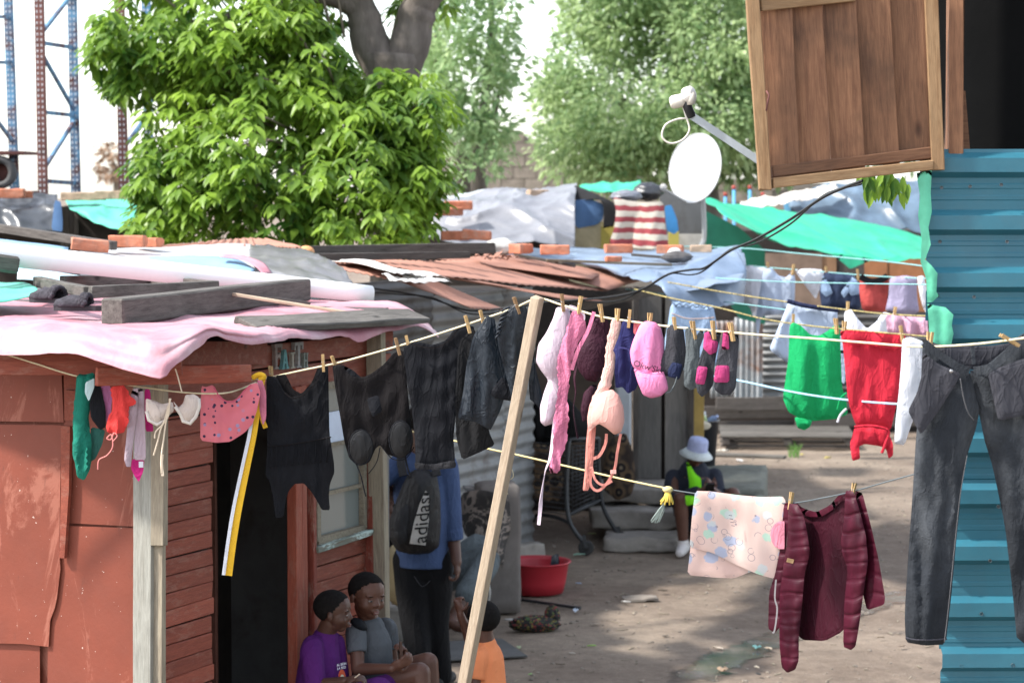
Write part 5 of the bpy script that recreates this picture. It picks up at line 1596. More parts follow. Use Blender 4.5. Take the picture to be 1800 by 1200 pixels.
ts.build('tassel', mat('yellow_tassel', (.72, .53, .10), .8, .15), kn, True)['kind'] = 'stuff'
fz = MB()
for i in range(14):
    p = P(1170, 880, 9.69)
    q = P(1150 + i*1.2 - 6, 915 + 4*math.sin(i*2.3), 9.7)
    fz.tube([p + V((.002*math.sin(i), .004*math.cos(i), 0)), lerp(p, q, .5) + V((.006*math.sin(i*1.7), 0, 0)), q], .0016, 4)
fz.build('frayed_end', mat('grey_green_fibre', (.30, .36, .33), .8), kn)['kind'] = 'stuff'
def YD(x): return 16.8 - (x-1115)*.0088
def YF(x): return 20.5 - (x-1290)*.008
def YE(x): return 17.2 - (x-1190)*.0095
o = cord('washing_line', [P(x, y, YD(x)) for x, y in ((1115, 508), (1180, 524), (1260, 540), (1340, 560), (1420, 572), (1500, 580), (1640, 592))], .0048, rope_g, 'gold and black twisted rope behind the main line with green and red tops', 'washing line')
o = cord('washing_line', [P(x, y, YE(x)) for x, y in ((1165, 494), (1240, 508), (1300, 518), (1380, 530), (1470, 542), (1560, 552), (1650, 556))], .0048, rope_g, 'upper gold and black rope carrying the white tops', 'washing line')
o = cord('washing_line', [P(x, y, YF(x)) for x, y in ((1270, 462), (1350, 470), (1450, 478), (1550, 486), (1650, 490))], .005, teal_l, 'pale string of the farthest row of washing', 'washing line')
o = cord('washing_line', [P(x, y, 14.5 - (x-1280)*.006) for x, y in ((1215, 655), (1300, 669), (1400, 690), (1500, 704), (1640, 714))], .006, mat('blue_string', (.33, .58, .75), .6, .1), 'pale blue cord crossing in front of green and red tops', 'washing line')
o = cord('washing_line', [P(x, y, 19 - (x-1150)*.012) for x, y in ((1120, 476), (1200, 484), (1350, 494), (1500, 498), (1640, 500))], .004, teal_l, 'teal string above the far white shirts', 'washing line')
o = cord('washing_line', [P(x, y, 19 - (x-1150)*.012) for x, y in ((1100, 508), (1240, 526), (1350, 540), (1400, 547))], .004, teal_l, 'teal string crossing the denim shorts', 'washing line')
o = cord('washing_line', [P(x, y, 22 - (x-1150)*.012) for x, y in ((1160, 432), (1300, 436), (1420, 447), (1560, 460), (1640, 470))], .005, teal_l, 'pale string below the long green tarpaulin', 'washing line')

# leaning prop
pr = thing('prop_pole', 'pale sawn timber pole leaning up under the main washing line', 'pole', P(750, 1549, 10.4))
a_, b_ = P(752, 1540, 9.85), P(945, 522, 9.29)
plank('pole_shaft', a_, b_, .046, .040, M_propwood, pr, up=V((.86, -.5, .1)), bev=.003)
cord('string_tail', [P(890, 845, 9.5), P(902, 838, 9.47), P(898, 825, 9.47), P(886, 856, 9.5), P(893, 868, 9.5)], .0014, rope_c, parent=pr)

# ------------------------------------------------------------------ clothes pegs
m_peg = wood('peg_wood', (.62, .42, .20), (.42, .26, .11), .75, 6, knots=False)
m_peg2 = wood('peg_wood_dark', (.40, .25, .13), (.24, .14, .07), .75, 6, knots=False)
def jaw_mesh(s):
    mb = MB()
    pr_ = [(-.036, .002, .0085), (-.02, .001, .009), (.004, .003, .0095), (.036, .008, .0125)]
    for z, y0, y1 in pr_:
        for x in (-.0055, .0055):
            mb.v += [V((x, s*y0, z)), V((x, s*y1, z))]
    for i in range(3):
        b0_ = i*4
        mb.f += [(b0_, b0_+4, b0_+5, b0_+1), (b0_+2, b0_+3, b0_+7, b0_+6), (b0_, b0_+2, b0_+6, b0_+4), (b0_+1, b0_+5, b0_+7, b0_+3)]
    mb.f += [(0, 1, 3, 2), (12, 14, 15, 13)]
    return mesh('jaw', mb.v, mb.f)
JM = [jaw_mesh(1), jaw_mesh(-1)]
JM2 = [q.copy() for q in JM]
for q in JM: q.materials.append(m_peg)
for q in JM2: q.materials.append(m_peg2)
spm = mesh('spring', *(lambda mb: (mb.v, mb.f))(MB().tube([V((.007*math.cos(t*1.2), .0095*math.sin(t*1.2), .002 + t*.0004)) for t in range(14)], .0012, 5)))
spm.materials.append(mat('spring_steel', (.4, .4, .4), .4, .1, metal=.8))
def peg(px, py, Y, tilt, label, yaw=0., k=1., dark=False):
    th = thing('clothes_peg', label, 'clothes peg', P(px, py, Y), 'wooden pegs on the washing lines')
    th.rotation_euler = (0, R(tilt), yaw)
    th.scale = (k, k, k)
    for me_ in (JM2 if dark else JM):
        o = bpy.data.objects.new('jaw', me_); COL.objects.link(o); o.parent = th
    o = bpy.data.objects.new('spring', spm); COL.objects.link(o); o.parent = th
pegs = [(477, 658, -8, 'left shoulder of the black leotard', .6), (568, 638, -3, 'right shoulder of the black leotard', 0), (588, 640, -18, 'left side of the black padded top', .3), (699, 609, -14, 'right side of the black padded top', .2),
        (717, 605, -12, 'left shoulder of the long black vest', 0), (822, 570, -15, 'right shoulder of the long black vest', .2), (848, 561, -14, 'left end of the navy shorts', .2), (908, 537, -18, 'right end of the navy shorts', .3),
        (989, 532, -6, 'pale lilac bra', .2, ), (1019, 536, 10, 'top of the pink lace bra', .3), (1057, 550, -10, 'purple lace bra', .4), (1085, 558, 3, 'peach bra strap', .5), (1106, 560, 5, 'navy briefs', 0),
        (1142, 566, 3, 'pink cap', .5), (1186, 573, -6, 'dark grey sock bag', .2), (1219, 580, -10, 'plain grey sock', .5), (1254, 580, -6, 'left pink and black sock', .3), (1286, 583, -12, 'right pink and black sock', .4)]
for px, py, tl, what, yw in pegs:
    peg(px, py, LB(px) - .004, tl, 'wooden clothes peg gripping the ' + what, yw, 1.0 if px < 900 else .95, px in (699, 908, 989))
peg(1634, 602, LB(1634) - .01, 5, 'wooden clothes peg at the left waist of the grey jeans', .6)
peg(1775, 598, LB(1775) + .01, -60, 'wooden clothes peg at the right waist of the grey jeans', .2)
peg(1390, 880, YC(1390) - .01, 8, 'pale clothes peg between the baby blanket and maroon jacket', .3, .95)
peg(1500, 862, YC(1500) - .02, 12, 'pale clothes peg on the right shoulder of the maroon jacket', .6, .8)
for px, py, f, what in ((1394, 565, YD, 'left shoulder of the green top'), (1470, 573, YD, 'right shoulder of the green top'), (1484, 578, YD, 'left corner of the red top'), (1585, 587, YD, 'right corner of the red top'),
                        (1490, 543, YE, 'white vest'), (1572, 553, YE, 'pale pink garment'), (1350, 470, YF, 'first far white shirt'), (1394, 474, YF, 'second far white shirt'), (1508, 483, YF, 'far red print shirt'), (1452, 478, YF, 'far denim collar')):
    peg(px, py, f(px) - .03, random.uniform(-10, 10), 'small far clothes peg holding the ' + what, random.uniform(0, .6), 1.25)

# ------------------------------------------------------------------ fabrics
def fab(name, col, rough=.85, var=.1, spec=.15, bump=.008, bs=8., transl=0., sheen=0., dirt=0., dirtc=(.1, .1, .1), dscale=5, knit=0.):
    """cloth: creases that run down the drop, a stitched hem, slight unevenness of the dye"""
    if name in _m: return _m[name]
    m, t, b, vec, oi = _base(name)
    c = ramp(t, nz(t, vec, 5, 5), [(.3, sc(col, 1-var)), (.7, sc(col, 1+var))])
    if dirt: c = mix(t, c, dirtc, ramp(t, nz(t, vec, dscale, 6, (1, 1, .5), .65, .5), [(.45, 0.), (.7, dirt)]))
    def ridge(scale, st, dist):
        n = nz(t, vec, scale, 3, st, .5, dist)
        s1 = t.nodes.new('ShaderNodeMath'); s1.operation = 'SUBTRACT'; s1.inputs[1].default_value = .5; t.links.new(n, s1.inputs[0])
        s2 = t.nodes.new('ShaderNodeMath'); s2.operation = 'ABSOLUTE'; t.links.new(s1.outputs[0], s2.inputs[0])
        return ramp(t, s2.outputs[0], [(0., 1.), (.06, .45), (.25, 0.)])
    h = mix(t, ridge(bs, (1, 1, .32), 1.0), ridge(bs*2.3, (1, 1, .5), .8), .4)
    at = t.nodes.new('ShaderNodeAttribute'); at.attribute_name = 'hem'
    hm = ramp(t, at.outputs['Fac'], [(.0, .75), (.008, .75), (.0105, .0), (.013, .5)])
    h = mix(t, h, hm, .35, 'ADD')
    if knit: h = mix(t, h, nz(t, vec, 150, 2), knit, 'ADD')
    c = mix(t, c, ramp(t, at.outputs['Fac'], [(.0085, 1.), (.0105, .8), (.0125, 1.)]), .8, 'MULTIPLY')
    t.links.new(c, b.inputs['Base Color'])
    b.inputs['Roughness'].default_value = rough
    b.inputs['Specular IOR Level'].default_value = spec
    bumpn(t, b, h, bump, .75)
    if transl:
        tr = t.nodes.new('ShaderNodeBsdfTranslucent'); t.links.new(c, tr.inputs['Color'])
        mx = t.nodes.new('ShaderNodeMixShader'); mx.inputs[0].default_value = transl
        t.links.new(b.outputs[0], mx.inputs[1]); t.links.new(tr.outputs[0], mx.inputs[2])
        t.links.new(mx.outputs[0], t.nodes['Material Output'].inputs[0])
    _m[name] = m
    return m
f_black = fab('black_jersey', (.0065, .007, .0095), .75, .2, .15, bump=.006)
f_black2 = fab('brown_black_jersey', (.0085, .0072, .0078), .75, .2, .12, bump=.005)
f_ink = fab('ink_blue_satin', (.009, .0135, .020), .5, .15, .3)
f_navy = fab('navy_cotton', (.02, .022, .085), .8, .15)
f_gloss = fab('black_leatherette', (.007, .007, .008), .5, .1, .25, bump=.005)
f_lilac = fab('pale_lilac_satin', (.66, .55, .62), .5, .08, .35, bump=.004, transl=.15)
f_pinklace = fab('pink_lace', (.62, .20, .32), .8, .25, knit=.5, transl=.2)
f_purple = fab('plum_lace', (.034, .010, .019), .7, .35, knit=.5)
f_peach = fab('peach_satin', (.68, .36, .31), .5, .08, .35, bump=.004)
f_peachd = fab('peach_lace', (.66, .42, .36), .8, .2, knit=.5)
f_coral = fab('coral_elastic', (.58, .22, .18), .75, .12)
f_pinkcap = fab('pink_twill', (.66, .21, .38), .75, .08, .15, bump=.005)
f_char = fab('charcoal_knit', (.045, .045, .052), .9, .25, knit=.5)
f_magenta = fab('magenta_knit', (.42, .05, .16), .9, .2, knit=.5)
f_grsock = fab('grey_marl_knit', (.10, .115, .12), .9, .35, knit=.5)
f_green = fab('bright_green_cotton', (.012, .36, .115), .8, .08, transl=.12)
f_red = fab('scarlet_viscose', (.62, .030, .055), .75, .08, transl=.12)
f_white = fab('white_cotton', (.74, .75, .80), .85, .05, transl=.2)
f_lblue = fab('pale_blue_cotton', (.46, .54, .68), .85, .08, transl=.15)
f_denim = fab('washed_denim', (.27, .37, .52), .85, .2)
f_ddenim = fab('dark_denim', (.03, .042, .08), .85, .25)
f_mauve = fab('mauve_grey_jersey', (.30, .27, .38), .85, .1)
f_ppink = fab('pale_pink_cotton', (.66, .40, .52), .85, .08, transl=.15)
f_jean = fab('faded_black_denim', (.024, .027, .032), .85, .3, .12, .006, knit=.5, dirt=.75, dirtc=(.10, .108, .118), dscale=2.6)
f_pocket = fab('grey_pocket_lining', (.042, .042, .05), .85, .15)
def quilted(name, col, rough, spec):
    m, t, b, vec, oi = _base(name)
    tc = t.nodes.new('ShaderNodeTexCoord')
    w = t.nodes.new('ShaderNodeTexWave'); w.wave_type = 'BANDS'; w.bands_direction = 'Z'; w.inputs['Scale'].default_value = 5.2
    w.inputs['Distortion'].default_value = 2.4; w.inputs['Detail'].default_value = 1.0; w.inputs['Detail Scale'].default_value = 1.4
    mp = t.nodes.new('ShaderNodeMapping'); mp.inputs['Rotation'].default_value = (0, .22, 0)
    t.links.new(vec, mp.inputs['Vector']); t.links.new(mp.outputs[0], w.inputs['Vector'])
    g = ramp(t, w.outputs['Fac'], [(.0, 0.), (.18, .75), (.5, 1.)])
    n1 = nz(t, vec, 16, 4, (1, 1, .5), .6, .8)
    h = mix(t, g, n1, .5, 'ADD')
    t.links.new(ramp(t, n1, [(.3, sc(col, .8)), (.7, sc(col, 1.25))]), b.inputs['Base Color'])
    b.inputs['Roughness'].default_value = rough; b.inputs['Specular IOR Level'].default_value = spec
    bumpn(t, b, h, .005, .75)
    return m
f_maroon = quilted('maroon_nylon', (.050, .0045, .0135), .5, .2)
f_maroonl = fab('maroon_lining', (.032, .0036, .0095), .6, .15, .15)
f_bgreen = fab('bottle_green_net', (.012, .15, .105), .85, .3, knit=.5)
f_mint = fab('pale_mint_cloth', (.42, .55, .55), .8, .1)
f_rednet = fab('red_crochet', (.62, .05, .045), .85, .2, knit=.5)
f_mauvel = fab('dusty_mauve_jersey', (.40, .31, .35), .85, .1)
f_canvas = fab('beige_canvas', (.55, .47, .42), .85, .12, dirt=.4, dirtc=(.35, .28, .24), dscale=9)
f_yellow = fab('golden_tape', (.72, .42, .03), .7, .06)

# ------------------------------------------------------------------ main line, left of the prop
lm_ = lambda dx=0.: (lambda x, y: LB(x) + dx)
lt = thing('black_leotard', 'black sleeveless leotard with gathered waist on the main line', 'leotard', P(530, 900, LB(530)))
cloth('leotard_body', [(468, 660), (486, 662), (500, 688), (512, 698), (530, 694), (552, 672), (562, 644), (577, 640), (578, 700), (579, 760), (587, 812), (588, 830), (580, 850), (578, 870), (580, 896), (566, 896), (556, 878), (546, 862), (534, 849), (518, 850), (508, 862), (502, 880), (498, 908), (484, 910), (481, 880), (474, 845), (466, 834), (470, 790), (468, 720)], LB(530), f_black, parent=lt, fold=.016, fw=16, swag=(478, 660, 572, 645, .006, 60, 46))
cloth('leotard_back', [(484, 660), (502, 657), (515, 684), (530, 692), (548, 672), (560, 642), (573, 640), (570, 690), (530, 720), (490, 700)], LB(530) + .04, f_black2, parent=lt, fold=.01, bulge=.003)
cord('waist_seam', RR([(470, 784, LB(530)-.012), (500, 782, LB(530)-.016), (540, 776, LB(530)-.018), (582, 768, LB(530)-.012)]), .003, f_black2, parent=lt)
for k in range(11):
    x_ = 476 + k*9.8; cord('gather', RR([(x_, 784 - k*1.5, LB(530)-.014), (x_ + 1, 800 - k*1.2, LB(530)-.02), (x_ - 1, 822 - k, LB(530)-.016)]), .0026, f_black, parent=lt, n=6, seg=4)
ribbon('neck_trim', RR([(500, 690, LB(530)-.03), (515, 699, LB(530)-.032), (533, 694, LB(530)-.032), (552, 676, LB(530)-.03), (562, 662, LB(530)-.03)]), .006, f_black2, lt)

pt = thing('padded_top', 'black bodysuit top with two shiny moulded cups on the main line', 'top', P(655, 810, LB(655)))
cloth('top_body', [(584, 642), (600, 640), (615, 660), (636, 664), (655, 655), (675, 640), (690, 622), (704, 614), (712, 620), (716, 680), (722, 740), (727, 775), (722, 795), (700, 804), (680, 798), (668, 782), (660, 788), (650, 812), (632, 818), (614, 806), (605, 775), (596, 720), (588, 675)], LB(655), f_black2, parent=pt, fold=.016, fw=22, swag=(590, 645, 705, 615, .009, 70, 50))
cloth('top_back', [(600, 640), (620, 650), (640, 668), (660, 660), (690, 625), (704, 616), (706, 660), (660, 720), (640, 710), (615, 680)], LB(655) + .05, f_black, parent=pt, fold=.01, bulge=.003)
for (cx_, cy_, rx_, ry_) in ((634, 786, 21, 31), (704, 772, 20, 33)):
    el = [(cx_ + rx_*math.cos(a/16*6.283), cy_ + ry_*math.sin(a/16*6.283)) for a in range(16)]
    cloth('cup', el, LB(655) - .03, f_gloss, parent=pt, fold=.006, fw=12, bulge=.012, bs=22, res=5)
    MB().tube([P(x, y, LB(655) - .028) for x, y in el], .0035, 6, closed=True).build('cup_edging', f_black, pt, True)
cloth('rear_fastening', [(645, 700), (665, 694), (672, 722), (655, 733), (648, 716)], LB(655) - .03, f_black, parent=pt, bulge=.004, res=6)
cord('strap', RR([(668, 786, LB(655)-.02), (662, 812, LB(655)-.02), (648, 832, LB(655)-.01)]), .0022, f_black, parent=pt)
cord('strap', RR([(625, 812, LB(655)-.02), (634, 835, LB(655)-.02), (640, 860, LB(655)-.02), (643, 872, LB(655)-.02)]), .0028, f_black, parent=pt)
cord('strap', RR([(712, 800, LB(655)-.02), (716, 820, LB(655)-.02), (722, 838, LB(655)-.02)]), .004, f_black, parent=pt)
cord('strap', RR([(672, 786, LB(655)-.02), (690, 806, LB(655)-.02), (712, 806, LB(655)-.02), (728, 785, LB(655)-.02)]), .002, f_black, parent=pt)

bv = thing('long_vest', 'long black fitted vest with lace hem on the main line', 'vest', P(770, 825, LB(770)))
cloth('vest_body', [(708, 612), (726, 600), (742, 602), (762, 606), (784, 598), (800, 576), (818, 570), (834, 574), (830, 600), (815, 660), (802, 720), (797, 770), (800, 808), (798, 816), (730, 818), (730, 780), (724, 720), (714, 660)], LB(770), f_black, parent=bv, fold=.014, fw=14, swag=(716, 606, 826, 572, .006, 40, 28))
cloth('lace_hem', [(728, 812), (760, 816), (799, 808), (802, 816), (800, 822), (760, 826), (730, 824)], LB(770) - .02, fab('black_lace', (.03, .03, .034), .8, .5, knit=.5), parent=bv, bulge=.004, res=5)
ribbon('neck_trim', RR([(722, 604, LB(770)-.025), (745, 610, LB(770)-.03), (768, 610, LB(770)-.03), (790, 598, LB(770)-.028), (806, 578, LB(770)-.02)]), .006, f_black2, bv)
cloth('black_skirt', [(806, 600), (832, 576), (846, 600), (850, 700), (860, 760), (870, 782), (840, 796), (812, 808), (802, 770), (800, 700)], LB(830) + .06, fab('matt_black_cotton', (.012, .012, .013), .9, .2), 'black skirt hanging behind the navy shorts', 'skirt', fold=.02)
ns = thing('navy_shorts', 'ink blue satin shorts hung by the waist beside the pole', 'shorts', P(870, 750, LB(870)))
cloth('shorts_leg', [(848, 566), (856, 554), (870, 560), (874, 590), (884, 640), (894, 676), (880, 720), (868, 745), (862, 756), (838, 742), (804, 736), (814, 690), (820, 640), (832, 590)], LB(860) - .012, f_ink, parent=ns, fold=.024, fw=18, bulge=.012, bs=16)
cloth('shorts_leg', [(872, 575), (884, 552), (900, 538), (918, 532), (928, 545), (926, 600), (920, 650), (908, 690), (900, 704), (894, 678), (884, 640), (876, 610)], LB(905), f_ink, parent=ns, fold=.026, fw=14, bulge=.012, bs=16)
cloth('shorts_gusset', [(884, 660), (900, 690), (900, 705), (872, 700), (860, 690)], LB(880) + .01, f_black, parent=ns, bulge=.006)
for k in range(7):
    q = 540 + k*8
    cord('waist_gather', RR([(896 - k*3, q, LB(900)-.022), (888 - k*2.4, q + 3, LB(900)-.028), (882 - k*1.8, q + 7, LB(900)-.022)]), .0045, f_ink, parent=ns, n=6)
cloth('dark_trousers', [(928, 548), (936, 560), (940, 640), (952, 690), (957, 730), (944, 712), (930, 700)], LB(940) + .06, f_ink, 'dark trouser leg showing behind the leaning pole', 'trousers', fold=.014)

# ------------------------------------------------------------------ right of the prop: bras, cap, socks
def dome(cx_, cy_, rx_, ry_, h):
    return lambda x, y, d: h*max(0, 1 - ((x-cx_)/rx_)**2 - ((y-cy_)/ry_)**2)**.6
wb = thing('lilac_bra', 'pale lilac bra hanging lengthwise next to the pole', 'bra', P(980, 920, LB(980)))
cloth('bra_cups', [(978, 540), (1000, 536), (1004, 560), (1000, 600), (996, 650), (988, 662), (990, 690), (982, 722), (972, 744), (958, 749), (950, 742), (949, 715), (956, 690), (964, 668), (950, 650), (942, 635), (946, 605), (960, 585), (972, 560)], LB(975), f_lilac, parent=wb, res=6, fold=.008, bulge=.02,
      extra=lambda x, y, d: dome(966, 625, 30, 38, .022)(x, y, d) + dome(968, 712, 24, 34, .02)(x, y, d))
ribbon('strap', RR([(975, 740, 9.24), (968, 800, 9.22), (958, 830, 9.23), (952, 870, 9.23), (950, 890, 9.23), (947, 922, 9.23)]), .014, f_lilac, wb, twist=.6)
ribbon('side_band', RR([(1000, 540, 9.24), (1014, 545, 9.24), (1024, 560, 9.24), (1005, 610, 9.22)]), .02, f_lilac, wb)
pb = thing('pink_lace_bra', 'pink lace bra hanging as a long twisted strip', 'bra', P(985, 830, LB(990)))
cloth('lace_band', [(1008, 545), (1026, 552), (1030, 580), (1012, 610), (1004, 640), (998, 700), (1000, 740), (996, 780), (984, 810), (984, 828), (968, 832), (966, 822), (972, 790), (974, 730), (982, 680), (978, 640), (992, 590), (1000, 560)], LB(1000) - .04, f_pinklace, parent=pb, jag=1.6, res=5, fold=.02, fw=10, bulge=.006, bs=9)
ribbon('strap', RR([(1044, 548, 9.12), (1034, 580, 9.1), (1016, 615, 9.09), (1005, 650, 9.1)]), .014, f_pinklace, pb)
cloth('clasp', [(966, 815), (982, 820), (980, 832), (966, 828)], LB(975) - .06, f_pinklace, parent=pb, bulge=.004, res=4)
ub = thing('plum_lace_bra', 'dark plum lace bra hanging between pink and peach ones', 'bra', P(1040, 740, LB(1040)))
cloth('bra_cup', [(1046, 560), (1062, 556), (1070, 566), (1070, 600), (1066, 640), (1058, 660), (1048, 672), (1030, 668), (1016, 650), (1012, 625), (1020, 605), (1030, 590)], LB(1040) + .02, f_purple, parent=ub, res=5, fold=.008, bulge=.006, bs=9, extra=dome(1042, 630, 32, 40, .03))
cloth('bra_cup', [(1050, 676), (1046, 700), (1034, 735), (1024, 742), (1020, 720), (1026, 690), (1040, 676)], LB(1040) + .03, f_purple, parent=ub, res=5, bulge=.006, bs=9, extra=dome(1036, 708, 16, 34, .03))
ribbon('strap', RR([(1020, 620, 9.2), (1010, 660, 9.18), (1012, 690, 9.18), (1008, 720, 9.18), (1016, 770, 9.18)]), .009, f_purple, ub, twist=.4)
pc_ = thing('peach_bra', 'peach bra with one moulded cup and looping coral straps', 'bra', P(1060, 860, LB(1060)))
cloth('bra_wing', [(1076, 560), (1092, 562), (1090, 590), (1082, 620), (1080, 650), (1074, 680), (1058, 700), (1036, 716), (1040, 700), (1056, 670), (1062, 640), (1066, 600)], LB(1070) - .035, f_peachd, parent=pc_, jag=1.2, res=4.5, fold=.008, bulge=.008)
cloth('bra_cup', [(1042, 700), (1060, 688), (1076, 684), (1088, 694), (1096, 715), (1098, 740), (1092, 760), (1080, 764), (1066, 752), (1052, 744), (1034, 760), (1032, 735), (1036, 712)], LB(1060) - .05, f_peach, parent=pc_, res=5, fold=.004, bulge=.006, bs=9, extra=dome(1072, 724, 32, 44, .042))
cloth('bra_band', [(1034, 740), (1048, 748), (1046, 770), (1044, 800), (1040, 845), (1034, 862), (1024, 862), (1028, 830), (1030, 780)], LB(1040) - .045, f_coral, parent=pc_, res=5, fold=.008, fw=10, bulge=.006)
YP = LB(1060) - .06
ribbon('strap', RR([(1091, 762, YP), (1085, 795, YP), (1080, 825, YP), (1066, 850, YP), (1050, 862, YP), (1038, 850, YP), (1040, 820, YP)]), .010, f_coral, pc_)
ribbon('strap', RR([(1040, 820, YP-.01), (1046, 842, YP-.01), (1060, 852, YP-.01), (1076, 845, YP-.01)]), .009, f_coral, pc_)
ribbon('strap', RR([(1066, 762, YP+.02), (1064, 780, YP+.02), (1054, 800, YP+.02), (1042, 806, YP+.02)]), .011, f_coral, pc_)
MB().box(P(1078, 829, YP-.005), (.022, .006, .014)).build('slider', f_peach, pc_)
nb = thing('navy_briefs', 'navy blue briefs pegged by one edge left of the pink cap', 'briefs', P(1100, 690, LB(1100)))
cloth('briefs_front', [(1094, 564), (1112, 560), (1120, 572), (1122, 620), (1126, 660), (1118, 684), (1104, 692), (1094, 680), (1082, 682), (1080, 650), (1082, 625), (1078, 615), (1088, 590)], LB(1100), f_navy, parent=nb, res=5, fold=.018, fw=12, bulge=.006, bs=9)
ribbon('leg_elastic', RR([(1078, 616, LB(1100)-.03), (1092, 611, LB(1100)-.032), (1106, 616, LB(1100)-.03), (1112, 634, LB(1100)-.028)]), .006, fab('navy_elastic', (.05, .055, .17), .7), nb)
cloth('red_cloth', [(1114, 566), (1124, 563), (1130, 570), (1120, 592), (1113, 585)], LB(1118) + .02, fab('coral_cloth', (.55, .14, .15), .8), 'scrap of coral red cloth between navy briefs and pink cap', 'cloth', res=5)

# pink cap
cp_ = thing('peaked_cap', 'pink peaked cap with dark script lettering hung upside by its back', 'cap', P(1140, 698, LB(1140)))
YK = LB(1140) - .05
cloth('cap_crown', [(1124, 572), (1134, 564), (1152, 566), (1162, 576), (1168, 600), (1166, 640), (1164, 664), (1142, 664), (1124, 660), (1110, 640), (1107, 618), (1112, 600)], YK, f_pinkcap, parent=cp_, res=5, fold=.014, fw=14, bulge=.02, extra=dome(1138, 625, 34, 60, .036))
cloth('cap_peak', [(1113, 646), (1138, 656), (1166, 652), (1172, 668), (1175, 684), (1162, 696), (1144, 700), (1130, 694), (1121, 672)], YK - .05, f_pinkcap, parent=cp_, res=5, fold=.003, bulge=.006, extra=dome(1146, 675, 34, 30, .03))
cord('peak_seam', RR([(1122, 659, YK-.065), (1132, 664, YK-.078), (1146, 665, YK-.08), (1162, 660, YK-.07)]), .0018, fab('rose_thread', (.34, .06, .13)), parent=cp_)
def text_mesh(txt, size, extr=.001, shear=0.):
    cu = bpy.data.curves.new('t', 'FONT'); cu.body = txt; cu.size = size; cu.extrude = extr; cu.shear = shear
    cu.align_x = 'CENTER'; cu.align_y = 'CENTER'
    ob = bpy.data.objects.new('t', cu); COL.objects.link(ob)
    dg = bpy.context.evaluated_depsgraph_get(); dg.update()
    me_ = bpy.data.meshes.new_from_object(ob.evaluated_get(dg))
    bpy.data.objects.remove(ob); bpy.data.curves.remove(cu)
    return me_
def place_text(name, txt, size, o_, xd, yd, m, parent, shear=0., curve=0., extr=.001):
    me_ = text_mesh(txt, size, extr, shear)
    xd, yd = V(xd).normalized(), V(yd).normalized(); zd = xd.cross(yd)
    for v in me_.vertices:
        c = v.co.copy()
        v.co = V(o_) + xd*c.x + yd*c.y + zd*(c.z - curve*c.x*c.x)
    me_.materials.clear()
    return link(name, me_, m, parent)
place_text('lettering', "Okw'Sky", .032, P(1139, 646, YK - .082), V((1, 0, -.28)), V((.1, -.12, 1)), fab('dark_thread', (.05, .03, .05), .8), cp_, .25, 6)

# small dark bag, socks
db = thing('dark_wash_bag', 'charcoal cloth drawstring bag pegged right of the pink cap', 'bag', P(1185, 690, LB(1185)))
cloth('bag_body', [(1172, 578), (1180, 570), (1196, 573), (1202, 580), (1206, 615), (1204, 640), (1194, 668), (1178, 662), (1160, 658), (1160, 640), (1170, 610)], LB(1185), f_char, parent=db, res=5, fold=.016, fw=14, bulge=.016, bs=14)
cloth('bag_lining', [(1182, 636), (1200, 640), (1194, 666), (1174, 662), (1174, 650)], LB(1185) - .028, fab('navy_lining', (.018, .024, .06), .8), parent=db, res=5, bulge=.006)
cord('drawstring', RR([(1162, 658, LB(1185)-.03), (1160, 672, LB(1185)-.03), (1168, 674, LB(1185)-.03), (1172, 665, LB(1185)-.03), (1168, 680, LB(1185)-.03), (1169, 690, LB(1185)-.03)]), .0016, f_black, parent=db)
cord('drawstring', RR([(1190, 662, LB(1185)-.03), (1186, 675, LB(1185)-.03), (1178, 688, LB(1185)-.03), (1170, 690, LB(1185)-.03)]), .0026, f_grsock, parent=db)
def sock(pts, label, base, bands, x):
    th = thing('sock', label, 'sock', P(x, 690, LB(x)))
    cloth('sock_knit', pts, LB(x), base, parent=th, res=5, fold=.012, fw=10, bulge=.008, bs=9)
    for b_p in bands: cloth('pink_band', b_p, LB(x) - .016, f_magenta, parent=th, res=5, fold=.008, fw=10, bulge=.010, bs=10)
    return th
sock([(1204, 578), (1214, 574), (1224, 590), (1234, 576), (1238, 590), (1230, 612), (1230, 650), (1226, 680), (1214, 686), (1202, 678), (1202, 650), (1206, 620)], 'plain grey marl sock nearest the dark wash bag', f_grsock, [], 1218)
sock([(1238, 582), (1246, 578), (1254, 596), (1262, 578), (1268, 582), (1262, 610), (1256, 640), (1254, 676), (1244, 690), (1234, 698), (1226, 690), (1222, 670), (1226, 640), (1236, 612)], 'black sock with pink bands and bent foot, second from the right', f_char,
     [[(1238, 585), (1246, 582), (1252, 598), (1262, 600), (1260, 618), (1248, 624), (1236, 612)], [(1226, 643), (1244, 645), (1242, 660), (1238, 676), (1222, 674)]], 1246)
sock([(1270, 584), (1280, 580), (1290, 590), (1297, 584), (1299, 600), (1296, 640), (1294, 680), (1284, 694), (1268, 694), (1255, 684), (1256, 660), (1262, 620)], 'black sock with pink bands hanging last on the right', f_char,
     [[(1271, 584), (1280, 582), (1282, 614), (1268, 614)], [(1258, 642), (1282, 642), (1282, 672), (1254, 672)]], 1276)

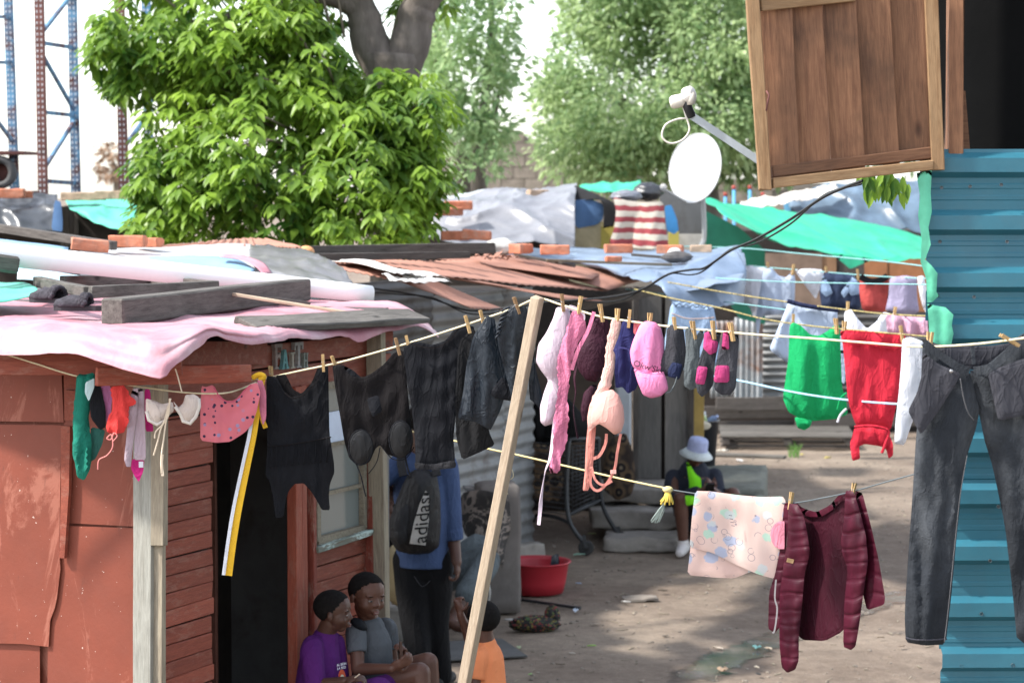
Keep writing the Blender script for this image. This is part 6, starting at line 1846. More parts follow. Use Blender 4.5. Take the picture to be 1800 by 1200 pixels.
# ------------------------------------------------------------------ line under the pink eave
nt_ = thing('green_net_scarf', 'bottle green net scarf hanging at the left end under the eave', 'scarf', P(150, 840, 9.75))
cloth('scarf_net', [(136, 658), (165, 655), (170, 672), (160, 700), (156, 740), (162, 790), (160, 820), (148, 845), (136, 838), (128, 800), (128, 730), (132, 690)], 9.75, f_bgreen, parent=nt_, jag=1.0, fold=.02, fw=10, bulge=.02, res=6)
cloth('scarf_tail', [(160, 750), (185, 755), (180, 780), (168, 806), (158, 812), (158, 780)], 9.78, fab('dim_green_net', (.03, .11, .09), .85, .3), parent=nt_, res=6)
cloth('mint_cloth', [(150, 672), (166, 664), (166, 680), (156, 706), (149, 690)], 9.7, f_mint, 'small pale mint cloth beside the green net scarf', 'cloth', res=5)
cloth('black_cloth', [(162, 690), (170, 668), (178, 680), (186, 720), (186, 750), (176, 756), (160, 735), (157, 710)], 9.73, f_black, 'bunched black cloth between green scarf and red crochet', 'cloth', res=6)
cloth('purple_cloth', [(172, 680), (192, 676), (198, 690), (194, 735), (188, 744), (182, 720), (176, 705)], 9.75, fab('pink_violet_cloth', (.46, .17, .34), .85, .3), 'pink and violet cloth left of the red crochet', 'cloth', res=5)
rc_ = thing('red_crochet_shawl', 'bright red crochet piece with a trailing string', 'shawl', P(205, 760, 9.68))
cloth('crochet', [(194, 680), (218, 676), (226, 690), (240, 708), (226, 716), (226, 740), (218, 760), (204, 764), (186, 758), (190, 735), (198, 715)], 9.68, f_rednet, parent=rc_, jag=1.4, fold=.028, fw=9, bulge=.014, bs=10, res=4.5)
cord('string', RR([(200, 760, 9.66), (195, 772, 9.66), (188, 770, 9.66), (196, 764, 9.66), (198, 785, 9.66), (188, 800, 9.67), (174, 808, 9.67), (172, 825, 9.67)]), .0028, fab('salmon_string', (.62, .22, .2)), parent=rc_)
cord('string', RR([(201, 760, 9.655), (206, 766, 9.655), (198, 776, 9.655)]), .0026, fab('salmon_string', (.62, .22, .2)), parent=rc_)
lg = thing('mauve_leggings', 'dusty mauve child leggings under the eave', 'leggings', P(240, 825, 9.72))
cloth('legging_leg', [(232, 684), (243, 682), (242, 720), (236, 760), (232, 800), (230, 820), (222, 820), (218, 806), (222, 770), (226, 720)], 9.71, f_mauvel, parent=lg, fold=.014, fw=10, bulge=.008, bs=8, res=6)
cloth('legging_leg', [(242, 682), (252, 684), (254, 730), (256, 780), (256, 808), (236, 808), (236, 770), (240, 720)], 9.72, f_mauvel, parent=lg, fold=.014, fw=10, bulge=.008, bs=8, res=6)
MB().box(P(248, 816, 9.72), (.018, .004, .024)).build('care_label', f_white, lg)
cloth('magenta_sock', [(232, 806), (254, 808), (252, 828), (244, 847), (236, 836), (230, 822)], 9.76, fab('bright_magenta', (.45, .02, .16), .85, .15), 'magenta sock tip showing below the mauve leggings', 'sock', res=5)
cloth('magenta_shorts', [(254, 684), (264, 684), (268, 740), (270, 758), (256, 758), (254, 720)], 9.78, fab('bright_magenta', (.45, .02, .16)), 'narrow magenta garment behind the mauve leggings', 'shorts', res=5)
def shoe(pts, sole, label, x, Y):
    th = thing('canvas_shoe', label, 'shoe', P(x, 745, Y), 'pair of beige canvas shoes hung by their laces')
    cloth('shoe_upper', pts, Y, f_canvas, parent=th, res=4.5, fold=.004, bulge=.02, bs=12)
    MB().tube([P(a, b, Y - .004) for a, b in sole], .008, 8).build('shoe_sole', fab('off_white_rubber', (.64, .58, .52), .6, .08), th, True)
    return th
s1_ = shoe([(256, 700), (272, 704), (285, 710), (304, 706), (306, 722), (292, 735), (276, 745), (262, 738), (256, 722)], [(258, 722), (262, 738), (276, 746), (292, 737)], 'beige canvas shoe hanging nearest the corner post', 275, 9.66)
s2_ = shoe([(304, 704), (314, 716), (322, 708), (326, 694), (340, 692), (350, 698), (350, 716), (340, 736), (328, 744), (318, 736), (314, 726)], [(308, 714), (318, 728), (322, 740), (334, 744), (344, 732), (350, 714), (349, 700)], 'beige canvas shoe hanging beside the pink cherry vest', 330, 9.66)
lacem = fab('cream_lace', (.66, .55, .42), .8, .1)
for pts in ([(298, 700), (296, 730), (284, 750), (276, 780), (270, 800)], [(300, 700), (292, 740), (288, 770), (284, 800), (284, 832)], [(296, 712), (288, 742), (274, 758), (272, 770)]):
    cord('lace', [P(a, b, 9.63) for a, b in pts], .0035, lacem, parent=s1_)
ribbon('lace_end', [P(285, 798, 9.63), P(284, 815, 9.63), P(286, 836, 9.63)], .011, lacem, s1_)
cord('lace', [P(a, b, 9.63) for a, b in ((320, 690), (312, 660), (308, 648))], .003, lacem, parent=s2_)
def cherry():
    m, t, b, vec, oi = _base('pink_cherry_print')
    tc = t.nodes.new('ShaderNodeTexCoord')
    out = None
    c = (.66, .16, .20)
    base = ramp(t, nz(t, vec, 5, 3), [(.3, (.60, .14, .18)), (.7, (.70, .19, .23))])
    for scale, thr, colr, off in ((44, .26, (.03, .02, .06), 0.), (36, .26, (.34, .26, .42), 3.7)):
        vo = t.nodes.new('ShaderNodeTexVoronoi'); vo.inputs['Scale'].default_value = scale
        mp = t.nodes.new('ShaderNodeMapping'); mp.inputs['Location'].default_value = (off, off*1.3, 0); mp.inputs['Scale'].default_value = (1, .001, 1)
        t.links.new(tc.outputs['Object'], mp.inputs['Vector']); t.links.new(mp.outputs[0], vo.inputs['Vector'])
        sel_ = t.nodes.new('ShaderNodeSeparateColor'); t.links.new(vo.outputs['Color'], sel_.inputs[0])
        k_ = mix(t, ramp(t, vo.outputs['Distance'], [(thr, 1.), (thr + .04, 0.)]), ramp(t, sel_.outputs[0], [(.55, 0.), (.56, 1.)]), 1.0, 'MULTIPLY')
        base = mix(t, base, colr, k_)
    t.links.new(base, b.inputs['Base Color']); b.inputs['Roughness'].default_value = .85
    return m
cv = thing('cherry_vest', 'pink child vest with small dark cherry print at the hut corner', 'vest', P(400, 775, 9.95))
cloth('vest_front', [(354, 678), (362, 680), (374, 676), (384, 692), (396, 704), (412, 704), (426, 690), (438, 676), (452, 672), (458, 690), (452, 720), (444, 745), (430, 760), (405, 776), (380, 778), (352, 774), (352, 730)], 9.95, cherry(), parent=cv, fold=.012, fw=18, res=5, swag=(356, 680, 456, 674, .006, 40, 40))
ribbon('neck_binding', RR([(376, 680, 9.93), (386, 697, 9.92), (402, 706, 9.92), (418, 700, 9.92), (430, 686, 9.93), (442, 676, 9.93)]), .006, fab('deep_pink_binding', (.52, .10, .15)), cv)
cloth('pink_towel', [(452, 668), (461, 668), (468, 690), (468, 735), (462, 748), (456, 720), (456, 690)], 10.0, fab('striped_pink', (.62, .2, .28), .85, .3), 'narrow pink cloth folded at the start of the main line', 'cloth', res=5)
yb = thing('yellow_sash', 'long yellow sash with white edge hanging past the doorway', 'sash', P(400, 1010, 9.9))
ribbon('sash_tape', RR([(461, 664, 10.05), (456, 690, 10.02), (446, 760, 9.98), (434, 820, 9.95), (420, 890, 9.92), (410, 950, 9.9), (402, 1011, 9.9)]), .028, f_yellow, yb, t=.003)
ribbon('sash_edge', RR([(457, 668, 10.04), (450, 692, 10.01), (439, 760, 9.97), (426, 820, 9.94), (411, 890, 9.91), (401, 950, 9.89), (393, 1010, 9.89)]), .014, f_white, yb, t=.004)
ribbon('sash_tail', RR([(458, 668, 10.07), (462, 700, 10.07), (460, 730, 10.06), (467, 752, 10.05)]), .02, f_yellow, yb, t=.003)
cord('sash_knot', RR([(444, 664, 10.03), (456, 658, 10.02), (464, 662, 10.02), (456, 668, 10.02)]), .012, f_yellow, parent=yb)

# ------------------------------------------------------------------ middle rows
jd = thing('denim_shorts', 'pale washed denim shorts on the gold rope behind the socks', 'shorts', P(1220, 600, YD(1220)))
cloth('shorts_front', [(1178, 540), (1184, 530), (1222, 536), (1254, 540), (1258, 560), (1262, 590), (1270, 640), (1230, 650), (1222, 620), (1214, 650), (1170, 648), (1168, 600), (1174, 570)], YD(1220), f_denim, parent=jd, fold=.03, bulge=.03)
cord('waist_frill', [P(1182 + k*6, 531 + (k % 2)*4 + k*.6, YD(1220) - .04) for k in range(13)], .01, f_denim, parent=jd)
cord('waist_seam', RR([(1180, 550, YD(1220)-.045), (1210, 560, YD(1220)-.05), (1256, 558, YD(1220)-.045)]), .004, fab('tan_stitch', (.45, .33, .28)), parent=jd)
gt = thing('green_blouse', 'bright green sleeveless top with tied hem on the gold rope', 'top', P(1435, 755, YD(1435)))
cloth('top_body', [(1388, 572), (1394, 566), (1408, 572), (1424, 588), (1440, 590), (1454, 582), (1466, 572), (1476, 572), (1478, 620), (1480, 680), (1488, 705), (1490, 728), (1470, 736), (1450, 738), (1428, 740), (1404, 734), (1386, 724), (1376, 700), (1380, 670), (1386, 630)], YD(1435), f_green, parent=gt, fold=.035, fw=26, bulge=.03, bs=22)
cloth('hem_knot', [(1396, 732), (1428, 738), (1424, 750), (1414, 756), (1402, 752)], YD(1435) - .02, f_green, parent=gt, fold=.02, bulge=.02, fw=8)
cord('cuff_seam', RR([(1472, 720, YD(1435)-.05), (1478, 700, YD(1435)-.05), (1488, 690, YD(1435)-.05)]), .006, f_green, parent=gt)
rt_ = thing('red_blouse', 'scarlet strapless top with drawn waist and ties on the gold rope', 'top', P(1535, 805, YD(1535)))
cloth('top_body', [(1478, 580), (1530, 584), (1592, 588), (1588, 620), (1582, 680), (1574, 720), (1566, 755), (1552, 752), (1528, 748), (1506, 750), (1498, 730), (1490, 700), (1486, 650), (1482, 610)], YD(1535), f_red, parent=rt_, fold=.035, fw=22, bulge=.03, bs=22)
cloth('folded_band', [(1477, 579), (1592, 587), (1590, 612), (1560, 613), (1530, 606), (1500, 607), (1480, 603)], YD(1535) - .05, f_red, parent=rt_, fold=.02, bulge=.006, bs=9)
cloth('peplum', [(1502, 750), (1530, 750), (1560, 756), (1570, 780), (1570, 800), (1562, 806), (1558, 790), (1548, 784), (1520, 780), (1510, 784), (1512, 806), (1498, 810), (1494, 780)], YD(1535) - .01, f_red, parent=rt_, fold=.03, fw=10, bulge=.02)
cord('waist_tie', RR([(1502, 750, YD(1535)-.05), (1524, 748, YD(1535)-.06), (1545, 750, YD(1535)-.06), (1562, 758, YD(1535)-.05), (1556, 780, YD(1535)-.05), (1550, 796, YD(1535)-.05)]), .008, f_red, parent=rt_)
cord('white_tie', RR([(1488, 718, YD(1535)-.03), (1478, 728, YD(1535)-.03), (1472, 742, YD(1535)-.03)]), .007, f_white, parent=rt_)
cloth('pale_shirt', [(1386, 530), (1420, 538), (1472, 542), (1474, 600), (1474, 640), (1386, 640), (1352, 614), (1362, 590), (1376, 556)], YE(1430), f_lblue, 'pale blue-white shirt with navy collar band behind the green top', 'shirt', fold=.05, bulge=.03)
cord('collar_band', [P(x, y, YE(1430) - .06) for x, y in ((1384, 529), (1410, 536), (1440, 541), (1474, 545))], .016, fab('navy_band', (.02, .025, .06)), 'navy collar strip along the top of the pale blue-white shirt', 'collar')
cloth('white_vest', [(1484, 548), (1496, 543), (1506, 558), (1524, 578), (1540, 566), (1552, 548), (1570, 552), (1572, 620), (1556, 660), (1490, 670), (1484, 600)], YE(1530), f_white, 'white V-neck vest behind the scarlet top', 'vest', fold=.04, bulge=.03)
cloth('pink_cloth', [(1556, 552), (1590, 556), (1630, 558), (1632, 590), (1604, 592), (1580, 590), (1560, 586)], YE(1590), f_ppink, 'pale pink garment at the right end of the middle row', 'clothing', fold=.05, fw=12, bulge=.02)
cloth('white_trousers', [(1586, 596), (1600, 592), (1624, 600), (1628, 640), (1624, 700), (1604, 740), (1590, 782), (1572, 780), (1574, 740), (1580, 690), (1584, 640)], YD(1600) - .3, f_white, 'long white garment hanging between scarlet top and grey jeans', 'trousers', fold=.03, bulge=.03)
cloth('white_strip', [(1474, 590), (1482, 590), (1486, 660), (1484, 675), (1478, 670)], YE(1480) + .1, f_lblue, 'narrow pale strip between green and scarlet tops', 'cloth')
# far row
fr_ = [('white_shirt', [(1298, 470), (1326, 466), (1350, 472), (1346, 500), (1340, 525), (1326, 560), (1318, 540), (1306, 530), (1300, 505)], f_white, 'white shirt first in the farthest row', 'shirt'),
       ('pale_blouse', [(1342, 474), (1356, 470), (1368, 484), (1382, 488), (1394, 474), (1398, 490), (1396, 545), (1372, 552), (1338, 556), (1332, 600), (1328, 560), (1334, 520)], f_lblue, 'pale blue blouse with scooped neck in the farthest row', 'blouse'),
       ('white_scarf', [(1396, 474), (1420, 472), (1446, 474), (1450, 490), (1440, 510), (1434, 526), (1414, 500)], f_white, 'white triangular cloth in the farthest row', 'scarf'),
       ('denim_jacket', [(1448, 478), (1470, 481), (1500, 482), (1508, 500), (1514, 520), (1512, 545), (1444, 540), (1440, 510)], f_ddenim, 'dark denim jacket with pale collar points in the farthest row', 'jacket'),
       ('print_shirt', [(1512, 484), (1530, 492), (1550, 490), (1560, 484), (1562, 500), (1558, 548), (1516, 546), (1510, 510)], fab('dark_red_print', (.34, .055, .05), .8, .5), 'dark shirt with red printed front in the farthest row', 'shirt'),
       ('mauve_shirt', [(1564, 488), (1590, 484), (1612, 487), (1612, 520), (1616, 546), (1608, 552), (1580, 552), (1556, 546), (1562, 520)], f_mauve, 'grey-mauve tee hung near the building in the farthest row', 'shirt'),
       ('white_cloth', [(1612, 486), (1624, 484), (1632, 520), (1632, 556), (1622, 540), (1616, 515)], f_white, 'sliver of white cloth against the green edging in the farthest row', 'cloth')]
for nm, pts, m_, lab, ct in fr_:
    x = sum(p[0] for p in pts)/len(pts)
    o = cloth(nm, pts, YF(x), m_, lab, ct, fold=.05, fw=18, bulge=.03)
    if nm == 'denim_jacket':
        for q in ([(1446, 482), (1458, 500), (1464, 515), (1452, 522), (1442, 512)], [(1500, 482), (1510, 500), (1512, 516), (1496, 520), (1488, 508)], [(1478, 514), (1494, 492), (1492, 512), (1484, 524)]):
            cloth('collar_point', q, YF(x) - .05, f_denim, parent=o, res=5, bulge=.01)
    if nm == 'print_shirt':
        ribbon('neck_band', RR([(1512, 486, YF(x)-.05), (1528, 494, YF(x)-.05), (1546, 493, YF(x)-.05), (1560, 485, YF(x)-.05)]), .05, f_black, o)

# ------------------------------------------------------------------ baby blanket and jacket
def babyprint():
    m, t, b, vec, oi = _base('baby_print')
    tc = t.nodes.new('ShaderNodeTexCoord')
    base = ramp(t, nz(t, vec, 4, 3), [(.35, (.52, .36, .32)), (.65, (.56, .42, .375))])
    for scale, thr, col, off in ((12, .30, (.27, .33, .46), 1.0), (11, .22, (.30, .50, .40), 4.4), (13, .25, (.42, .46, .47), 8.1)):
        vo = t.nodes.new('ShaderNodeTexVoronoi'); vo.inputs['Scale'].default_value = scale
        mp = t.nodes.new('ShaderNodeMapping'); mp.inputs['Location'].default_value = (off, 0, off*.7); mp.inputs['Scale'].default_value = (1, .001, 1)
        t.links.new(tc.outputs['Object'], mp.inputs['Vector']); t.links.new(mp.outputs[0], vo.inputs['Vector'])
        n_ = nz(t, vec, 22, 4, None, .7)
        sm_ = t.nodes.new('ShaderNodeMath'); sm_.operation = 'MULTIPLY_ADD'; sm_.inputs[1].default_value = .5
        t.links.new(n_, sm_.inputs[0]); t.links.new(vo.outputs['Distance'], sm_.inputs[2])
        k_ = ramp(t, sm_.outputs[0], [(thr + .22, .85), (thr + .26, 0.)])
        base = mix(t, base, col, k_)
    for scale, a_, off in ((15, .2, 2.2), (22, .15, 6.0), (19, .26, 9.3)):
        vo = t.nodes.new('ShaderNodeTexVoronoi'); vo.inputs['Scale'].default_value = scale
        mp = t.nodes.new('ShaderNodeMapping'); mp.inputs['Location'].default_value = (off, 0, off*1.7); mp.inputs['Scale'].default_value = (1, .001, 1)
        t.links.new(tc.outputs['Object'], mp.inputs['Vector']); t.links.new(mp.outputs[0], vo.inputs['Vector'])
        k_ = ramp(t, vo.outputs['Distance'], [(a_-.03, 0.), (a_, 1.), (a_+.025, 0.)])
        br = ramp(t, nz(t, vec, 11, 2), [(.46, 0.), (.5, .9)])
        kk_ = mix(t, k_, br, 1.0, 'MULTIPLY')
        base = mix(t, base, (.13, .13, .17), kk_)
    t.links.new(base, b.inputs['Base Color']); b.inputs['Roughness'].default_value = .9
    b.inputs['Sheen Weight'].default_value = .3
    bumpn(t, b, nz(t, vec, 160, 3), .002, .5)
    return m
m_baby = babyprint()
bbk = thing('baby_blanket', 'pale pink baby blanket with doodle print folded over the string', 'blanket', P(1300, 1010, 9.45))
YBk = 9.46
cloth('blanket_front', [(1222, 862), (1250, 863), (1300, 870), (1340, 873), (1376, 872), (1381, 880), (1380, 930), (1372, 985), (1362, 1017), (1330, 1008), (1290, 990), (1250, 970), (1212, 962), (1216, 910)], lambda x, y: YBk - (x-1300)*.0012 - .012, m_baby, parent=bbk, fold=.014, fw=40, bulge=.006, bs=9, res=7)
cloth('blanket_back', [(1224, 866), (1300, 874), (1372, 880), (1368, 930), (1330, 1000), (1290, 1016), (1250, 1014), (1208, 1010), (1214, 960), (1218, 910)], lambda x, y: YBk - (x-1300)*.0012 + .02, m_baby, parent=bbk, fold=.012, fw=40, bulge=.008, res=7)
el = [(1374 + 20*math.cos(a/14*6.28), 940 + 25*math.sin(a/14*6.28)) for a in range(14)]
cloth('pink_spot', [(min(x, 1379), y) for x, y in el], lambda x, y: YBk - (x-1300)*.0012 - .034, fab('rose_print', (.62, .22, .29), .9), parent=bbk, fold=.0, bulge=.003, res=6, rnd=0)
for k, (x, y) in enumerate(((1290, 905), (1296, 912), (1302, 906), (1344, 918), (1350, 924), (1356, 918))):
    for j in range(4):
        cord('print_stroke', RR([(x - 3 + j*1.5 - 6, y + j*6, YBk-.045), (x + 3 + j*1.5 - 6, y + j*6 + 1, YBk-.046)]), .0012, fab('print_ink', (.12, .12, .15), .9), parent=bbk, n=4, seg=2) if k in (0, 3) else None

jk = thing('maroon_jacket', 'maroon quilted jacket with hanging sleeves pegged by its shoulders', 'jacket', P(1450, 1180, 9.2))
YJ = 9.2
yj = lambda d: (lambda x, y: YC(x) + d)
cloth('jacket_back', [(1384, 880), (1400, 882), (1412, 896), (1436, 902), (1460, 890), (1478, 868), (1496, 860), (1516, 868), (1530, 920), (1535, 960), (1520, 1020), (1500, 1080), (1480, 1110), (1450, 1126), (1410, 1124), (1390, 1100), (1384, 1000)], yj(.06), f_maroonl, parent=jk, fold=.016, fw=30, bulge=.006, bs=9)
cloth('jacket_front', [(1378, 884), (1388, 882), (1382, 960), (1376, 1040), (1372, 1100), (1362, 1112), (1350, 1104), (1352, 1040), (1362, 1010), (1372, 960)], yj(-.01), f_maroon, parent=jk, fold=.012, fw=14, bulge=.006, bs=9)
cloth('jacket_front', [(1504, 862), (1516, 866), (1530, 920), (1544, 980), (1556, 1050), (1554, 1062), (1524, 1072), (1516, 1040), (1512, 960)], yj(.0), f_maroon, parent=jk, fold=.014, fw=12, bulge=.006, bs=9)
def quilt(n, y0, y1, a):
    return lambda x, y, d: (min(d/8, 1)) * a * abs(math.sin((y - y0 + (x-1400)*.25)/(y1-y0)*math.pi*n))**.6
cloth('jacket_sleeve', [(1386, 884), (1402, 886), (1412, 904), (1418, 930), (1424, 970), (1414, 1010), (1410, 1060), (1404, 1120), (1404, 1160), (1398, 1176), (1384, 1182), (1374, 1172), (1370, 1130), (1370, 1050), (1376, 1000), (1384, 950)], yj(-.035), f_maroon, parent=jk, fold=.012, fw=20, bulge=.013, bs=12, res=5, extra=quilt(9, 884, 1180, .012))
cloth('jacket_sleeve', [(1486, 862), (1500, 862), (1512, 900), (1522, 940), (1526, 985), (1518, 1040), (1510, 1100), (1504, 1135), (1496, 1142), (1482, 1136), (1484, 1060), (1490, 1000), (1480, 970), (1478, 950), (1484, 910)], yj(-.04), f_maroon, parent=jk, fold=.012, fw=20, bulge=.013, bs=12, res=5, extra=quilt(8, 862, 1140, .012))
cloth('collar', [(1398, 880), (1410, 892), (1434, 900), (1458, 888), (1474, 870), (1480, 872), (1466, 894), (1444, 908), (1420, 908), (1402, 896)], yj(.03), f_maroon, parent=jk, fold=.006, bulge=.006, bs=9, res=6)
ribbon('zip', RR([(1364, 1018, 9.33), (1362, 1050, 9.33), (1366, 1070, 9.33), (1362, 1105, 9.33), (1358, 1112, 9.33)]), .006, mat('zip_steel', (.42, .41, .42), .4, .1, metal=.5), jk)
MB().box(P(1389, 985, YC(1389) - .075), (.026, .004, .016), Matrix.Rotation(.25, 3, 'Y')).build('sleeve_label', fab('tan_leather', (.44, .29, .15), .7), jk)

# ------------------------------------------------------------------ grey jeans on the right
YX = 8.02
jn = thing('grey_jeans', 'faded black-grey jeans with pockets turned out hanging on the right', 'jeans', P(1700, 1130, YX))
cloth('left_leg', [(1622, 600), (1640, 612), (1680, 640), (1705, 655), (1712, 680), (1722, 720), (1716, 752), (1700, 800), (1690, 860), (1680, 960), (1672, 1050), (1662, 1132), (1625, 1134), (1592, 1128), (1590, 1080), (1596, 980), (1604, 870), (1610, 770), (1618, 690)], lambda x, y: YX, f_jean, parent=jn, fold=.03, fw=20, bulge=.03, bs=24, res=8)
cloth('right_leg', [(1702, 652), (1730, 646), (1760, 620), (1800, 588), (1860, 570), (1900, 700), (1900, 900), (1890, 1132), (1788, 1130), (1780, 1040), (1766, 920), (1745, 820), (1730, 772), (1724, 740)], lambda x, y: YX + .02, f_jean, parent=jn, fold=.03, fw=22, bulge=.03, bs=24, res=9)
cloth('waist_back', [(1628, 602), (1660, 606), (1740, 608), (1790, 600), (1760, 628), (1722, 650), (1690, 648), (1650, 625)], YX + .10, f_pocket, parent=jn, fold=.006, bulge=.006)
cloth('turned_pocket', [(1622, 618), (1650, 640), (1690, 656), (1678, 678), (1650, 722), (1619, 764), (1608, 745), (1596, 722), (1612, 690), (1620, 660)], YX - .06, f_pocket, parent=jn, fold=.014, fw=30, bulge=.006, bs=9)
cloth('turned_pocket', [(1736, 655), (1770, 640), (1830, 620), (1840, 700), (1820, 724), (1755, 740), (1746, 700)], YX - .05, f_pocket, parent=jn, fold=.014, fw=30, bulge=.006, bs=9)
ribbon('waistband', RR([(1624, 602, YX-.035), (1650, 622, YX-.05), (1680, 642, YX-.06), (1704, 652, YX-.06)]), .026, f_jean, jn, t=.006)
ribbon('waistband', RR([(1712, 652, YX-.05), (1740, 646, YX-.05), (1770, 622, YX-.045), (1800, 594, YX-.04), (1840, 580, YX-.04)]), .028, f_jean, jn, t=.006)
cord('fly_seam', RR([(1688, 665, YX-.065), (1694, 700, YX-.06), (1702, 725, YX-.05), (1712, 738, YX-.04)]), .0022, fab('pale_stitch', (.10, .10, .105)), parent=jn)
cord('side_seam', RR([(1700, 800, YX-.034), (1688, 870, YX-.03), (1678, 960, YX-.03), (1668, 1060, YX-.03), (1660, 1128, YX-.03)]), .0016, fab('pale_stitch', (.10, .10, .105)), parent=jn)
ribbon('belt_loop', RR([(1709, 606, YX+.06), (1710, 620, YX+.06), (1712, 640, YX+.06)]), .012, f_jean, jn, t=.006)
MB().lathe(P(1672, 652, YX-.072), [(0, -.003), (.005, -.003), (.006, 0), (0, .003)], 12, Matrix.Rotation(R(90), 3, 'X')).build('button', mat('spring_steel', (.4, .4, .4)), jn)
cord('leg_hem', RR([(1592, 1120, YX-.02), (1610, 1124, YX-.034), (1640, 1124, YX-.036), (1664, 1122, YX-.02)]), .003, f_pocket, parent=jn)

# ------------------------------------------------------------------ people
class Blob:
    """rounded limbs and masses fused into one continuous skin"""
    def __init__(s): s.mb = MB()
    def cap(s, pts, rs, n=14, flat=False):
        pts = [V(p) for p in pts]
        if len(pts) > 2:
            k = 5
            pp = catmull(pts, k)
            rr = [interp([(i/(len(rs)-1), r) for i, r in enumerate(rs)], j/(len(pp)-1)) for j in range(len(pp))]
        else:
            pp = [lerp(pts[0], pts[1], j/4) for j in range(5)]; rr = [lerp(rs[0], rs[1], j/4) for j in range(5)]
        if not flat:
            a = (pp[0]-pp[1]).normalized(); b = (pp[-1]-pp[-2]).normalized()
            hd = [(.97, .25), (.8, .6), (.45, .89)]
            pre = [(pp[0] + a*rr[0]*h, rr[0]*q) for q, h in hd[::-1]]
            post = [(pp[-1] + b*rr[-1]*h, rr[-1]*q) for q, h in hd]
            pp = [p for p, _ in pre] + pp + [p for p, _ in post]
            rr = [r for _, r in pre] + rr + [r for _, r in post]
        s.mb.tube(pp, rr, n)
        return s
    def ell(s, c, r, rot=None):
        s.mb.sphere(c, r, 18, 12, rot); return s
    def build(s, name, m, parent, vox=.006, sm=4):
        me = mesh('b', s.mb.v, s.mb.f)
        ob = bpy.data.objects.new('b', me); COL.objects.link(ob)
        md = ob.modifiers.new('r', 'REMESH'); md.mode = 'VOXEL'; md.voxel_size = vox; md.use_smooth_shade = True
        if sm:
            m2 = ob.modifiers.new('s', 'SMOOTH'); m2.factor = .5; m2.iterations = sm
        dg = bpy.context.evaluated_depsgraph_get(); dg.update()
        out = bpy.data.meshes.new_from_object(ob.evaluated_get(dg))
        bpy.data.objects.remove(ob)
        out.name = name
        out.materials.clear()
        out.polygons.foreach_set('use_smooth', [True]*len(out.polygons))
        return link(name, out, m, parent)
def basis(fwd, up=V((0, 0, 1))):
    f = V(fwd).normalized(); r = f.cross(V(up)).normalized(); u = r.cross(f)
    return Matrix((r, f, u)).transposed()
def head(bl, c, fwd, h, up=V((0, 0, 1)), child=False):
    B = basis(fwd, up); c = V(c)
    L = lambda x, y, z: c + B @ (V((x, y, z))*h)
    k = -.055 if child else 0.                     # a child's features sit lower on a rounder face
    bl.ell(L(0, -.06, .12), (.372*h if child else .35*h, .44*h, .375*h), B)
    bl.ell(L(0, .10, -.10), (.315*h if child else .29*h, .27*h, .31*h), B)
    bl.ell(L(0, .15, -.37), (.125*h if child else .15*h, .13*h, .10*h), B)
    bl.ell(L(0, .02, -.30), (.23*h, .22*h, .15*h), B)
    for s_ in (-1, 1):
        bl.ell(L(s_*.17, .19, -.16), (.13*h, .13*h, .13*h), B)
        bl.ell(L(s_*.14, .305, .10 + k), (.105*h, .045*h, .03*h), B)
        bl.ell(L(s_*.385, -.03, -.06), (.03*h, .075*h, .10*h), B)
        bl.ell(L(s_*.055, .355, -.115 + k*.7), (.042*h, .042*h, .032*h), B)
        bl.ell(L(s_*.135, .305, -.015 + k), (.06*h, .04*h, .035*h), B)
    bl.cap([L(0, .335, .06 + k), L(0, .385, -.095 + k*.7)], [.03*h, .05*h])
    bl.ell(L(0, .34, -.235 + k*.8), (.095*h, .05*h, .030*h), B)
    bl.ell(L(0, .33, -.295 + k*.6), (.08*h, .05*h, .032*h), B)
    return B, L
def head_parts(p, B, L, h, hair_m, line=.0, lips=True, eyes=True, child=False):
    k = -.055 if child else 0.
    wx = .379 if child else .357
    mb = MB().sphere((0, 0, 0), 1, 56, 36)
    keep, idx = [], {}
    for i, q in enumerate(mb.v):
        x, y, z = q.x*wx, -.06 + q.y*.447, .12 + q.z*.382
        lim = -.22 if y < -.22 else (-.22 + (y+.22)/.27*.24 if y < .05 else .02 + min((y-.05)/.20, 1.2)*.25)
        if z > lim + line: idx[i] = len(keep); keep.append(L(x, y, z) + noise.noise_vector(q*30)*.0015)
    fs = [tuple(idx[j] for j in f) for f in mb.f if all(j in idx for j in f)]
    o = link('hair', mesh('hair', keep, fs, True), hair_m, p); solid(o, .008, -1)
    if eyes:
        for s_ in (-1, 1):
            e = MB().sphere(L(s_*.14, .317, .008 + k), (.054*h, .034*h, .024*h), 14, 10, B).build('eye', M_eye, p, True)
            MB().sphere(L(s_*.138, .343, .008 + k), (.027*h, .012*h, .025*h), 10, 8, B).build('iris', M_iris, e, True)
            MB().sphere(L(s_*.14, .320, .033 + k), (.068*h, .036*h, .017*h), 12, 8, B).build('eyelid', M_skin, p, True)
            MB().sphere(L(s_*.14, .314, -.024 + k), (.060*h, .034*h, .015*h), 12, 8, B).build('eyelid', M_skin, p, True)
            MB().sphere(L(s_*.145, .338, .10 + k), (.075*h, .02*h, .010*h), 12, 6, B).build('eyebrow', M_hair, p, True)
    if lips:
        MB().sphere(L(0, .378, -.243 + k*.8), (.078*h, .020*h, .016*h), 12, 8, B).build('lip', M_lip, p, True)
        MB().sphere(L(0, .368, -.293 + k*.6), (.066*h, .022*h, .020*h), 12, 8, B).build('lip', M_lip, p, True)
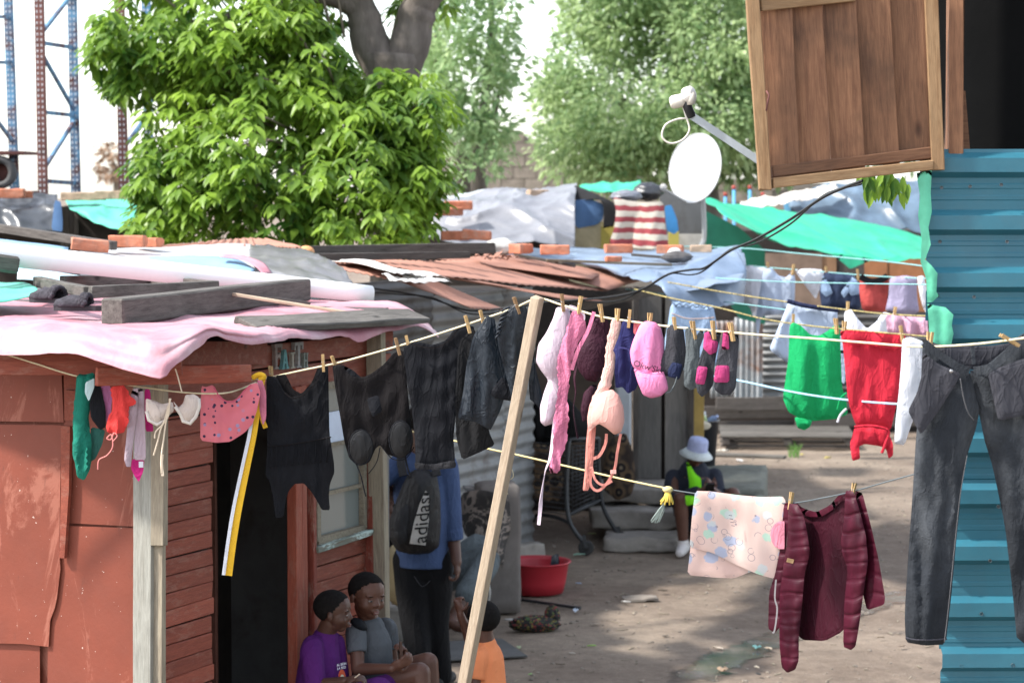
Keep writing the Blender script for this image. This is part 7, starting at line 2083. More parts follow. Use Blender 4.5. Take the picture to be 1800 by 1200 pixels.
def hand(bl, w, d, pn, k=1., curl=.6, spread=.12, thumb=1):
    """palm and five bent fingers; d points to the knuckles, pn out of the palm"""
    d = V(d).normalized(); pn = (V(pn) - d*V(pn).dot(d)).normalized(); sd_ = d.cross(pn)
    w = V(w)
    bl.ell(w + d*.045*k, (.036*k, .05*k, .016*k), Matrix((sd_, d, pn)).transposed())
    bl.cap([w - d*.01*k, w + d*.05*k], [.019*k, .022*k])
    for i, (o, L_) in enumerate(((-.028, .062), (-.010, .072), (.009, .068), (.027, .052))):
        b = w + d*.082*k + sd_*o*k
        a = curl
        p1 = b + (d*math.cos(a*.6) + pn*math.sin(a*.6) + sd_*spread*o*8)*L_*.45*k
        p2 = p1 + (d*math.cos(a*1.6) + pn*math.sin(a*1.6))*L_*.33*k
        p3 = p2 + (d*math.cos(a*2.5) + pn*math.sin(a*2.5))*L_*.26*k
        bl.cap([b, p1, p2, p3], [.0085*k, .008*k, .0075*k, .0065*k], 8)
    b = w + d*.025*k - sd_*.03*k*thumb
    p1 = b + (d*.5 - sd_*.75*thumb + pn*.35)*.032*k
    p2 = p1 + (d*.75 - sd_*.25*thumb + pn*.6)*.03*k
    bl.cap([b, p1, p2], [.012*k, .010*k, .008*k], 8)
M_skin = mat('brown_skin', (.105, .045, .029), .5, .12, 9, .0008, 160, .4, sss=.12)
M_skin2 = mat('dark_brown_skin', (.078, .034, .022), .5, .12, 9, .0008, 160, .4, sss=.1)
M_lip = mat('lip_skin', (.15, .05, .042), .4, .1, 9, 0, spec=.5)
M_hair = mat('black_hair', (.011, .0095, .009), .95, .3, 60, .006, 260, .1)
M_eye = mat('eye_white', (.34, .31, .29), .3, .03, 3, 0, spec=.4)
M_iris = mat('iris_dark', (.01, .006, .004), .1, .05, 3, 0, spec=.8)
M_sandal = mat('black_rubber', (.015, .015, .016), .7)
def leg_foot(bl, ankle, d, k=1.):
    d = V((d[0], d[1], 0)).normalized()
    a = V(ankle)
    bl.cap([a, a + d*.05*k + V((0, 0, -.03*k)), a + d*.15*k + V((0, 0, -.045*k))], [.034*k, .034*k, .024*k])
    bl.cap([a, a - d*.03*k + V((0, 0, -.04*k))], [.034*k, .028*k])
    sd_ = d.cross(V((0, 0, 1)))
    for i in range(5):
        b = a + d*(.16 - abs(i-1)*.008)*k + sd_*(i-2)*.015*k + V((0, 0, -.052*k))
        bl.cap([b, b + d*.02*k], [.010*k, .008*k], 8)

# boy in purple
p = thing('person', 'child in an oversized purple T-shirt sitting in profile by the doorway', 'person', P(575, 1260, 10.95))
f1 = V((1, -.12, -.02)); h1 = .197; hc = P(588, 1074, 10.93)
bl = Blob(); B, L = head(bl, hc, f1, h1, child=True)
bl.cap([L(0, -.08, -.25), P(570, 1118, 10.95), P(566, 1140, 10.95)], [.046, .045, .055])
bl.ell(P(560, 1190, 10.95), (.085, .085, .15))
sh_n, el_n, wr_n = P(550, 1140, 10.86), P(556, 1203, 10.80), P(606, 1196, 10.74)
bl.cap([sh_n, el_n], [.036, .030]); bl.cap([el_n, wr_n], [.029, .021])
hand(bl, wr_n, P(640, 1188, 10.72) - wr_n, V((0, .3, -1)), .78, .75, thumb=1)
sh_f, el_f, wr_f = P(588, 1135, 11.05), P(596, 1200, 11.05), P(628, 1200, 10.95)
bl.cap([sh_f, el_f], [.036, .030]); bl.cap([el_f, wr_f], [.029, .021])
hand(bl, wr_f, V((1, -.2, .1)), V((0, 0, -1)), .78, .6, thumb=-1)
kn1, kn2 = P(672, 1212, 10.82), P(684, 1206, 11.0)
an1, an2 = kn1 + V((.03, -.02, -.3)), kn2 + V((.04, .0, -.3))
bl.cap([P(565, 1248, 10.9), kn1], [.062, .046]); bl.cap([kn1, an1], [.044, .03]); leg_foot(bl, an1, (1, -.3), .75)
bl.cap([P(565, 1245, 11.03), kn2], [.062, .046]); bl.cap([kn2, an2], [.044, .03]); leg_foot(bl, an2, (1, -.2), .75)
bl.build('body', M_skin2, p, .0042, 4)
head_parts(p, B, L, h1, M_hair, child=True)
f_purp = fab('purple_cotton', (.085, .016, .125), .85, .15)
sh = Blob()
sh.cap([P(572, 1122, 10.95), P(564, 1150, 10.95), P(560, 1200, 10.95), P(562, 1262, 10.95)], [.062, .092, .108, .115])
sh.cap([P(550, 1134, 10.87), P(548, 1150, 10.84), P(553, 1200, 10.80)], [.05, .056, .052], flat=False)
sh.cap([P(588, 1130, 11.03), P(594, 1188, 11.05)], [.05, .054])
o = sh.build('tshirt', f_purp, p, .007, 5)
sh = Blob(); sh.cap([P(562, 1250, 10.9), lerp(P(562, 1250, 10.9), kn1, .95)], [.078, .066]); sh.cap([P(562, 1248, 11.04), lerp(P(562, 1248, 11.04), kn2, .95)], [.078, .066])
sh.build('shorts', f_purp, p, .008, 4)
pr_c = P(601, 1178, 10.86) + V((.055, -.06, 0))
xd, zd = V((.62, .75, 0)).normalized(), V((-.05, -.12, 1)).normalized()
em = Blob()
def disc(name, c, r, m, parent, sx=1.):
    mb = MB(); n = 24
    nn = xd.cross(zd)
    mb.v = [V(c) + xd*(r*sx*math.cos(2*math.pi*k/n)) + zd*(r*math.sin(2*math.pi*k/n)) + nn*.0 for k in range(n)] + [V(c) + nn*.002]
    mb.f = [(k, (k+1) % n, n) for k in range(n)]
    o = mb.build(name, m, parent); solid(o, .003); return o
tc_ = P(597, 1186, 10.80)
disc('emblem', tc_ + V((.012, -.012, -.012)), .042, fab('orange_red_print', (.5, .085, .04)), p, .55)
disc('emblem', tc_ + V((.014, -.018, -.022)), .030, fab('cream_print', (.6, .55, .4)), p, .5)
for k, (a, t_) in enumerate(((.030, 'AL BON'), (.014, 'LA RED'))):
    place_text('lettering', t_, .017, tc_ + V((.010, -.014, .022 + a)), xd, zd, f_white, p)
cord('straw', [P(622, 1192, 10.72), P(632, 1184, 10.70)], .003, lacem, 'short pale straw held by the child in purple', 'straw')

# boy in grey
p = thing('person', 'child in a grey T-shirt with black shoulder facing the camera beside the post', 'person', P(655, 1260, 11.2))
f2 = V((.62, -.78, -.07)); h2 = .216; hc = P(646, 1046, 11.18)
bl = Blob(); B, L = head(bl, hc, f2, h2, V((.06, 0, 1)), True)
bl.cap([L(0, -.08, -.25), P(650, 1094, 11.2), P(652, 1112, 11.2)], [.048, .046, .06])
bl.ell(P(655, 1160, 11.2), (.085, .08, .16))
sN, eN, wN = P(626, 1112, 11.08), P(629, 1176, 11.0), P(688, 1174, 10.92)
bl.cap([sN, eN], [.038, .031]); bl.cap([eN, wN], [.031, .022])
hand(bl, wN, P(716, 1160, 10.9) - wN, V((.2, .6, .5)), .84, .7, thumb=1)
sF, eF, wF = P(680, 1106, 11.3), P(690, 1172, 11.32), P(707, 1168, 11.08)
bl.cap([sF, eF], [.038, .031]); bl.cap([eF, wF], [.031, .023])
hand(bl, wF + V((0, 0, .005)), V((.12, -.2, 1)), V((-.75, -.65, 0)), .84, .95, thumb=-1)
k1, k2 = P(738, 1182, 11.0), P(752, 1164, 11.2)
a1, a2 = k1 + V((.02, -.05, -.34)), k2 + V((.03, -.02, -.36))
bl.cap([P(652, 1206, 11.08), lerp(P(652, 1206, 11.08), k1, .5), k1], [.072, .064, .05]); bl.cap([k1, lerp(k1, a1, .4), a1], [.05, .046, .032]); leg_foot(bl, a1, (1, -.6), .85)
bl.cap([P(662, 1200, 11.26), lerp(P(662, 1200, 11.26), k2, .5), k2], [.072, .064, .05]); bl.cap([k2, lerp(k2, a2, .4), a2], [.05, .046, .032]); leg_foot(bl, a2, (1, -.5), .85)
bl.build('body', M_skin, p, .0042, 4)
head_parts(p, B, L, h2, M_hair, child=True)
MB().sphere(L(0, .372, -.306), (.055*h2, .012*h2, .012*h2), 10, 6, B).build('teeth', M_eye, p, True)
f_gtee = fab('slate_tee', (.085, .09, .10), .8, .12)
sh = Blob()
sh.cap([P(651, 1104, 11.2), P(653, 1130, 11.2), P(655, 1170, 11.2), P(655, 1208, 11.2)], [.07, .096, .098, .104])
sh.cap([P(632, 1106, 11.1), sN, lerp(sN, eN, .55)], [.05, .052, .047], flat=True)
sh.cap([P(674, 1104, 11.26), sF, lerp(sF, eF, .5)], [.05, .052, .047], flat=True)
sh.build('tshirt', f_gtee, p, .006, 4)
bp = Blob(); bp.ell(P(631, 1099, 11.09) + V((0, -.008, .006)), (.046, .05, .026), Matrix.Rotation(.6, 3, 'Y')); bp.build('shoulder_patch', f_black, p, .005, 2)
sh = Blob(); sh.cap([P(650, 1206, 11.08), lerp(P(652, 1206, 11.08), k1, .42)], [.085, .078], flat=True); sh.cap([P(660, 1202, 11.28), lerp(P(662, 1200, 11.26), k2, .42)], [.085, .078], flat=True); sh.ell(P(650, 1215, 11.18), (.1, .12, .08))
sh.build('shorts', fab('slate_shorts', (.05, .056, .065), .85, .15), p, .007, 3)
o = cord('brown_stick', [P(704, 1127, 11.03), P(705, 1148, 11.03), P(706, 1168, 11.03)], .0085, mat('brown_stick', (.075, .04, .028), .6, .2), 'short brown stick held upright by the child in grey', 'stick')

# standing man with the backpack
MYY = 14.45
p = thing('person', 'standing man in blue shirt and black trousers seen from behind', 'person', G(752, 1222))
kx = MYY/F
bl = Blob()
B, L = head(bl, P(742, 742, MYY), V((.5, .85, -.1)), .225)
bl.cap([L(0, -.05, -.3), P(742, 795, MYY)], [.058, .065])
bl.ell(P(745, 870, MYY), (.17, .11, .26)); bl.ell(P(745, 960, MYY), (.15, .11, .2))
sR, eR, wR = P(786, 822, MYY - .02), P(797, 945, MYY - .03), P(803, 988, MYY - .10)
bl.cap([sR, eR], [.052, .042]); bl.cap([eR, wR], [.042, .03])
hand(bl, wR, V((.05, -.2, -1)), V((-1, .1, 0)), 1.0, 1.15, thumb=-1)
sL, eL, wL = P(702, 818, MYY), P(668, 846, MYY - .12), P(700, 880, MYY + .22)
bl.cap([sL, eL], [.052, .042]); bl.cap([eL, wL], [.042, .03]); hand(bl, wL, V((.6, .6, -.1)), V((0, 0, -1)), 1.0, .6)
z0 = G(752, 1222)
kl, kr = P(730, 1098, MYY - .05), P(764, 1096, MYY + .02)
al, ar = V((P(742, 1200, MYY).x, MYY - .1, .09)), V((P(774, 1200, MYY).x, MYY + .05, .09))
for hp, kn, an in ((P(725, 990, MYY), kl, al), (P(764, 990, MYY), kr, ar)):
    bl.cap([hp, kn, an], [.09, .06, .045])
    leg_foot(bl, an, (.35, 1), 1.0)
bl.build('body', M_skin2, p, .007, 3)
head_parts(p, B, L, .225, M_hair, eyes=False, lips=False)
f_bshirt = fab('mid_blue_shirt', (.048, .075, .155), .85, .15)
sh = Blob()
sh.ell(P(744, 862, MYY), (.185, .125, .26)); sh.cap([P(745, 850, MYY), P(744, 900, MYY), P(742, 994, MYY)], [.15, .16, .162], 20, flat=True)
sh.cap([P(775, 812, MYY), sR, lerp(sR, eR, .55), lerp(sR, eR, .98)], [.07, .07, .066, .058], flat=True)
sh.cap([P(712, 810, MYY), sL, lerp(sL, eL, .55), lerp(sL, eL, .98)], [.07, .07, .066, .058], flat=True)
sh.cap([lerp(sR, eR, .9), lerp(sR, eR, 1.03)], [.064, .062], flat=True)
sh.build('shirt', f_bshirt, p, .008, 4)
sh = Blob()
for hp, kn, an in ((P(724, 985, MYY), kl, al), (P(763, 985, MYY), kr, ar)):
    sh.cap([hp, lerp(hp, kn, .5), kn, lerp(kn, an, .6), an + V((0, 0, -.02))], [.118, .11, .088, .075, .072], 18)
sh.ell(P(744, 1000, MYY), (.165, .125, .10))
sh.build('trousers', fab('black_trousers', (.007, .007, .008), .85, .2), p, .009, 4)
for an in (al, ar):
    d = V((.35, 1, 0)).normalized()
    s_ = Blob(); s_.cap([an + V((0, 0, -.055)) - d*.06, an + V((0, 0, -.06)) + d*.17], [.042, .038]); s_.build('sandal', M_sandal, p, .008, 2)
cord('pocket_stitch', [P(728, 1012, MYY - .128), P(742, 1030, MYY - .132), P(756, 1020, MYY - .128)], .0025, fab('grey_stitch', (.05, .05, .055)), parent=p)
# backpack
bp = thing('backpack', 'black backpack with a pale logo panel on the standing man', 'backpack', P(730, 970, 14.25))
YBP = MYY - .17
f_bp = fab('black_nylon', (.011, .0105, .0115), .6, .2, .35)
cloth('bag_body', [(718, 832), (730, 824), (750, 824), (768, 834), (774, 870), (775, 920), (772, 960), (756, 972), (724, 974), (698, 968), (684, 945), (684, 915), (696, 880), (708, 850)], YBP, f_bp, parent=bp, fold=.012, fw=30, bulge=.085, bs=34, res=6)
cloth('bag_pocket', [(702, 896), (716, 884), (722, 904), (716, 950), (702, 958), (692, 942), (692, 918)], YBP - .075, fab('dark_grey_nylon', (.018, .018, .020), .6, .15, .3), parent=bp, fold=.006, bulge=.02, bs=10, res=6)
YLP = YBP - .094
lp = cloth('logo_panel', [(720, 955), (748, 958), (754, 912), (754, 868), (748, 862), (738, 884), (727, 920)], YLP, fab('pale_silver_print', (.46, .44, .41), .7, .06), parent=bp, fold=.0, bulge=.004, res=6, rnd=0)
ct = P(743, 914, YLP - .008); ux = (P(748, 866, YLP) - P(739, 956, YLP)).normalized()
place_text('lettering', 'adidas', .112, ct, ux, V((-1, 0, -.1)), fab('logo_black', (.012, .012, .013)), bp)
for x in (709, 768):
    ribbon('shoulder_strap', RR([(x, 836, YBP - .03), (x - 4, 812, YBP + .02), (x - 2, 795, YBP + .12), (x, 790, YBP + .2)]), .05, f_bp, bp, t=.012)

# person seated behind, face at the post
SYY = 16.6
p = thing('person', 'person seated in washed grey-blue jeans behind the standing man', 'person', G(790, 1112))
bl = Blob()
B, L = head(bl, P(694, 866, SYY), V((.35, -.93, -.12)), .22)
bl.cap([L(0, -.06, -.3), P(694, 905, SYY)], [.055, .06])
bl.cap([P(696, 915, SYY), P(710, 960, SYY + .05), P(730, 1020, SYY + .1)], [.12, .13, .14])
bl.cap([P(668, 925, SYY - .05), P(664, 985, SYY - .1), P(684, 910, SYY - .22)], [.045, .04, .028]); hand(bl, P(682, 905, SYY - .22), V((.1, .1, 1)), V((.3, 1, 0)), .9, .5)
hpA, knA, anA = P(735, 1030, SYY + .05), P(856, 985, SYY - .2), P(792, 1092, SYY - .5)
hpB, knB, anB = P(745, 1030, SYY + .2), P(848, 960, SYY + .1), P(820, 1075, SYY + .1)
bl.cap([hpA, knA], [.085, .06]); bl.cap([knA, anA], [.055, .038]); leg_foot(bl, anA, (.85, -.5), 1.0)
bl.cap([hpB, knB], [.085, .06]); bl.cap([knB, anB], [.055, .038]); leg_foot(bl, anB, (.9, -.3), 1.0)
bl.build('body', M_skin2, p, .007, 3)
head_parts(p, B, L, .22, M_hair)
sh = Blob(); sh.cap([hpA, lerp(hpA, knA, .6), knA, lerp(knA, anA, .55)], [.12, .115, .095, .085]); sh.cap([hpB, lerp(hpB, knB, .6), knB, lerp(knB, anB, .5)], [.12, .115, .095, .085])
sh.build('jeans', fab('washed_grey_denim', (.105, .125, .135), .85, .35), p, .009, 3)
sh = Blob(); sh.cap([P(696, 912, SYY), P(710, 960, SYY + .05), P(732, 1025, SYY + .1)], [.13, .15, .16])
sh.build('top', fab('dark_olive_top', (.03, .03, .032), .85), p, .01, 3)
st2 = thing('wooden_stool', 'low stool under the seated person behind the standing man', 'stool', V((P(735, 1100, SYY).x, SYY + .1, 0)))
MB().box(V((P(735, 1070, SYY).x, SYY + .12, .27)), (.4, .36, .04)).build('seat', M_darkwood, st2)
for sx in (-.16, .16):
    for sy in (-.13, .13):
        MB().bar(V((P(735, 1070, SYY).x + sx, SYY + .12 + sy, 0)), V((P(735, 1070, SYY).x + sx, SYY + .12 + sy, .25)), .04, .04).build('leg', M_darkwood, st2)

# child in orange, back turned
CYY = 11.45
p = thing('person', 'small child in an orange T-shirt with raised hand, back to the camera', 'person', V((P(856, 1200, CYY).x, CYY, 0)))
bl = Blob()
h3 = .2
B, L = head(bl, P(848, 1090, CYY), V((-.55, .83, .02)), h3, child=True)
bl.cap([L(0, -.06, -.25), P(853, 1136, CYY)], [.045, .05])
tz = P(855, 1230, CYY)
bl.cap([P(855, 1156, CYY), P(856, 1225, CYY), V((tz.x, CYY, .46))], [.055, .07, .075])
s1, e1, w1 = P(834, 1146, CYY + .02), P(822, 1112, CYY + .1), P(809, 1078, CYY + .08)
bl.cap([s1, e1], [.032, .027]); bl.cap([e1, w1], [.026, .019])
hand(bl, w1, V((-.22, 0, 1)), V((.5, .8, .1)), .72, 1.2, thumb=1)
bl.cap([w1 + V((-.005, -.01, .035)), w1 + V((-.028, -.012, .07))], [.009, .007], 8)
s2, e2, w2 = P(842, 1156, CYY - .07), P(832, 1215, CYY - .1), P(822, 1262, CYY - .06)
bl.cap([s2, e2], [.032, .027]); bl.cap([e2, w2], [.026, .019]); hand(bl, w2, V((-.1, 0, -1)), V((-.5, .8, 0)), .72, .6)
for dx in (-.045, .045):
    hp = V((tz.x + dx, CYY, .48)); bl.cap([hp, hp + V((0, -.02, -.22)), V((hp.x, CYY + .01, .06))], [.062, .045, .03]); leg_foot(bl, V((hp.x, CYY + .01, .06)), (-.4, 1), .7)
bl.build('body', M_skin, p, .0055, 3)
head_parts(p, B, L, h3, M_hair, line=-.03, child=True)
f_or = fab('orange_cotton', (.80, .26, .11), .85, .08)
sh = Blob(); sh.cap([P(853, 1134, CYY), P(855, 1155, CYY), P(856, 1200, CYY), P(857, 1250, CYY)], [.058, .084, .094, .10])
sh.cap([P(842, 1150, CYY - .04), s2, lerp(s2, e2, .62)], [.05, .046, .044], flat=True); sh.cap([P(840, 1146, CYY), s1, lerp(s1, e1, .4)], [.046, .044, .042], flat=True)
sh.build('tshirt', f_or, p, .006, 4)
rg = MB().tube([P(852, 1131, CYY) + V((.052*math.cos(a/20*6.283), .05*math.sin(a/20*6.283), .004*math.cos(a/20*6.283 + 1))) for a in range(20)], .006, 6, closed=True)
rg.build('neck_band', fab('yellow_band', (.62, .36, .05)), p, True)
sh = Blob()
for dx in (-.045, .045): sh.cap([V((tz.x + dx, CYY, .52)), V((tz.x + dx*1.1, CYY - .01, .3))], [.078, .075], flat=True)
sh.build('shorts', fab('navy_shorts', (.02, .025, .05)), p, .008, 2)

# man in the bucket hat
HYY = 20.1
p = thing('person', 'man in a pale bucket hat and neon green vest sitting on the steps', 'person', G(1240, 966))
bl = Blob()
hc = P(1224, 797, HYY - .12); fH = V((.22, -.86, -.5))
B, L = head(bl, hc, fH, .215, V((0, .3, 1)))
bl.cap([L(0, -.1, -.25), P(1220, 822, HYY)], [.055, .06])
bl.cap([P(1220, 838, HYY), P(1222, 876, HYY + .1), P(1228, 905, HYY + .2)], [.13, .13, .14])
for sx, s_, e_, w_, th_ in ((-1, (1184, 838, HYY - .02), (1182, 880, HYY - .15), (1232, 862, HYY - .38), 1), (1, (1256, 836, HYY - .02), (1262, 878, HYY - .15), (1262, 866, HYY - .36), -1)):
    s_, e_, w_ = P(*s_), P(*e_), P(*w_)
    bl.cap([s_, e_], [.05, .042]); bl.cap([e_, w_], [.04, .028])
    hand(bl, w_, P(1247, 856, HYY - .42) - w_ + V((0, 0, .02)), V((0, -.4, 1)), 1.0, .8, thumb=th_)
hA, kA, aA = P(1204, 898, HYY + .15), P(1196, 876, HYY - .30), P(1201, 952, HYY - .28)
hB, kB, aB = P(1250, 898, HYY + .15), P(1288, 868, HYY - .25), P(1284, 950, HYY - .25)
for h_, k_, a_ in ((hA, kA, aA), (hB, kB, aB)):
    bl.cap([h_, k_], [.085, .06]); bl.cap([k_, lerp(k_, a_, .35), a_], [.06, .058, .04])
bl.build('body', M_skin, p, .007, 3)
head_parts(p, B, L, .215, M_hair)
sh = Blob()
sh.cap([P(1220, 832, HYY), P(1220, 858, HYY + .04), P(1226, 902, HYY + .16)], [.13, .175, .175])
for s_, e_, w_ in (((1184, 838, HYY - .0), (1181, 878, HYY - .14), (1224, 864, HYY - .34)), ((1256, 836, HYY - .0), (1264, 876, HYY - .14), (1263, 868, HYY - .30))):
    s_, e_, w_ = P(*s_), P(*e_), P(*w_)
    sh.cap([s_, e_, w_], [.07, .064, .048], flat=False)
sh.build('jacket', fab('navy_grey_jacket', (.028, .032, .046), .85, .2), p, .009, 4)
cloth('vest_front', [(1206, 812), (1212, 814), (1222, 832), (1232, 840), (1234, 872), (1222, 882), (1210, 878), (1212, 850)], HYY - .2, fab('neon_green', (.22, .75, .02), .7, .05), parent=p, fold=.01, bulge=.012, bs=8, res=4)
cloth('vest_hem', [(1204, 870), (1222, 872), (1220, 886), (1206, 888)], HYY - .40, fab('neon_green', (.22, .75, .02)), parent=p, bulge=.01, res=4)
sh = Blob()
for h_, k_ in ((hA, kA), (hB, kB)): sh.cap([h_, lerp(h_, k_, .8)], [.10, .085], flat=True)
sh.build('shorts', f_black, p, .009, 3)
m_snk = fab('white_trainer', (.60, .57, .55), .7, .1)
for a_, d_ in ((aA, V((-.25, -1, 0))), (aB, V((.15, -1, 0)))):
    d_.normalize(); g0 = V((a_.x, a_.y, .04))
    s_ = Blob(); s_.cap([g0 - d_*.06 + V((0, 0, .02)), g0 + d_*.06 + V((0, 0, .01)), g0 + d_*.17], [.05, .047, .036]); s_.cap([g0 - d_*.03 + V((0, 0, .02)), g0 + V((0, 0, .07))], [.05, .045]); s_.build('trainer', m_snk, p, .007, 2)
# hat
hb = basis(fH, V((0, .3, 1)))
ht = thing('bucket_hat', 'pale blue and white bucket hat on the seated man', 'hat', P(1224, 780, HYY - .1))
hcn = L(0, -.05, .20)
tilt = hb @ Matrix.Rotation(R(14), 3, 'X')
MB().lathe(hcn, [(0, .095), (.04, .094), (.072, .088), (.082, .07), (.088, .0), (.09, -.015)], 28, tilt).build('crown', fab('pale_blue_camo', (.38, .42, .62), .85, .3), ht, True)
o = MB().lathe(hcn, [(.088, -.008), (.11, -.03), (.14, -.058)], 28, tilt).build('brim', fab('pale_grey_camo', (.55, .60, .60), .85, .2), ht, True); solid(o, .005)
o = MB().box(P(1248, 856, HYY - .46), (.07, .012, .12), Matrix.Rotation(.9, 3, 'X')).build('mobile_phone', mat('phone_black', (.01, .01, .012), .2, .05, spec=.6), None)
tag(o, 'dark mobile phone in the hands of the seated man', 'phone')

# ------------------------------------------------------------------ red basin and hose
bs2 = thing('red_basin', 'round red plastic washing basin with soapy water on the ground', 'basin', G(940, 1046))
bc = G(942, 1040)
m_red = mat('red_plastic', (.36, .018, .03), .42, .06, 3, 0, spec=.45)
MB().lathe(bc, [(.0, .006), (.19, .006), (.20, .012), (.215, .09), (.235, .21), (.245, .235), (.262, .24), (.266, .232), (.258, .226), (.245, .215), (.226, .09), (.205, .004), (0, 0)], 48).build('bowl', m_red, bs2, True)
MB().lathe(bc, [(0, .165), (.12, .166), (.226, .165)], 40).build('water', mat('soapy_water', (.30, .29, .29), .15, .2, 6, .003, 30, .6), bs2, True)
o = loft('wet_cloth', [[bc + V((.10, -.02, .17)), bc + V((.17, .03, .17))], [bc + V((.12, .0, .27)), bc + V((.17, .05, .28))], [bc + V((.13, .04, .17)), bc + V((.18, .08, .17))]], f_ink, None, 10, 6, .012, .06)
tag(o, 'dark wet cloth poking up from the red basin', 'cloth')
o = loft('wet_cloth', [[bc + V((-.20, -.06, .168)), bc + V((-.05, -.10, .168))], [bc + V((-.18, -.02, .195)), bc + V((-.06, -.04, .19))], [bc + V((-.20, .06, .168)), bc + V((-.04, .04, .168))]], f_ink, None, 10, 6, .008, .06)
tag(o, 'soaked dark cloth floating at the left of the red basin', 'cloth')
o = cord('white_hose', [G(840, 1098) + V((0, 0, .02)), P(838, 1090, 17.0), P(852, 1075, 16.9), P(860, 1040, 16.8), P(850, 1000, 16.7), P(838, 975, 16.7), P(815, 955, 16.7)], .011, mat('white_hose', (.55, .55, .53), .5, .08), 'pale curved hose arching beside the red basin', 'hose')

# tank draped with a blanket
tk = thing('concrete_tank', 'upright grey concrete slab or tank left of the red basin', 'tank', G(872, 1085))
tc2 = G(874, 1078)
rock('tank_body', tc2 + V((0, .12, .46)), (.30, .32, .92), mat('grey_tank', (.16, .145, .135), .9, .15, 5, .004, 30, .15, dirt=.4), tk, Matrix.Rotation(.15, 3, 'Z'), .008, 9, 5)
def swirl():
    m, t, b, vec, oi = _base('brown_swirl_blanket')
    f = nz(t, vec, 5.5, 2, None, .5, 2.5)
    c = ramp(t, f, [(.42, (.020, .017, .016)), (.5, (.035, .03, .027)), (.54, (.17, .14, .12)), (.62, (.21, .175, .15)), (.66, (.03, .026, .024))])
    t.links.new(c, b.inputs['Base Color']); b.inputs['Roughness'].default_value = .95; b.inputs['Sheen Weight'].default_value = .2
    bumpn(t, b, nz(t, vec, 120, 3), .004, .6)
    return m
m_swirl = swirl()
cloth('swirl_blanket', [(812, 866), (840, 860), (880, 866), (896, 880), (898, 930), (888, 960), (884, 1000), (868, 985), (846, 950), (820, 945), (804, 900)], lambda x, y: 16.95 - .1*math.sin((x-810)/90*3.1), m_swirl, 'dark blanket with pale swirls over the concrete tank', 'blanket', fold=.05, fw=24, bulge=.02, bs=10)
o = loft('swirl_cover', [[P(815, 868, 17.0), P(895, 878, 17.0)], [P(815, 852, 17.4), P(890, 858, 17.4)]], m_swirl, None, 16, 6, .02, .2); tag(o, 'top fold of the swirl blanket over the tank', 'blanket')

# ------------------------------------------------------------------ shopping trolley
tr_ = thing('shopping_trolley', 'dark metal shopping trolley standing on castors by the porch', 'trolley', G(1060, 970))
m_tr = mat('dark_grey_steel', (.045, .047, .05), .45, .15, 8, 0, spec=.4, metal=.4)
w1_, w2_ = G(1030, 976), G(1090, 960)
def T(px, py, Y): return P(px, py, Y)
fr1 = MB(); fr1.tube(catmull([T(1030, 958, 19.9), T(1002, 918, 19.9), T(996, 860, 19.95), T(1000, 772, 20.0)], 6), .019, 10); fr1.build('upright', m_tr, tr_, True)
fr1 = MB(); fr1.tube(catmull([T(1088, 940, 20.4), T(1060, 890, 20.4), T(1052, 820, 20.4), T(1052, 770, 20.4)], 6), .019, 10); fr1.build('upright', m_tr, tr_, True)
fr1 = MB(); fr1.tube(catmull([T(1000, 918, 19.95), T(975, 908, 20.1), T(945, 905, 20.3), T(938, 915, 20.4)], 6), .016, 10); fr1.build('base_rail', m_tr, tr_, True)
fr1 = MB(); fr1.tube([T(1000, 772, 20.0), T(1052, 770, 20.4)], .016, 10); fr1.build('handle', m_tr, tr_, True)
fr1 = MB(); fr1.tube([T(998, 905, 19.95), T(1056, 878, 20.4)], .016, 10); fr1.build('lower_rail', m_tr, tr_, True)
pa, pb2, pc2, pd = T(1006, 785, 20.0), T(1054, 780, 20.42), T(1054, 880, 20.42), T(1006, 905, 20.0)
wires = MB()
for k in range(17):
    t = k/16; wires.tube([lerp(pa, pd, t), lerp(pb2, pc2, t)], .0045, 5)
for k in range(8):
    t = k/7; wires.tube([lerp(pa, pb2, t), lerp(pd, pc2, t)], .0045, 5)
wires.build('basket_wires', m_tr, tr_, True)['kind'] = 'stuff'
wires = MB(); bk_ = [q + V((-.45, .25, .03)) for q in (pa, pb2, pc2, pd)]
for k in range(14):
    t = k/13
    wires.tube([lerp(pa, pd, t), lerp(bk_[0], bk_[3], t)], .0045, 5); wires.tube([lerp(pb2, pc2, t), lerp(bk_[1], bk_[2], t)], .0045, 5)
wires.build('basket_wires', m_tr, tr_, True)['kind'] = 'stuff'
for g0, Yc in ((w1_, 19.9), (w2_, 20.4)):
    c = V((g0.x, g0.y, .065))
    wh = MB().lathe(c, [(.0, -.016), (.05, -.016), (.062, -.012), (.066, 0), (.062, .012), (.05, .016), (0, .016)], 24, Matrix.Rotation(R(90), 3, 'X')); ww = wh.build('wheel', mat('castor_rubber', (.03, .03, .03), .8), tr_, True)
    MB().lathe(c + V((0, -.018, 0)), [(0, -.002), (.026, -.002), (.026, .002)], 16, Matrix.Rotation(R(90), 3, 'X')).build('hub', m_tr, ww, True)
    MB().bar(c + V((0, -.024, 0)), c + V((-.02, -.024, .11)), .012, .03, V((1, 0, 0))).build('fork', m_tr, tr_)
def motif():
    m, t, b, vec, oi = _base('brown_motif_blanket')
    vo = t.nodes.new('ShaderNodeTexVoronoi'); vo.inputs['Scale'].default_value = 9
    t.links.new(vec, vo.inputs['Vector'])
    c = ramp(t, vo.outputs['Distance'], [(.10, (.20, .155, .10)), (.18, (.015, .012, .012)), (.33, (.015, .012, .012)), (.42, (.14, .09, .05)), (.7, (.035, .025, .02))])
    t.links.new(c, b.inputs['Base Color']); b.inputs['Roughness'].default_value = .95
    bumpn(t, b, nz(t, vec, 120, 3), .004, .6)
    return m
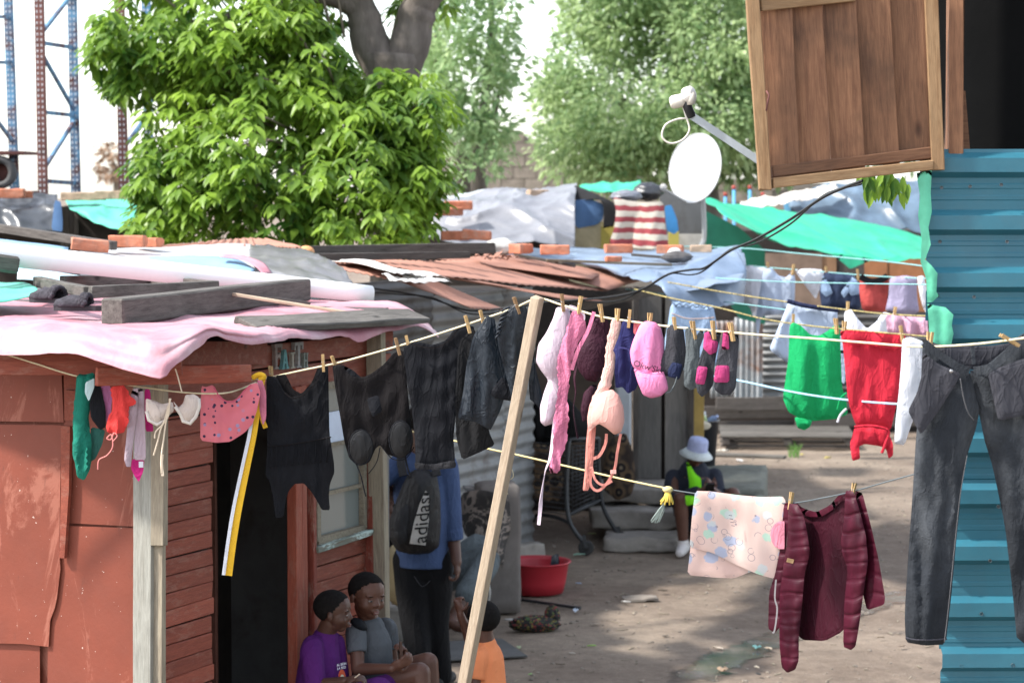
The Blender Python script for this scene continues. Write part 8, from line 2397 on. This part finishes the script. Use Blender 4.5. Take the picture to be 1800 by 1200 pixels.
m_mot = motif()
cloth('brown_blanket', [(930, 780), (960, 782), (985, 790), (990, 850), (984, 880), (950, 880), (916, 868), (914, 846), (926, 820)], 20.3, m_mot, 'brown patterned blanket hanging over the left of the trolley', 'blanket', fold=.06, bulge=.02)
cloth('brown_blanket', [(1072, 770), (1100, 760), (1112, 790), (1118, 840), (1110, 870), (1085, 880), (1060, 860), (1062, 810)], 20.6, m_mot, 'brown patterned blanket hanging over the right of the trolley', 'blanket', fold=.06, bulge=.02)
cloth('black_coat', [(930, 700), (970, 690), (1000, 700), (1030, 735), (1050, 752), (1040, 775), (1000, 778), (960, 785), (930, 770)], 20.7, fab('matt_black_cotton', (.012, .012, .013)), 'heap of black cloth behind the trolley', 'cloth', fold=.08, bulge=.06, bs=14)

# ------------------------------------------------------------------ bucket with rubbish, rag, boards
bk2 = thing('black_bucket', 'black bucket full of empty bottles behind the seated man', 'bucket', wpt(1228, 22.6, 0))
bc2 = wpt(1229, 22.5, .35)
MB().lathe(bc2, [(0, 0), (.15, 0), (.19, .5), (.2, .5), (.2, .52), (.185, .52), (.15, .02), (0, .02)], 28).build('pail', m_bblk, bk2, True)
for k, (dx, dy, c_) in enumerate(((-.08, 0, (.35, .55, .40)), (.03, .05, (.55, .60, .60)), (.10, -.03, (.35, .45, .72)), (-.02, -.08, (.62, .64, .60)), (.05, -.1, (.30, .42, .16)))):
    q = bc2 + V((dx, dy, .5)); rr_ = Matrix.Rotation(random.uniform(-.9, .9), 3, 'X') @ Matrix.Rotation(random.uniform(-.9, .9), 3, 'Y')
    o = MB().lathe(q, [(0, -.07), (.03, -.07), (.032, -.02), (.032, .06), (.014, .09), (.012, .11), (0, .11)], 14, rr_).build('plastic_bottle', mat('bottle_%d' % k, c_, .25, .08, spec=.5), None, True)
    tag(o, ('green', 'clear grey', 'blue', 'whitish', 'olive')[k] + ' empty plastic bottle in the black bucket', 'bottle')
bag(1230, 748, 21.9, .11, mat('cream_sacking', (.46, .42, .33), .9, .2, 8, .01, 20), 'cream cloth bundle above the bucket hat', 'bundle', 7, (1, .8, .5), 'cloth_bundle')
bag(700, 1010, 15.2, .16, mat('tan_sack', (.32, .26, .15), .85, .2, 6, .01, 20), 'tan carrier bag between the post and the standing man', 'bag', 9, (.75, .6, 1.35), 'carrier_bag')
def plaid():
    m, t, b, vec, oi = _base('bright_check_cloth')
    vo = t.nodes.new('ShaderNodeTexVoronoi'); vo.inputs['Scale'].default_value = 75; t.links.new(vec, vo.inputs['Vector'])
    h_ = t.nodes.new('ShaderNodeSeparateColor'); t.links.new(vo.outputs['Color'], h_.inputs[0])
    c = ramp(t, h_.outputs[0], [(0, (.012, .012, .012)), (.62, (.025, .025, .025)), (.7, (.20, .15, .03)), (.8, (.03, .09, .03)), (.9, (.17, .03, .03))])
    t.links.new(c, b.inputs['Base Color']); b.inputs['Roughness'].default_value = .9
    return m
rg_ = thing('checked_rag', 'crumpled black rag with bright green, yellow and red checks on the ground', 'rag', G(950, 1105))
g_r = G(945, 1108)
def lump(name, c, r, sq, m, parent, seed):
    mb = MB().sphere((0, 0, 0), 1, 36, 24); vs = []
    for q in mb.v:
        d = V((q.x*sq[0], q.y*sq[1], q.z*sq[2]))*r
        k = 1 - .3*abs(noise.noise(q*1.9 + V((seed, 0, 0)))) - .25*abs(noise.noise(q*4.6 + V((seed, 3, 0))))
        w = V(c) + d*k; w.z = max(w.z, .0); vs.append(w)
    mb.v = vs
    return mb.build(name, m, parent, True)
lump('rag_fold', g_r + V((-.02, 0, .045)), .16, (1.2, .6, .42), plaid(), rg_, 2)
lump('rag_fold', g_r + V((.10, .03, .10)), .075, (.8, .7, 1.1), plaid(), rg_, 5)
o = plank('walk_board', G(708, 1150) + V((0, 0, .01)), G(905, 1140) + V((0, 0, .01)), .62, .012, mat('grey_mat', (.10, .10, .098), .9, .2, 8), None); tag(o, 'flat grey board lying on the ground beside the standing man', 'board')
o = rock('step_stone', G(690, 1128) + V((0, .1, .12)), (.34, .3, .26), M_conc, None, None, .02, 8, 12); tag(o, 'pale rough concrete block behind the end post', 'block')
o = MB().bar(V((P(905, 1055, 17.6).x, 17.6, .012)), V((P(1020, 1072, 17.2).x, 17.2, .012)), .02, .02).build('steel_rod', m_tr, None); tag(o, 'thin rod lying on the ground below the red basin', 'rod')
for (a, b, lab) in (((1235, 800), (1380, 806), 'grey broken plank on the ground left of the pallet'), ((1105, 920), (1175, 912), 'short plank on the ground by the steps')):
    o = plank('loose_plank', G(*a) + V((0, 0, .02)), G(*b) + V((0, 0, .02)), .14, .025, M_oldwood); tag(o, lab, 'plank')
o = rock('flat_stone', G(1125, 1050) + V((0, 0, -.004)), (.26, .20, .022), mat('earthy_stone', (.20, .175, .15), .95, .2), None, None, .02, 6, 3); tag(o, 'flat pale stone trodden into the earth right of the basin', 'stone')
o = rock('kerb_stone', wpt(905, 19.6, .06), (.5, .18, .12), M_conc, None, Matrix.Rotation(.6, 3, 'Z'), .02, 8, 6); tag(o, 'broken concrete kerb at the foot of the tin wall', 'kerb')

# litter, one scrap each
rl = random.Random(4)
scraps = [((1012, 1076), .11, (.55, .62, .72), 'pale blue and white packet on the earth right of the rag'), ((1017, 1027), .05, (.40, .52, .72), 'small blue scrap right of the red basin'), ((1018, 977), .10, (.30, .50, .40), 'greenish plastic scrap by the trolley castor'),
          ((895, 1092), .08, (.60, .58, .54), 'crumpled white paper by the hose end'), ((912, 1140), .07, (.42, .50, .30), 'pale green leaf at the corner of the grey board'), ((1040, 1137), .06, (.25, .42, .10), 'bright green leaf on the bare earth'),
          ((932, 1187), .045, (.25, .42, .14), 'small green leaf at the bottom of the yard'), ((1330, 1140), .09, (.20, .42, .38), 'teal plastic scrap in the damp trickle'), ((1350, 1142), .07, (.62, .50, .36), 'tan leaf in the damp trickle'),
          ((1330, 1175), .06, (.60, .52, .40), 'dry tan leaf below the maroon sleeve'), ((1333, 1187), .05, (.03, .03, .03), 'dark stone at the bottom of the damp trickle'), ((1270, 1180), .11, (.40, .28, .18), 'brown dry leaf left of the maroon sleeve'),
          ((1262, 1142), .08, (.55, .47, .38), 'thin dry twig left of the maroon jacket'), ((1585, 1138), .06, (.20, .15, .11), 'dark leaf beside the jeans hem'), ((1548, 1122), .05, (.18, .14, .10), 'dark leaf below the right maroon sleeve'),
          ((1100, 1060), .07, (.60, .58, .55), 'white paper scrap on the flat stone'), ((1165, 1040), .07, (.10, .08, .06), 'dark leaf right of the flat stone'), ((1045, 1100), .07, (.30, .25, .20), 'dry leaf in the middle of the yard'),
          ((1040, 940), .08, (.40, .42, .20), 'yellowish leaf behind the trolley castor'), ((1155, 955), .09, (.34, .32, .12), 'yellow-green leaf by the lower step'), ((1118, 944), .04, (.70, .70, .68), 'white crumb of paper by the lower step'),
          ((1455, 806), .09, (.58, .48, .12), 'yellow leaf on the earth right of the pallet'), ((1410, 800), .08, (.62, .52, .12), 'yellow leaf by the corner of the pallet'), ((1300, 812), .14, (.55, .55, .55), 'white plastic scrap left of the pallet'),
          ((1270, 795), .15, (.62, .58, .50), 'pale litter heap scrap behind the seated man'), ((1255, 780), .14, (.60, .62, .66), 'bluish white plastic litter behind the bucket hat'), ((1265, 800), .08, (.6, .5, .15), 'yellow wrapper behind the bucket hat'),
          ((985, 1170), .06, (.15, .12, .09), 'small dark leaf left of the bare patch'), ((1005, 1150), .05, (.45, .40, .34), 'pale pebble-like scrap left of the bare patch'), ((1170, 1120), .06, (.12, .10, .08), 'dark curled leaf above the damp trickle')]
for k, (px_, r_, c_, lab) in enumerate(scraps):
    g0 = G(*px_)
    mb = MB(); n = 6
    a0 = rl.uniform(0, 6.28); lw = rl.uniform(.35, .7)
    for j in range(n+1):
        for i in range(4):
            x = (j/n - .5)*r_; w = r_*lw*.5*math.sin(math.pi*(.12 + .76*j/n)); y = (i/3 - .5)*2*w
            z = .008 + .16*r_*abs(noise.noise(V((x*22 + k*3, y*22, k)))) + .10*r_*(i/3-.5)**2*4
            mb.v.append(g0 + V((x*math.cos(a0) - y*math.sin(a0), x*math.sin(a0) + y*math.cos(a0), z)))
    for j in range(n):
        for i in range(3): mb.f.append((j*4+i, j*4+i+1, (j+1)*4+i+1, (j+1)*4+i))
    nm = 'fallen_leaf' if 'leaf' in lab else ('ground_stone' if 'stone' in lab else 'litter_scrap')
    o = mb.build(nm, mat('scrap_%d' % k, c_, .6, .15), None, True); solid(o, .002)
    tag(o, lab, 'leaf' if 'leaf' in lab else ('stone' if 'stone' in lab else 'litter'))
# pebbles and crumbs trodden into the yard
mb = MB()
for k in range(1500):
    y = rl.uniform(14.6, 27); x = rl.uniform(-.6, 4.2)
    r_ = rl.choice((.005, .006, .008, .01, .012, .018))*rl.uniform(.7, 1.2)
    mb.sphere((x, y, noise.noise(V((x*.6, y*.5, 3)))*.022 + noise.noise(V((x*2.4, y*2.1, 8)))*.010 - .012 + r_*.2), (r_*1.3, r_, r_*.6), 6, 4, Matrix.Rotation(rl.uniform(0, 3), 3, 'Z'))
o = mb.build('gravel', mat('pebble', (.20, .17, .14), .9, .6, 40), None)
tag(o, 'scattered pebbles and crumbs over the yard', 'gravel', kind='stuff')
tw_ = MB()
for k in range(420):                         # twigs, straw and torn bits trodden into the earth
    y = rl.uniform(14.6, 27); x = rl.uniform(-.6, 4.0); a = rl.uniform(0, 3.14); l_ = rl.uniform(.02, .09)
    z = noise.noise(V((x*.6, y*.5, 3)))*.022 + noise.noise(V((x*2.4, y*2.1, 8)))*.010 - .008
    tw_.bar((x, y, z), (x + l_*math.cos(a), y + l_*math.sin(a), z + rl.uniform(0, .006)), rl.choice((.004, .006, .014)), .003)
o = tw_.build('ground_debris', mat('straw_bits', (.17, .13, .09), .9, .7, 3, col2=(.42, .36, .27)), None)
tag(o, 'fine straw and torn bits scattered over the yard', 'debris', kind='stuff')
# weeds at the pallet
wd = MB()
for k in range(26):
    g0 = G(1395 + rl.uniform(-8, 10), 803 + rl.uniform(-3, 3)); a = rl.uniform(0, 6.28); h = rl.uniform(.08, .2)
    wd.tube([g0, g0 + V((math.cos(a)*.02, math.sin(a)*.02, h*.6)), g0 + V((math.cos(a)*.06, math.sin(a)*.06, h))], [.005, .004, .001], 4)
o = wd.build('grass_tuft', mat('weed_green', (.10, .22, .04), .7, .3), None); tag(o, 'small tuft of green grass in front of the pallet', 'grass', kind='stuff')
